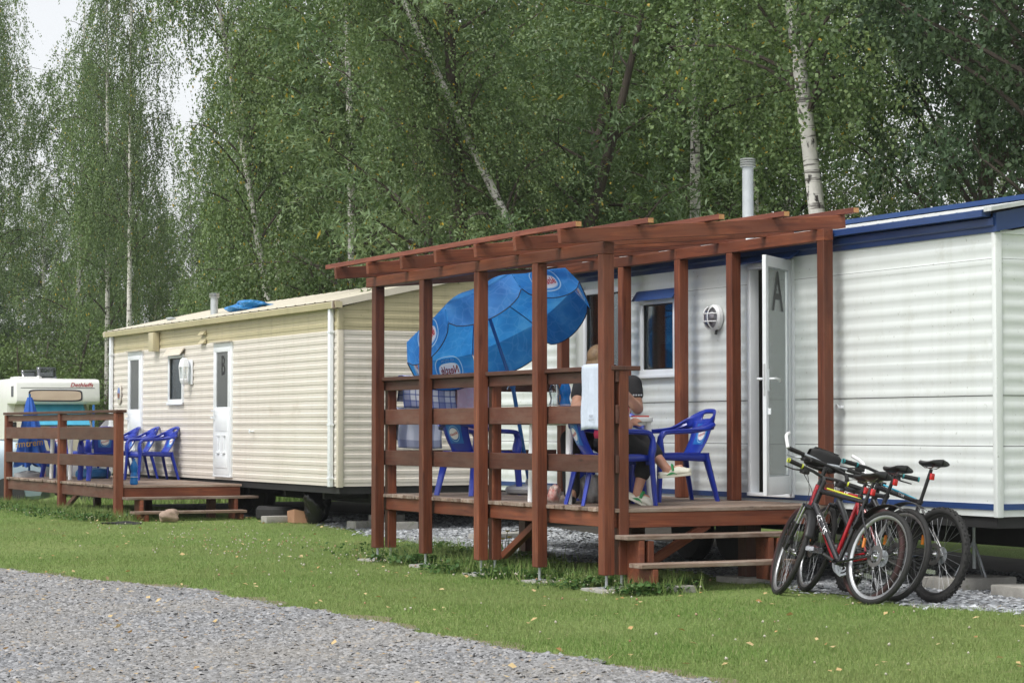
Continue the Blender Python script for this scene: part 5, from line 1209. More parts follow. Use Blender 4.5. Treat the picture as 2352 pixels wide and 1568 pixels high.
bottle('plastic_bottle', 8.685, 16.62, TT, .32, .047, MT['pet'], 'clear plastic bottle standing on the table behind the railing', MT['cap_r'])
bottle('plastic_bottle', 8.775, 16.60, TT, .335, .047, MT['petblue'], 'blue plastic bottle beside the clear one on the table', MT['cap_b'])
bottle('plastic_bottle', 8.37, 27.47, DB, .33, .050, MT['petblue'], 'blue plastic bottle standing on the smaller deck beside the corner post', MT['cap_b'])
o = wp(MB().lathe([(.0, .002), (.03, .002), (.045, .03), (.055, .075), (.052, .075), (.04, .03), (.0, .012)], (9.21, 16.36, TT), 'z', 18, cap=False), 'patterned_bowl', pm('cream_glazed_bowl', (.62, .58, .48), (.30, .22, .16), rough=.3, scale=30), None, True); tag(o, 'small cream patterned bowl on the white table', 'bowl')
o = wp(MB().prism(ell(.07, .05, 20, 0, 0, 5), .012, Matrix.Translation((9.34, 16.33, TT+.007))), 'red_tray', pm('red_plastic', (.5, .05, .03), rough=.4), None, bevel=.003); tag(o, 'flat red item lying on the edge of the white table', 'tray')
def crumple(c, s, seed, n=2, amp=.35):
    bm = bmesh.new(); bmesh.ops.create_icosphere(bm, subdivisions=n+2, radius=1); g = np.random.default_rng(seed); k = g.normal(0, 2.2, (7, 3)); ph = g.uniform(0, 6, 7)
    for v in bm.verts:
        d = 1+amp*.3*sum(math.sin(v.co.dot(Vector(k[i]))*1.6+ph[i]) for i in range(7))*.5+amp*.10*math.sin(v.co.x*17+ph[0])*math.sin(v.co.y*19+ph[1])*math.sin(v.co.z*15+ph[2])
        v.co = Vector((v.co.x*s[0]*d, v.co.y*s[1]*d, max(v.co.z, -.75)*s[2]*d))+Vector(c)
    me = bpy.data.meshes.new('lump'); bm.to_mesh(me); bm.free(); return me
o = link('plastic_bag', crumple((9.0, 16.55, DZ+.10), (.13, .12, .13), 3), pm('crinkled_white_film', (.55, .56, .57), (.42, .38, .36), rough=.3, scale=16, transl=.3), None, True); tag(o, 'crinkled pale plastic bag on the deck under the table', 'bag')
o = link('food_packet', crumple((8.80, 16.85, DZ+.06), (.06, .05, .08), 5), pm('printed_packet', (.6, .55, .5), (.45, .08, .06), rough=.35, scale=18), None, True); tag(o, 'small red and white packet on the deck beside the parasol base', 'packet')
# ------------------------------------------------------------------ bicycles (local x forward, y left, z up)
MT['chrome'] = pm('bright_metal', (.62, .63, .64), (.5, .5, .5), rough=.22, metal=1.0)
MT['spoke'] = pm('spoke_steel', (.30, .31, .32), rough=.35, metal=.9)
MT['disc'] = pm('dull_disc_steel', (.16, .155, .15), (.11, .105, .10), rough=.5, metal=.7)
MT['blk_paint'] = pm('black_frame_paint', (.010, .010, .012), (.014, .014, .016), rough=.25, coat=.3)
MT['red_paint'] = pm('red_frame_paint', (.36, .008, .016), (.28, .006, .012), rough=.22, coat=.4)
MT['cyan_paint'] = pm('cyan_paint', (.02, .36, .55), rough=.3); MT['yel_paint'] = pm('acid_yellow', (.55, .60, .05), rough=.4)
MT['wht_paint'] = pm('white_paint', (.75, .75, .76), rough=.3); MT['teal'] = pm('teal_rubber', (.02, .22, .24), rough=.7)
MT['redlens'] = pm('red_lens', (.55, .02, .02), rough=.15, coat=.5); MT['amber'] = pm('amber_reflector', (.65, .20, .02), rough=.2, coat=.3)
MT['bagcloth'] = pm('black_bag_cloth', (.012, .012, .014), (.02, .02, .02), rough=.8); MT['bagwin'] = pm('clear_bag_window', (.30, .33, .36), (.38, .41, .44), rough=.12, coat=.5)
WR = .345
def make_wheel(root, name, c, steer, knob, rimm, tyrem=None, disc=False, cass=False):
    """wheel centred at c, turned by steer about z"""
    w = empty(name, c); w.parent = root; w.rotation_euler = (0, 0, steer)
    tr = .027 if knob else .021; n = 48
    t = MB().tube([((WR-tr)*math.cos(2*math.pi*i/n), 0, (WR-tr)*math.sin(2*math.pi*i/n)) for i in range(n)], tr, 10, closed=True)
    ty = link('tyre', t.mesh('tyre'), tyrem or MT['rubber'], w, True)
    if knob:
        k = MB(); m = 66
        for i in range(m):
            a = 2*math.pi*i/m; ca, sa = math.cos(a), math.sin(a); rt = Matrix.Rotation(-a, 3, 'Y')
            for yy in ((-.012, .012) if i % 2 else (-.022, 0, .022)): k.box(((WR-.001-abs(yy)*.25)*ca, yy, (WR-.001-abs(yy)*.25)*sa), (.008, .009, .014), rt)
        link('tread_blocks', k.mesh('tread'), MT['rubber'], ty)['kind'] = 'stuff'
    ri = WR-2*tr
    rm = MB().lathe([(ri+.006, -.013), (ri-.010, -.010), (ri-.020, 0), (ri-.010, .010), (ri+.006, .013)], (0, 0, 0), 'y', 48, cap=False)
    link('rim', rm.mesh('rim'), rimm, w, True)
    s = MB()
    for i in range(28):
        a = 2*math.pi*i/28; b = a+(.9 if i % 4 < 2 else -.9); yy = .028 if i % 2 else -.028
        s.tube([(.022*math.cos(b), yy, .022*math.sin(b)), ((ri-.014)*math.cos(a), 0, (ri-.014)*math.sin(a))], .0013, 4, cap=False)
    link('spokes', s.mesh('spokes'), MT['spoke'], w)['kind'] = 'stuff'
    h = MB().lathe([(.008, -.055), (.008, -.04), (.020, -.034), (.020, -.028), (.011, -.02), (.011, .02), (.020, .028), (.020, .034), (.008, .04), (.008, .055)], (0, 0, 0), 'y', 14)
    link('hub', h.mesh('hub'), MT['chrome'], w, True)
    if disc: link('brake_disc', MB().lathe([(.050, .040), (.08, .040), (.08, .042), (.050, .042)], (0, 0, 0), 'y', 28, cap=False).mesh('disc'), MT['disc'], w)
    if cass:
        k = MB()
        for j, r_ in enumerate((.062, .056, .050, .044, .038, .032, .026)): k.lathe([(r_, -.030-j*.0035), (r_, -.0315-j*.0035)], (0, 0, 0), 'y', 22)
        link('cassette', k.mesh('cassette'), MT['galv'], w)
    link('reflector', MB().box((0, 0, .0), (.02, .012, .07)).mesh('r'), MT['amber'], w).location = (.20, .0, .10)
    return w
def bike(loc, heading, lean, frame, label, steer=-.35, rimm=None, knob=False, tyrem=None, bar='flat', top_col=None, saddle_h=.97, seatpost=None, mud=True, fmud=False, texts=(), grips=None, bag=False, barend=False, tail='post', slope=.0, disc=True, sx=0.0):
    b = empty('bicycle', (0, 0, 0), 0, label, 'bicycle', 'bicycles leaning beside the deck steps')
    rimm = rimm or MT['alu']
    make_wheel(b, 'wheel', (0, 0, WR), 0, knob, rimm, tyrem, disc, True)
    hb = Vector((.865, 0, .70)); ht = Vector((.825, 0, .835)); bb = Vector((.435, 0, .285)); stt = Vector((.285, 0, .765-slope)); ra = Vector((0, 0, WR)); fa0 = Vector((1.075, 0, WR))
    sa = (ht-hb).normalized(); rot = Matrix.Rotation(steer, 4, sa)
    def st(p): return hb+(rot @ (Vector(p)-hb))
    fr = MB().tube([ht+sa*-.01+Vector((-.01, 0, -.012)), stt], [.021, .017], 12); fr.tube([hb+sa*.015, bb], [.025, .022], 12); fr.tube([stt+(stt-bb).normalized()*.02, bb], .0165, 12)
    fr.tube([hb-sa*.012, ht+sa*.012], .024, 14); fr.lathe([(.022, -.036), (.022, .036)], bb, 'y', 14)
    fo = wp(fr, 'frame', frame, b, True)
    stays = MB()
    for s in (-1, 1):
        stays.tube([bb+Vector((-.03, s*.03, 0)), bb+Vector((-.12, s*.048, .008)), ra+Vector((.02, s*.062, -.004))], [.011, .010, .008], 8)
        stays.tube([stt+Vector((-.012, s*.018, -.05)), stt+Vector((-.07, s*.045, -.13)), ra+Vector((.01, s*.062, .01))], [.009, .009, .007], 8)
    stays.tube([stt+Vector((-.07, -.045, -.13)), stt+Vector((-.07, .045, -.13))], .008, 8)
    wp(stays, 'stays', frame, b, True)
    if top_col is not None:
        dd = (stt-ht); up_ = Vector((-.004, 0, .0125)); wp(MB().tube([ht+dd*.12+up_*1.1, ht+dd*.90+up_*.85], .0065, 6), 'stripe', top_col, fo)
    # fork (steered), front wheel
    fk = MB(); cr = hb-sa*.03
    fk.tube([st(cr+Vector((0, -.062, 0))), st(cr), st(cr+Vector((0, .062, 0)))], [.017, .02, .017], 10)
    for s in (-1, 1):
        p0 = cr+Vector((0, s*.058, .0)); p1 = fa0+Vector((-.012, s*.058, 0)); fk.tube([st(p0+(p1-p0)*.38), st(p1)], [.0195, .017], 10)
    wp(fk, 'fork', MT['blk_paint'], b, True)
    stn = MB()
    for s in (-1, 1):
        p0 = cr+Vector((0, s*.058, .0)); p1 = fa0+Vector((-.012, s*.058, 0)); stn.tube([st(p0), st(p0+(p1-p0)*.42)], .0125, 10)
    wp(stn, 'fork_stanchion', MT['chrome'], b, True)
    fw = make_wheel(b, 'wheel', st(fa0), 0, knob, rimm, tyrem, disc, False); fw.rotation_euler = (rot.to_3x3() @ Matrix.Identity(3)).to_euler()
    if disc:
        wp(MB().box(tuple(st(fa0+Vector((-.05, .055, .075)))), (.05, .03, .06)), 'brake_caliper', MT['black'], b)
    # stem and bars
    sm = ht+sa*(.05+sx); bc = sm+Vector((.06, 0, .045)); bw = .31
    stm = MB().tube([st(ht+sa*.0), st(sm+sa*.01)], .017, 10); stm.tube([st(sm), st(bc)], .015, 10); wp(stm, 'stem', MT['black'], b, True)
    def bp(y): return st(bc+Vector((-.045*(abs(y)/bw)**2, y, .018*min(1, abs(y)/.1))))
    hbar = wp(MB().tube([bp(-bw+.005+2*(bw-.005)*i/14) for i in range(15)], .0125, 10), 'handlebar', MT['black'] if not barend else MT['galv'], b, True)
    for s in (-1, 1):
        gr = wp(MB().tube([bp(s*(bw-.13)), bp(s*(bw-.065)), bp(s*bw)], [.0165, .0175, .0175], 12), 'grip', MT['rubber'], hbar, True)
        if grips is not None:
            for yy in (bw-.128, bw-.012): wp(MB().tube([bp(s*yy), bp(s*(yy+.012))], .0195, 12), 'grip_ring', grips, gr, True)
        wp(MB().tube([bp(s*(bw-.15))+Vector((.03, 0, -.02)), bp(s*(bw-.10))+Vector((.062, 0, -.032)), bp(s*(bw-.02))+Vector((.058, 0, -.038))], [.009, .006, .005], 6), 'brake_lever', MT['black'] if not barend else MT['galv'], hbar, True)
        wp(MB().box(tuple(bp(s*(bw-.165))+Vector((.02, 0, -.022))), (.055, .06, .04)), 'shifter', MT['black'], hbar, bevel=.008)
        if barend: wp(MB().tube(smoothn([bp(s*(bw+.012)), bp(s*(bw+.012))+Vector((.03, 0, .05)), bp(s*(bw+.01))+Vector((.065, -s*.005, .10)), bp(s*(bw-.02))+Vector((.12, -s*.03, .135))], 9), .0135, 10), 'bar_end', MT['wht_paint'], hbar, True)
    cb = MB()
    for s in (-1, 1): cb.tube(smoothn([bp(s*.15)+Vector((.03, 0, -.02)), bp(s*.09)+Vector((.10, 0, -.03)), st(hb+Vector((.06, s*.03, .10))), st(hb+Vector((.02, s*.04, -.05)))], 10), .0026, 5)
    wp(cb, 'cables', MT['black'], b)
    # seat
    d = (stt-bb).normalized(); sp_top = stt+d*((saddle_h-.06-stt.z)/d.z)
    wp(MB().tube([stt, sp_top], .0135, 12), 'seatpost', seatpost or MT['black'], b, True)
    wp(MB().tube([stt-d*.005, stt+d*.018], .021, 12), 'seat_clamp', MT['black'], b, True)
    def sad(u, t):
        x = -.135+.275*t; w = .075*(1-t)**.9*(1 if t > .12 else (t/.12)**.45)+.020*min(1, (1-t)/.06+.35)*min(1, t/.1+.2); a = u*2*math.pi
        return sp_top+Vector((x+.005, w*math.cos(a), .042+.012*(2*t-1)**2+(.022 if math.sin(a) > 0 else .028)*math.sin(a)*(1-.3*t)))
    sd_ = wp(MB().grid(sad, 20, 18, closed_u=True), 'saddle', MT['black'], b, True)
    rl = MB()
    for s in (-1, 1): rl.tube([sp_top+Vector((-.10, s*.03, .035)), sp_top+Vector((-.03, s*.022, .008)), sp_top+Vector((.05, s*.02, .01)), sp_top+Vector((.11, s*.01, .03))], .0035, 6)
    wp(rl, 'saddle_rails', MT['chrome'], sd_)
    # tail light, mudguards
    if tail:
        p = stt+d*.09 if tail == 'low' else sp_top-d*.045
        tl = wp(MB().box(tuple(p+Vector((-.035, 0, -.01))), (.024, .034, .050)), 'tail_light', MT['redlens'], b, bevel=.008); wp(MB().box(tuple(p+Vector((-.012, 0, -.01))), (.02, .02, .02)), 'light_bracket', MT['black'], tl)
    def guard(c, a0, a1, nm, r0=.035, w=.032, f=lambda p: p):
        n_ = 16
        def fn(u, t):
            a = a0+(a1-a0)*u; y = (2*t-1)*w; r_ = WR+r0-.25*abs(y)*abs(y)/w*.9; return f(c+Vector((r_*math.cos(a), y, r_*math.sin(a))))
        solid(wp(MB().grid(fn, n_, 5), nm, MT['black'], b, True), .003, 0)
    if mud: guard(ra, R(30), R(118), 'rear_mudguard', .045)
    if fmud: guard(fa0, R(100), R(168), 'front_mudguard', .04, .036, st)
    # drive side: chainring, cranks, pedals, chain, derailleur
    cr_ = MB().lathe([(.07, -.046), (.092, -.046), (.095, -.048), (.092, -.05), (.07, -.05)], bb, 'y', 32, cap=False); cr_.lathe([(.045, -.042), (.06, -.042), (.06, -.045), (.045, -.045)], bb, 'y', 28, cap=False)
    for i in range(5):
        a = i*2*math.pi/5; cr_.tube([bb+Vector((0, -.047, 0)), bb+Vector((.082*math.cos(a), -.047, .082*math.sin(a)))], .007, 6)
    wp(cr_, 'chainring', MT['galv'], b)
    ca = R(200)
    for s, a in ((-1, ca), (1, ca+math.pi)):
        e = bb+Vector((.17*math.cos(a), s*.068, .17*math.sin(a))); c_ = wp(MB().tube([bb+Vector((0, s*.05, 0)), e], [.014, .011], 8), 'crank', MT['black'], b, True)
        pd = MB().box(tuple(e+Vector((0, s*.055, .012))), (.09, .010, .012)); pd.box(tuple(e+Vector((0, s*.055, -.012))), (.09, .010, .012))
        for xx in (-.045, .045): pd.box(tuple(e+Vector((xx, s*.055, 0))), (.008, .085, .03))
        for yy in (.016, .094): pd.box(tuple(e+Vector((0, s*yy, 0))), (.095, .007, .03))
        pd.tube([e, e+Vector((0, s*.1, 0))], .008, 8); wp(pd, 'pedal', MT['chrome'], c_)
    ch = MB()
    for zz, z2 in ((.092, .05), (-.092, -.06)): ch.tube([bb+Vector((0, -.045, zz)), ra+Vector((0, -.042, z2))], .004, 5)
    wp(ch, 'chain', MT['dark'], b)
    de = MB().box(tuple(ra+Vector((.01, -.07, -.05))), (.03, .02, .05)); de.box(tuple(ra+Vector((.03, -.07, -.11))), (.025, .012, .09)); wp(de, 'derailleur', MT['black'], b, bevel=.004)
    for (s_, where, size, mat, off) in texts:
        if where == 'down': a_, e_, rr = hb+sa*.015, bb, .0255
        else: a_, e_, rr = ht, stt, .0212
        L = (e_-a_).length; dx = (e_-a_).normalized(); 
        for sg in (-1, 1):
            up2 = dx.cross(Vector((0, sg, 0))).normalized()
            if up2.z < 0: up2 = -up2
            def fnt(p, sg=sg, up2=up2):
                sgn = -1 if sg < 0 else 1
                tpos = L*off+(p.x if sg > 0 else p.x)*1.0
                h = p.y/rr; h = max(-1.3, min(1.3, h))
                return a_+dx*tpos+(up2*math.sin(h)*(1 if sg > 0 else 1)+Vector((0, sg, 0))*math.cos(h))*(rr+.0015)
            # left side (sg>0) reads from head to rear; right side reversed
            text_obj('frame_lettering', s_, size, mat, fo, fn=(lambda p, f=fnt: f(p)) if sg > 0 else (lambda p, f=fnt: f(Vector((-p.x, p.y, 0)))))
    if bag:
        bc_ = st(bc+Vector((.02, 0, .03))); 
        def bgf(u, t):
            a = u*2*math.pi; x = .058*abs(math.cos(a))**.5*(1 if math.cos(a) > 0 else -1); z = .06*abs(math.sin(a))**.5*(1 if math.sin(a) > 0 else -1)
            k = 1-.25*abs(2*t-1)**4; return bc+Vector((.07+x*k-.02*z/.06, (2*t-1)*.125, .035+z*k*1.25))
        bg_ = wp(MB().grid(lambda u, t: st(bgf(u, t)), 24, 12, closed_u=True).add([], []), 'handlebar_bag', MT['bagcloth'], b, True, label='black handlebar bag with clear window')
        wp(MB().grid(lambda u, t: st(bc+Vector((.015+.10*u, (2*t-1)*.10, (.1035-.018*(u-.5))))), 6, 8), 'map_window', MT['bagwin'], bg_)
    q = Quaternion((0, 0, 1), heading) @ Quaternion((1, 0, 0), lean); b.rotation_euler = q.to_euler(); b.location = loc
    return b
HD = R(90)
# lean: top moves to world +x (= local -y) -> positive rotation about local x is y->z ; top -> -y
bike((9.42, 13.20, g0(9.42, 13.2)+.004), R(94), R(16), MT['blk_paint'], 'black bicycle with yellow stripes and white lettering, nearest the camera, shiny rear rim', -.42, rimm=MT['alu'], top_col=MT['yel_paint'], saddle_h=.955, mud=True, fmud=True, texts=(('KELLYS', 'down', .062, MT['wht_paint'], .36),), grips=MT['yel_paint'], tail='low', slope=.02)
bike((9.53, 13.42, g0(9.5, 13.4)+.006), R(92), R(14.5), MT['red_paint'], 'red bicycle with white bar ends and black handlebar bag', -.34, rimm=MT['dark'], tyrem=pm('dark_red_tyre', (.05, .012, .012), (.03, .02, .02), rough=.8), saddle_h=.93, mud=False, texts=(('ANTA', 'down', .052, MT['wht_paint'], .45), ('SX', 'top', .05, MT['wht_paint'], .72)), barend=True, bag=True, tail='post', disc=False, slope=.0, sx=.09)
bike((9.70, 13.33, g0(9.7, 13.3)+.006), R(91), R(14), pm('dark_grey_frame', (.03, .032, .035), rough=.3, coat=.3), 'dark grey bicycle with rear mudguard, third from the camera', -.32, saddle_h=.99, mud=True, tail='post')
bike((9.90, 13.10, g0(9.9, 13.1)+.006), R(90), R(9), MT['blk_paint'], 'black mountain bicycle with cyan top tube and knobbly tyres, nearest the wall', -.30, rimm=MT['black'], knob=True, top_col=MT['cyan_paint'], saddle_h=1.02, mud=False, grips=MT['teal'], texts=(('TEAM', 'top', .03, MT['wht_paint'], .6),), tail='post', slope=.05)
# ------------------------------------------------------------------ people: capsules fused by a voxel remesh into one skin
def skin_mat(name, c):
    m = pm(name, c, tuple(x*.86 for x in c), rough=.5, scale=14); b = m.node_tree.nodes['Principled BSDF']
    b.inputs['Subsurface Weight'].default_value = .12; b.inputs['Subsurface Radius'].default_value = (.01, .004, .002); return m
def fuse(mb, name, mat, parent, voxel=.009, it=6, label=None):
    o = wp(mb, name, mat, parent, True)
    r = o.modifiers.new('fuse', 'REMESH'); r.mode = 'VOXEL'; r.voxel_size = voxel; r.use_smooth_shade = True
    s = o.modifiers.new('soft', 'SMOOTH'); s.factor = .5; s.iterations = it
    if label: o['label'] = label
    return o
def limbs(mb, pts_, rad, k=1.0):
    for (a, b), (ra, rb) in zip(zip(pts_[:-1], pts_[1:]), zip(rad[:-1], rad[1:])): mb.capsule(a, b, ra*k, rb*k, 12, 4)
def hand(mb, wrist, fdir, palm_n, curl=.35, s=1.0):
    """wrist->fingers along fdir, palm facing palm_n; four fingers and a thumb of their own"""
    f = Vector(fdir).normalized(); n = Vector(palm_n); n = (n-f*n.dot(f)).normalized(); sd = f.cross(n)
    w = Vector(wrist); c = w+f*.05*s
    for i in range(4):
        o_ = (i-1.5)*.019*s; L = (.066, .076, .071, .056)[i]*s; r = .0085*s
        k0 = w+f*.085*s+sd*o_; mb.capsule(w+f*.015*s+sd*o_*.6, k0, .013*s, .0105*s, 8, 3)
        d1 = (f*math.cos(curl)+n*math.sin(curl)); k1 = k0+d1*L*.5; d2 = (f*math.cos(curl*2.2)+n*math.sin(curl*2.2)); k2 = k1+d2*L*.5
        mb.capsule(k0, k1, r*1.05, r, 8, 3); mb.capsule(k1, k2, r, r*.85, 8, 3)
    t0 = w+f*.03*s-sd*.030*s; t1 = t0+(f*.6-sd*.7+n*.2).normalized()*.038*s; t2 = t1+(f*.9-sd*.25+n*.25).normalized()*.032*s
    mb.capsule(w+f*.015*s-sd*.012*s, t0, .015*s, .0125*s, 8, 3); mb.capsule(t0, t1, .0125*s, .0105*s, 8, 3); mb.capsule(t1, t2, .0105*s, .009*s, 8, 3)
def head(mb, c, look, tilt=0.0, s=1.0):
    """skull, jaw, nose, ears, brow; returns frame"""
    f = Vector(look).normalized(); up_ = (Vector((0, 0, 1))-f*f.z).normalized(); sd = up_.cross(f)
    M = Matrix((f, sd, up_)).transposed(); c = Vector(c)
    def P(x, y, z): return c+M @ Vector((x*s, y*s, z*s))
    mb.ball(P(-.005, 0, .025), (.098*s, .076*s, .098*s), 16, 12, M); mb.ball(P(.018, 0, -.045), (.070*s, .060*s, .070*s), 14, 10, M); mb.ball(P(.055, 0, -.092), .026*s, 10, 8)
    mb.capsule(P(.090, 0, .012), P(.108, 0, -.028), .009*s, .015*s, 8, 3)
    for q in (-1, 1):
        mb.ball(P(-.004, q*.078, -.012), (.018*s, .008*s, .030*s), 8, 6, M); mb.capsule(P(.083, q*.018, .022), P(.078, q*.045, .022), .009*s, .008*s, 8, 3); mb.ball(P(.070, q*.036, -.035), .022*s, 8, 6)
    mb.capsule(P(.086, -.016, -.062), P(.086, .016, -.062), .008*s, .008*s, 8, 3); mb.capsule(P(.083, -.014, -.074), P(.083, .014, -.074), .009*s, .009*s, 8, 3)
    return P, M
def eyes(P, M, parent, iris):
    for q in (-1, 1):
        e = wp(MB().ball(P(.079, q*.031, .004), .0115, 10, 8), 'eye', MT['wht_paint'], parent, True); wp(MB().ball(P(.0875, q*.031, .004), .0052, 8, 6), 'iris', iris, e, True)
SK1 = skin_mat('sunburnt_skin', (.50, .255, .175)); SK2 = skin_mat('tanned_skin', (.50, .27, .18))
MT['blk_cloth'] = pm('black_jersey', (.010, .010, .012), (.018, .018, .02), rough=.9, scale=9, bmp=.5, bscale=22)
MT['char_cloth'] = pm('charcoal_stretch_cloth', (.010, .010, .011), (.017, .016, .017), rough=.9, scale=9, bmp=.4, bscale=20)
MT['pink_cloth'] = pm('hot_pink_jersey', (.70, .05, .12), (.60, .04, .10), rough=.8)
MT['clog'] = pm('cream_foam', (.70, .68, .58), (.62, .60, .50), rough=.6); MT['green_pl'] = pm('green_foam', (.03, .27, .08), rough=.55)
dark_i = pm('dark_iris', (.03, .02, .015), rough=.2)
# person with crossed legs, pink top, facing the wall (world +x), left arm on the table edge
PP = empty('person', (8.93, 15.98, DZ), 0, 'seated person in pink top and black cropped trousers, legs crossed, one green-strapped cream clog dangling', 'person')
hp = Vector((8.88, 15.98, DZ+.52)); ch_ = Vector((8.82, 16.0, DZ+.86)); nk = Vector((8.80, 16.0, DZ+1.00)); hc = Vector((8.785, 16.02, DZ+1.155))
hipL, hipR = hp+Vector((.02, .10, 0)), hp+Vector((.02, -.10, 0))
kneeX = Vector((9.15, 15.97, 1.175)); ankX = Vector((9.225, 15.70, .93)); toeX = Vector((9.39, 15.59, .95))
kneeB = Vector((9.14, 15.87, 1.035)); ankB = Vector((9.03, 15.84, .735)); toeB = Vector((9.14, 15.74, .665))
shL, shR = nk+Vector((-.01, .17, -.055)), nk+Vector((.03, -.165, -.06))
elR = Vector((8.92, 15.80, 1.265)); wrR = Vector((8.985, 15.87, 1.29)); elL = Vector((8.93, 16.24, 1.34)); wrL = Vector((9.05, 16.26, 1.37))
mb = MB(); limbs(mb, [hp, ch_, nk, hc], [.125, .115, .055, .05])
mb.ball(ch_+Vector((0, 0, -.02)), (.11, .16, .17), 16, 10); mb.ball(hp, (.14, .17, .12), 14, 10)
for sh, el, wr in ((shL, elL, wrL), (shR, elR, wrR)): limbs(mb, [ch_+(sh-ch_)*.6, sh, el, wr], [.06, .052, .040, .027])
hand(mb, wrR, (.75, .3, .35), (.2, .6, -.6), .30, .95); hand(mb, wrL, (1, .1, -.1), (0, 0, -1), .25, .95)
limbs(mb, [hipL, kneeX, ankX], [.090, .058, .036]); limbs(mb, [hipR, kneeB, ankB], [.090, .058, .036])
mb.ball(kneeX+(ankX-kneeX)*.3, (.052, .052, .06), 10, 8); mb.ball(kneeB+(ankB-kneeB)*.3, (.052, .052, .06), 10, 8)
limbs(mb, [ankX+Vector((0, 0, -.02)), ankX+(toeX-ankX)*.58], [.036, .024]); limbs(mb, [ankB+Vector((0, 0, -.02)), ankB+(toeB-ankB)*.58], [.036, .024])
Pf, Mf = head(mb, hc, (.9, .35, -.12), s=.97)
body = fuse(mb, 'body', SK1, PP); eyes(Pf, Mf, body, dark_i)
mb = MB(); limbs(mb, [hp+Vector((0, 0, .04)), ch_, nk+Vector((0, 0, -.04))], [.140, .128, .072]); mb.ball(ch_+Vector((0, 0, -.02)), (.125, .172, .17), 16, 10); mb.ball(hp+Vector((0, 0, .05)), (.150, .178, .10), 14, 8)
for sh, el in ((shL, elL), (shR, elR)): limbs(mb, [ch_+(sh-ch_)*.6, sh, sh+(el-sh)*.55], [.075, .066, .060])
fuse(mb, 'pink_top', MT['pink_cloth'], PP, .012, 4)
mb = MB(); mb.ball(hp+Vector((0, 0, -.02)), (.152, .185, .115), 14, 10)
limbs(mb, [hipL, kneeX, kneeX+(ankX-kneeX)*.52], [.104, .076, .070]); limbs(mb, [hipR, kneeB, kneeB+(ankB-kneeB)*.48], [.104, .076, .068])
fuse(mb, 'cropped_trousers', MT['char_cloth'], PP, .012, 4)
mb = MB(); mb.ball(Pf(-.022, 0, .048), (.105, .090, .100), 16, 12, Mf)
for i in range(26):
    a = -1.25+2.5*i/25; x0, y0 = -.085*math.cos(a), .088*math.sin(a); mb.tube([Pf(x0*.4, y0*.5, .14), Pf(x0, y0, .06), Pf(x0*1.08-.01, y0*1.06, -.03), Pf(x0*1.0-.015, y0*1.0, -.095-.02*random.random())], [.018, .020, .018, .006], 6)
fuse(mb, 'hair', pm('dark_blond_hair', (.22, .135, .065), (.10, .06, .03), rough=.55, scale=20, stretch=(6, 6, 1)), PP, .008, 1)
def clog(parent, ank, toe, dn):
    f = (Vector(toe)-Vector(ank)); f.normalize(); u = -Vector(dn); u = (u-f*u.dot(f)).normalized(); sd = u.cross(f); M = Matrix((f, sd, u)).transposed(); c = Vector(ank)+f*.055-u*.040
    def P(x, y, z): return c+M @ Vector((x, y, z))
    o = MB()
    def up(u_, t):
        x = -.125+.265*t; w = .040+.016*math.sin(math.pi*min(1, t*1.05))**.7; w *= min(1, ((1-t)/.08+.02))**.5*min(1, (t/.07+.05))**.5
        h = (.030+.028*math.exp(-((t-.62)/.20)**2)+.012*(t < .25)); a = math.pi*u_
        return P(x, w*math.cos(a), max(.0, math.sin(a))**.7*h*(1 if t > .38 else .55)-.008)
    o.grid(up, 16, 22); cl = solid(wp(o, 'clog', MT['clog'], parent, True), .007, 0)
    so = [(-.13+.27*i/11, .046+.012*math.sin(math.pi*(i/11)**.8)) for i in range(12)]; out = [(x, y*(.62 if i in (0, 11) else 1)) for i, (x, y) in enumerate(so)]; out = out+[(x, -y) for x, y in out[::-1]]
    wp(MB().prism(out, .026, Matrix.Translation(P(0, 0, -.018)) @ M.to_4x4()), 'sole', MT['clog'], cl, bevel=.006)
    stp = MB().tube([P(.0, .056, .02), P(-.005, .046, .052), P(-.005, .02, .068), P(-.005, -.02, .068), P(-.005, -.046, .052), P(.0, -.056, .02)], .013, 8, flat=.35); wp(stp, 'strap', MT['green_pl'], cl, True)
    for s_ in (-1, 1):
        pn = MB().prism([(-.045+.09*i/8, .022*math.sin(math.pi*i/8)-.006) for i in range(9)], .006, Matrix((M.col[0], M.col[2], M.col[1]*-1)).transposed().to_4x4()); pn.v = [tuple(Vector(v)+P(-.015, s_*.056, -.004)) for v in pn.v]; wp(pn, 'green_inlay', MT['green_pl'], cl)
    for i in range(5):
        for s_ in (-1, 1): wp(MB().ball(P(.03+.02*i, s_*(.036-.002*i), .036-.003*i), .0038, 6, 4), 'vent_hole', MT['dark'], cl)
    return cl
clog(PP, ankX, toeX, (.1, .0, -1)); clog(PP, ankB+Vector((0, 0, -.0)), toeB, (0, 0, -1))
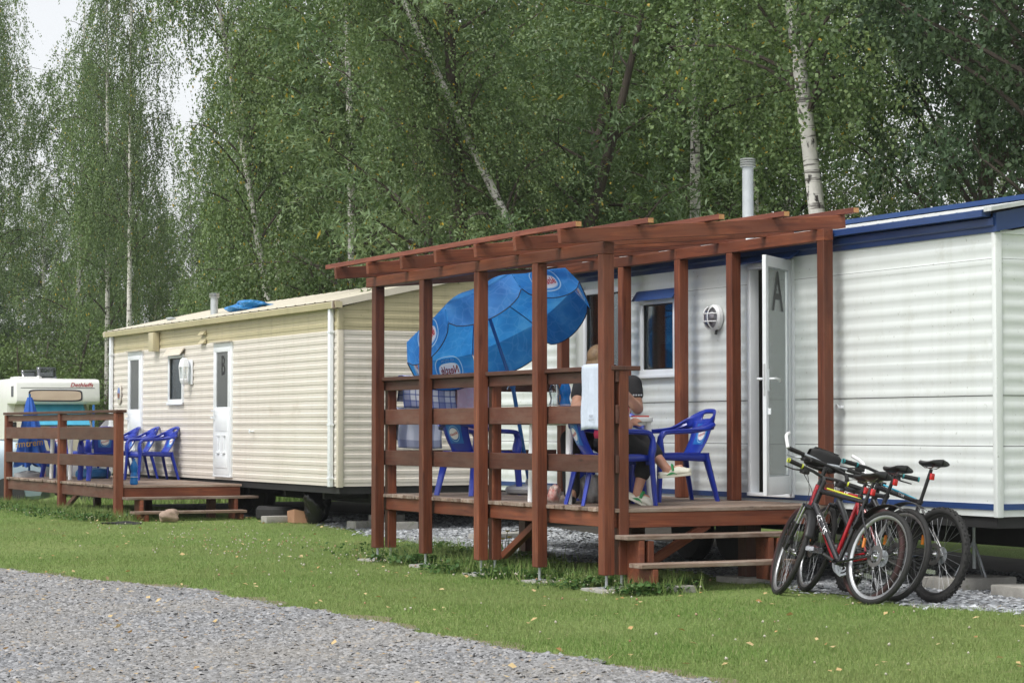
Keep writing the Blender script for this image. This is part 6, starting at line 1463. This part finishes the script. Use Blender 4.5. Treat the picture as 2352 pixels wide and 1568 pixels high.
# person in black behind the table, leaning on folded arms, facing the camera
QQ = empty('person', (9.50, 17.10, DZ), 0, 'seated person in black T-shirt and black trousers behind the table, leaning on bent arms', 'person')
hp = Vector((9.47, 17.10, DZ+.54)); ch_ = Vector((9.40, 16.98, DZ+.90)); nk = Vector((9.34, 16.93, DZ+1.06)); hc = Vector((9.27, 16.86, DZ+1.155))
fw_ = Vector((-.52, -.85, 0)).normalized(); lf_ = Vector((.85, -.52, 0)).normalized()   # lf_: the person's left, towards picture right
shL = nk+lf_*.235+Vector((0, 0, -.06)); shR = nk-lf_*.20+Vector((0, 0, -.07))
elL = Vector((9.54, 16.72, TT+.075)); wrL = Vector((9.31, 16.59, TT+.235)); elR = Vector((9.02, 16.88, TT+.06)); wrR = Vector((9.16, 16.68, TT+.20))
kneeR = Vector((8.875, 16.70, 1.165)); ankR = Vector((8.78, 16.50, .735)); toeR = Vector((8.70, 16.33, .665)); kneeL = Vector((9.20, 16.52, 1.15)); ankL = Vector((9.08, 16.28, .75)); toeL = Vector((9.07, 16.08, .668))
mb = MB(); limbs(mb, [hp, ch_, nk, hc], [.13, .125, .062, .055]); M2 = Matrix((fw_, lf_, Vector((0, 0, 1)))).transposed()
mb.ball(ch_, (.12, .185, .19), 16, 10, M2)
for sh, el, wr in ((shL, elL, wrL), (shR, elR, wrR)): limbs(mb, [ch_+(sh-ch_)*.6, sh, el, wr], [.07, .062, .050, .031])
hand(mb, wrL, (-.5, .1, .8), (.0, .9, -.2), .5); hand(mb, wrR, (.4, .1, .8), (0, .9, -.2), .5)
for kn, an, to, s_ in ((kneeR, ankR, toeR, -1), (kneeL, ankL, toeL, 1)): limbs(mb, [hp+lf_*.1*s_, kn, an, to], [.095, .062, .04, .032])
Pf, Mf = head(mb, hc, (-.55, -.8, -.25)); body = fuse(mb, 'body', SK2, QQ); eyes(Pf, Mf, body, dark_i)
mb = MB(); limbs(mb, [hp, ch_, nk+Vector((0, 0, -.045))], [.150, .145, .080]); mb.ball(ch_, (.135, .205, .20), 16, 10, M2); mb.ball(hp+Vector((0, 0, .03)), (.15, .185, .12), 14, 8, M2)
for sh, el in ((shL, elL), (shR, elR)): limbs(mb, [ch_+(sh-ch_)*.6, sh, sh+(el-sh)*.40], [.09, .082, .078])
sh_ = fuse(mb, 't_shirt', MT['blk_cloth'], QQ, .012, 4)
sl_ = shL+(elL-shL)*.45; nn = (Vector((0, 0, 1.25))-sl_); nn.z = 0; nn.normalize(); s2 = Vector((-nn.y, nn.x, 0))
pt = MB()
for i in range(4): pt.box(tuple(sl_+nn*.0845+s2*(.022*i-.055)*-1+Vector((0, 0, .0))), (.015, .015, .013), Matrix.Rotation(math.atan2(nn.y, nn.x), 3, 'Z'))
wp(pt, 'sleeve_print', MT['galv'], sh_)
mb = MB(); mb.ball(hp+Vector((0, 0, -.03)), (.16, .19, .12), 14, 10, M2)
for kn, an, s_ in ((kneeR, ankR, -1), (kneeL, ankL, 1)): limbs(mb, [hp+lf_*.1*s_, kn, an+Vector((0, 0, -.01))], [.11, .088, .070])
fuse(mb, 'trousers', MT['blk_cloth'], QQ, .012, 4)
for an, to in ((ankR, toeR), (ankL, toeL)):
    f = (to-an); f.z = 0; f.normalize(); m_ = MB(); m_.capsule(an+Vector((0, 0, -.055))-f*.02, to+f*.01, .042, .032, 10, 4); m_.capsule(an+Vector((0, 0, .0)), an+Vector((0, 0, -.06)), .045, .04, 10, 4); fuse(m_, 'shoe', MT['black'], QQ, .009, 3)
mb = MB(); mb.ball(Pf(-.018, 0, .045), (.100, .084, .088), 16, 12, Mf); mb.ball(Pf(-.05, 0, -.01), (.062, .076, .08), 12, 8, Mf)
fuse(mb, 'hair', pm('short_brown_hair', (.06, .04, .025), (.03, .02, .012), rough=.6, scale=20), QQ, .008, 1)
# ------------------------------------------------------------------ vehicles at the far left
def rv(px, v, z=0.0): x, y = at_px(px, v); return Vector((x, y, z))
MT['silver'] = pm('silver_blue_car_paint', (.21, .27, .31), (.18, .24, .28), rough=.28, coat=.6, metal=.25); MT['greyv'] = pm('grey_van_paint', (.16, .16, .17), (.14, .14, .15), rough=.3, coat=.5, metal=.2)
MT['rimsilver'] = pm('silver_alloy', (.60, .61, .62), (.52, .53, .54), rough=.35, metal=.25)
MT['gel'] = pm('white_gelcoat', (.80, .80, .78), (.76, .76, .74), rough=.3, coat=.3); MT['beige'] = pm('beige_cab_paint', (.42, .38, .30), (.36, .33, .26), rough=.4)
MT['acryl'] = glass('smoky_acrylic', (.42, .44, .47), .18); MT['bluescreen'] = pm('blue_windscreen', (.05, .33, .52), (.08, .42, .62), rough=.5, scale=3)
MT['carglass'] = pm('tinted_car_glass', (.03, .04, .045), (.05, .06, .065), rough=.08, coat=.3)
def loft(st_, names=None):
    """st_: list of (x, [(y,z)...]) right half ring mirrored; returns MB"""
    mb = MB(); n = len(st_[0][1])
    for x, ring in st_:
        full = [(-y, z) for y, z in ring]+[(y, z) for y, z in ring[::-1]]
        mb.v += [(x, y, z) for y, z in full]
    m = 2*n
    for i in range(len(st_)-1):
        for j in range(m): k = (j+1) % m; mb.f.append((i*m+j, i*m+k, (i+1)*m+k, (i+1)*m+j))
    mb.f.append(tuple(range(m))); mb.f.append(tuple(range((len(st_)-1)*m, len(st_)*m))[::-1]); return mb
def veh_wheel(root, x, y, r, nspk=10):
    sg = 1 if y > 0 else -1
    w = wp(MB().lathe([(r*.62, -.09), (r*.9, -.10), (r, -.07), (r, .07), (r*.9, .10), (r*.62, .09)], (x, y, r), 'y', 30, cap=False), 'wheel', MT['rubber'], root, True)
    s = MB().lathe([(r*.62, sg*.085), (r*.58, sg*.085), (r*.57, sg*.03)], (x, y, r), 'y', 30, cap=False); s.lathe([(.0, sg*.08), (r*.15, sg*.08), (r*.16, sg*.05)], (x, y, r), 'y', 16, cap=False)
    for i in range(nspk):
        a = 2*math.pi*i/nspk; c, sn = math.cos(a), math.sin(a); s.tube([(x+r*.12*c, y+sg*.075, r+r*.12*sn), (x+r*.6*c, y+sg*.07, r+r*.6*sn)], [r*.05, r*.065], 6)
    wp(s, 'rim', MT['rimsilver'], w, True); wp(MB().lathe([(.0, sg*.01), (r*.6, sg*.01)], (x, y, r), 'y', 24, cap=False), 'rim_back', MT['dark'], w)
def car(name, loc, hd, paint, label, prof, halfw, wheels, wr, wins, cat):
    """prof: list of (x, zbottom, zbelt, ztop, topinset); x forward"""
    c = empty(name, loc, hd, label, cat); kids = []
    st_ = []
    for x, zb, zm, zt, ins in prof:
        st_.append((x, [(halfw*.86, zb), (halfw*.97, zb+.08), (halfw, zb+(zm-zb)*.55), (halfw*.97, zm), (halfw*.97-ins*.55, zm+(zt-zm)*.6), (halfw*.97-ins, zt-.03), (halfw*.80-ins, zt)]))
    loc0, rot0 = c.location.copy(), c.rotation_euler.copy(); c.location = (0, 0, 0); c.rotation_euler = (0, 0, 0)
    body = wp(loft(st_), 'body', paint, c, True, angle=40)
    for nm, pts_, y in wins:
        for sg in (-1, 1):
            m = MB(); m.v = [(p[0], sg*(halfw*.975+.004-p[2]), p[1]) for p in pts_]; m.f = [tuple(range(len(pts_)))]; o = wp(m, nm, MT['carglass'], c); solid(o, .012, 0)
    for x in wheels:
        for sg in (-1, 1):
            veh_wheel(c, x, sg*(halfw-.10), wr); wp(MB().lathe([(wr*1.14, sg*.105), (wr*1.14, -sg*.10)], (x, sg*(halfw-.10), wr+.01), 'y', 28), 'wheel_arch', MT['dark'], c)
    c.location = loc0; c.rotation_euler = rot0; return c
hdl = math.atan2(ST, -CT)
p = rv(41, 50); gzv = g0(p.x, p.y)
fwd = Vector((-CT, ST, 0))
c1 = car('parked_car', p+fwd*1.28+Vector((0, 0, gzv)), hdl, MT['silver'], 'silver-blue hatchback car parked at the left edge behind the smaller deck',
    [(-2.02, .30, .72, .80, .10), (-1.98, .20, .86, .96, .14), (-1.75, .18, .94, 1.40, .22), (-1.2, .18, .95, 1.50, .24), (-.3, .18, .94, 1.52, .24), (.45, .18, .92, 1.40, .24), (1.0, .18, .90, .98, .16), (1.75, .20, .76, .82, .14), (2.0, .28, .58, .64, .12)], .86, (-1.28, 1.28), .31,
    [('side_window', [(-1.65, .98, .10), (-1.0, .98, .10), (-1.0, 1.40, .22), (-1.45, 1.36, .22)], 0), ('side_window', [(-.95, .97, .10), (.65, .95, .10), (.28, 1.36, .22), (-.95, 1.41, .22)], 0)], 'car')
c1.children[0]
for sg in (-1, 1):
    o = MB().box((-2.0, sg*.66, .72), (.08, .22, .18)).build('tail_lamp', MT['redlens'], c1, bevel=.02)
p = rv(238, 51); gzv = g0(p.x, p.y)
c2 = car('parked_van', p-fwd*1.55+Vector((0, 0, gzv)), hdl, MT['greyv'], 'dark grey van parked behind the smaller deck, nose to the left', 
    [(-2.45, .25, 1.02, 1.80, .14), (-2.35, .20, 1.05, 2.02, .16), (0, .20, 1.05, 2.06, .16), (1.35, .20, 1.05, 1.98, .18), (1.75, .20, 1.02, 1.55, .20), (2.15, .20, 1.0, 1.10, .16), (2.45, .25, .85, .92, .14), (2.52, .32, .6, .66, .12)], .92, (-1.4, 1.55), .32,
    [('side_window', [(.42, 1.08, .06), (1.55, 1.08, .06), (1.22, 1.82, .15), (.42, 1.88, .15)], 0), ('side_window', [(-.9, 1.08, .06), (.30, 1.08, .06), (.30, 1.88, .15), (-.9, 1.90, .15)], 0)], 'van')
for sg in (-1, 1): MB().box((1.72, sg*1.03, 1.16), (.12, .20, .22)).build('wing_mirror', MT['silver'], c2, bevel=.03)
MB().bb(-2.3, 2.3, -.95, -.925, .34, .44).build('side_trim', MT['black'], c2)
# motorhome: cab-over body faces the camera
p = rv(128, 60); gzm = g0(p.x, p.y); hd = math.atan2(-CT, -ST)+R(24)       # local +x towards the camera
mh = empty('motorhome', (0, 0, 0), 0, 'white motorhome with sleeping bay over its cab, red lettering, open roof hatches', 'motorhome')
zt = 2.60-gzm; zb = 1.93-gzm; hw = 1.12
al = MB().prism([(-.9, zb+.0), (.22, zb-.02), (.34, zb+.02), (.36, zb+.06), (.36, zb+.18), (.30, zt-.10), (.20, zt-.02), (-.1, zt), (-5.0, zt), (-5.0, .45), (-.9, .45)], 2*hw, Matrix(((1, 0, 0, 0), (0, 0, 1, 0), (0, 1, 0, 0)))); wp(al, 'body', MT['gel'], mh, bevel=.05)
cb_ = loft([(-.95, [(.98, .35), (1.0, .9), (.98, zb-.55), (.90, zb+.0), (.86, zb+.01)]), (-.1, [(.98, .35), (1.0, .9), (.98, zb-.62), (.84, zb+.0), (.80, zb+.01)]), (.42, [(.97, .35), (.99, .85), (.96, zb-.68), (.90, zb-.66), (.80, zb-.64)]), (1.0, [(.90, .40), (.93, .75), (.90, zb-.86), (.82, zb-.84), (.7, zb-.83)]), (1.08, [(.84, .42), (.86, .7), (.84, zb-1.0), (.8, zb-.98), (.7, zb-.97)])])
wp(cb_, 'cab', MT['beige'], mh, True)
m = MB(); m.v = [(-.06, -.74, zb-.03), (-.06, .74, zb-.03), (.40, .84, zb-.60), (.40, -.84, zb-.60)]; m.v = [(a+.03, b, c_+.03) for a, b, c_ in m.v]; m.f = [(0, 1, 2, 3)]; solid(wp(m, 'windscreen', MT['bluescreen'], mh), .01, 0)  # whole windscreen takes a mottled blue colour
def front(y, z, d=0.0):
    # slightly raked front of the bay
    k = (z-(zb+.18))/((zt-.10)-(zb+.18)); k = max(k, -.2*0); return Vector((.36-.06*k+d, y, z))
def fr_panel(y0, y1, z0, z1, d, r=.10):
    n_ = ell((y1-y0)/2, (z1-z0)/2, 32, (y0+y1)/2, (z0+z1)/2, 6); m_ = MB(); m_.v = [tuple(front(a, b, d)) for a, b in n_]; m_.f = [tuple(range(32))]; return m_
fwn = solid(wp(fr_panel(-.80, .64, zb+.05, zb+.37, .008), 'front_window', pm('dark_rubber_frame', (.03, .025, .045), rough=.5), mh), .01, 0)
wp(fr_panel(-.76, .60, zb+.085, zb+.335, .018), 'drawn_blind', pm('beige_blind', (.60, .48, .38), (.54, .42, .33), rough=.25, scale=2, coat=.3), fwn)
wp(MB().add([front(-1.0, zb+.405, .004), front(.98, zb+.405, .004), front(.98, zb+.42, .004), front(-1.0, zb+.42, .004)], [(0, 1, 2, 3)]), 'trim_line', MT['dark'], mh)
text_obj('brand_lettering', 'Dethleffs', .21, MT['red_print'], mh, fn=lambda q: front(.62+q.x*.80, zb+.495+q.y*.72, .008), shear=.3)
sw = MB(); sw.v = [(-.30, hw+.004, zb+.18), (-.02, hw+.004, zb+.18), (-.02, hw+.004, zb+.46), (-.30, hw+.004, zb+.46)]; sw.f = [(0, 1, 2, 3)]
for sgn in (1, -1):
    s2_ = MB(); s2_.v = [(a, sgn*b, c_) for a, b, c_ in sw.v]; s2_.f = sw.f; solid(wp(s2_, 'side_window', MT['carglass'], mh), .01, 0)
for (a, b, wdt, hh) in ((-.75, -.55, .40, .22), (-.55, -.12, .52, .30)):
    h_ = MB().grid(lambda u, t: (a+.02-.10*math.sin(t*1.5), b+(u-.5)*wdt, zt+.02+hh*t), 6, 6); hh_ = solid(wp(h_, 'roof_hatch', MT['acryl'], mh, True), .012, 0); wp(MB().bb(a-.35, a+.02, b-wdt/2, b+wdt/2, zt, zt+.04), 'hatch_frame', MT['gel'], hh_, bevel=.01)
wp(MB().bb(-1.2, -.35, -.98, -.30, zt, zt+.055), 'roof_box', MT['gel'], mh, bevel=.02); wp(MB().lathe([(.05, zt), (.05, zt+.06), (0, zt+.08)], (-.2, -.42, 0), 'z', 12, cap=False), 'roof_cap', MT['gel'], mh, True)
for x in (.25, -3.4):
    for sg in (-1, 1): veh_wheel(mh, x, sg*.92, .33, 8)
for sg in (-1, 1): wp(MB().box((.30, sg*1.18, zb-.62), (.10, .16, .26)), 'wing_mirror', MT['black'], mh, bevel=.02)
mh.location = (p.x, p.y, gzm); mh.rotation_euler = (0, 0, hd)
# ------------------------------------------------------------------ small things on the ground and roof
def lump(name, me, mat, label, cat, smooth=False): return tag(link(name, me, mat, None, smooth), label, cat)
lump('field_stone', crumple((8.55, 26.60, .18), (.125, .10, .085), 8, 2, .30), pm('pinkish_boulder', (.36, .27, .21), (.22, .16, .125), rough=.9, scale=8, bmp=.6, bscale=30), 'rounded pinkish stone on the grass before the steps of the smaller deck', 'stone', True)
lump('tarpaulin', crumple((10.35, 28.7, 2.90), (.26, .50, .085), 9, 3, .45), pm('blue_tarp', (.02, .22, .52), (.015, .16, .42), rough=.4, scale=6), 'crumpled bright blue tarpaulin lying on the cream roof', 'tarpaulin')
lump('rubbish_sack', crumple((10.15, 25.75, .30), (.15, .14, .26), 10, 3, .4), pm('shiny_black_film', (.012, .012, .014), rough=.22), 'shiny black plastic sack standing under the near end of the cream mobile home', 'sack')
lump('black_rag', crumple((7.85, 26.2, .115), (.28, .10, .025), 12, 2, .6), MT['bagcloth'], 'flat dark rag lying on the grass before the smaller deck', 'rag')
bx = MB(); pc = Vector((9.92, 25.85, .10)); 
bx.add([(pc.x-.01, pc.y-.0, pc.z), (pc.x+.30, pc.y-.1, pc.z), (pc.x+.30, pc.y-.1, pc.z+.13), (pc.x+.22, pc.y-.075, pc.z+.10), (pc.x+.17, pc.y-.06, pc.z+.13), (pc.x+.07, pc.y-.03, pc.z+.15), (pc.x-.01, pc.y, pc.z+.17)], [(0, 1, 2, 3, 4, 5, 6)]); bx.add([(pc.x-.01, pc.y, pc.z), (pc.x-.01, pc.y+.25, pc.z), (pc.x-.01, pc.y+.25, pc.z+.14), (pc.x-.01, pc.y, pc.z+.17)], [(0, 1, 2, 3)]); bx.add([(pc.x+.30, pc.y-.1, pc.z), (pc.x+.30, pc.y+.2, pc.z), (pc.x+.30, pc.y+.2, pc.z+.1), (pc.x+.30, pc.y-.1, pc.z+.13)], [(0, 1, 2, 3)])
o = wp(bx, 'cardboard_box', pm('brown_cardboard', (.34, .19, .11), (.28, .15, .085), rough=.85), None); solid(o, .006, 0); tag(o, 'torn brown cardboard box under the cream mobile home', 'box')
def block(x, y, z, sx, sy, sz, rz, label, grp='loose concrete blocks'):
    o = MB().box((0, 0, 0), (sx, sy, sz)).build('concrete_block', MT['conc'], None, bevel=.012); o.location = (x, y, z+sz/2); o.rotation_euler = (0, 0, rz); return tag(o, label, 'block', grp)
block(9.78, 26.15, .09, .34, .16, .09, .1, 'grey concrete block left of the torn cardboard box')
block(10.40, 24.75, .06, .42, .22, .10, .15, 'low mossy concrete block left of the white jack stand')
block(10.62, 24.35, .05, .46, .24, .11, -.1, 'mossy concrete block just behind the far corner post of the pergola')
block(10.75, 24.95, .06, .40, .20, .16, .2, 'concrete block under the white jack stand')
block(11.05, 14.15, .0, .62, .40, .10, .05, 'flat concrete slab under the jack stand behind the bicycles')
block(11.05, 13.20, .0, .70, .50, .09, -.05, 'flat concrete slab at the right edge under the white mobile home')
block(11.2, 22.6, .0, .9, .3, .09, .3, 'long concrete slab seen under the pergola deck')
def jack(x, y, z0, z1, label):
    j = empty('jack_stand', (x, y, z0), 0, label, 'jack stand', 'jack stands under the mobile homes')
    wp(MB().tube([(x, y, z0+.06), (x, y, z1)], .014, 8), 'screw', MT['galv'], j, True); wp(MB().box((x, y, z1), (.10, .10, .012)), 'head_plate', MT['galv'], j)
    for i in range(3):
        a = i*2.09+.5; wp(MB().tube([(x, y, z0+(z1-z0)*.68), (x+.15*math.cos(a), y+.15*math.sin(a), z0)], .009, 6), 'leg', MT['galv'], j, True)
jack(11.1, 14.15, .10, .515, 'tripod jack stand behind the bicycles under the white mobile home')
jack(10.78, 24.95, .22, .50, 'white tripod jack stand under the near end of the cream mobile home')
# old wheel and black crate near the smaller steps
oc = empty('spare_wheel', (9.75, 26.95, .1), 0, 'black spare wheel lying under the cream mobile home beside the steps', 'wheel')
wp(MB().lathe([(.16, 0), (.27, .0), (.30, .04), (.30, .14), (.27, .18), (.16, .18)], (10.05, 26.75, .10), 'z', 26, cap=False), 'tyre', MT['rubber'], oc, True); wp(MB().lathe([(.0, .10), (.16, .12), (.165, .17)], (10.05, 26.75, .10), 'z', 20, cap=False), 'rim', MT['dark'], oc)
# yellow flowers by the deck
fl = empty('buttercup', (9.15, 18.6, 0), 0, 'thin yellow-flowered weed growing under the deck between the posts', 'plant')
yw = pm('buttercup_yellow', (.75, .55, .02), rough=.6); gs = pm('weed_stem', (.06, .12, .03), rough=.8)
for i, (dx, dy, h) in enumerate(((0, 0, .42), (.02, -.12, .32), (-.03, -.26, .27), (.04, .02, .24))):
    wp(MB().tube([(9.15+dx*.3, 18.6+dy*.3, 0), (9.15+dx, 18.6+dy, h)], .003, 5), 'stem', gs, fl)
    f_ = MB()
    for k in range(5): a = k*1.2566; f_.ball((9.15+dx+.012*math.cos(a), 18.6+dy+.012*math.sin(a), h), (.012, .012, .007), 6, 4)
    wp(f_, 'flower_head', yw, fl)

# ------------------------------------------------------------------ thin summer haze
HAZE = 0.0004
if HAZE > 0:
    hz = MB().bb(-440, 540, -240, 940, -1.7, 26).build('haze', None, None); m = bpy.data.materials.new('haze_air'); m.use_nodes = True; nt = m.node_tree; nt.nodes.clear()
    ou = nt.nodes.new('ShaderNodeOutputMaterial'); pv = nt.nodes.new('ShaderNodeVolumePrincipled'); pv.inputs['Color'].default_value = (.95, .97, .98, 1); pv.inputs['Density'].default_value = HAZE; pv.inputs['Anisotropy'].default_value = .2
    nt.links.new(pv.outputs[0], ou.inputs['Volume']); hz.data.materials.append(m); tag(hz, 'thin pale haze in the summer air', 'haze', kind='stuff')
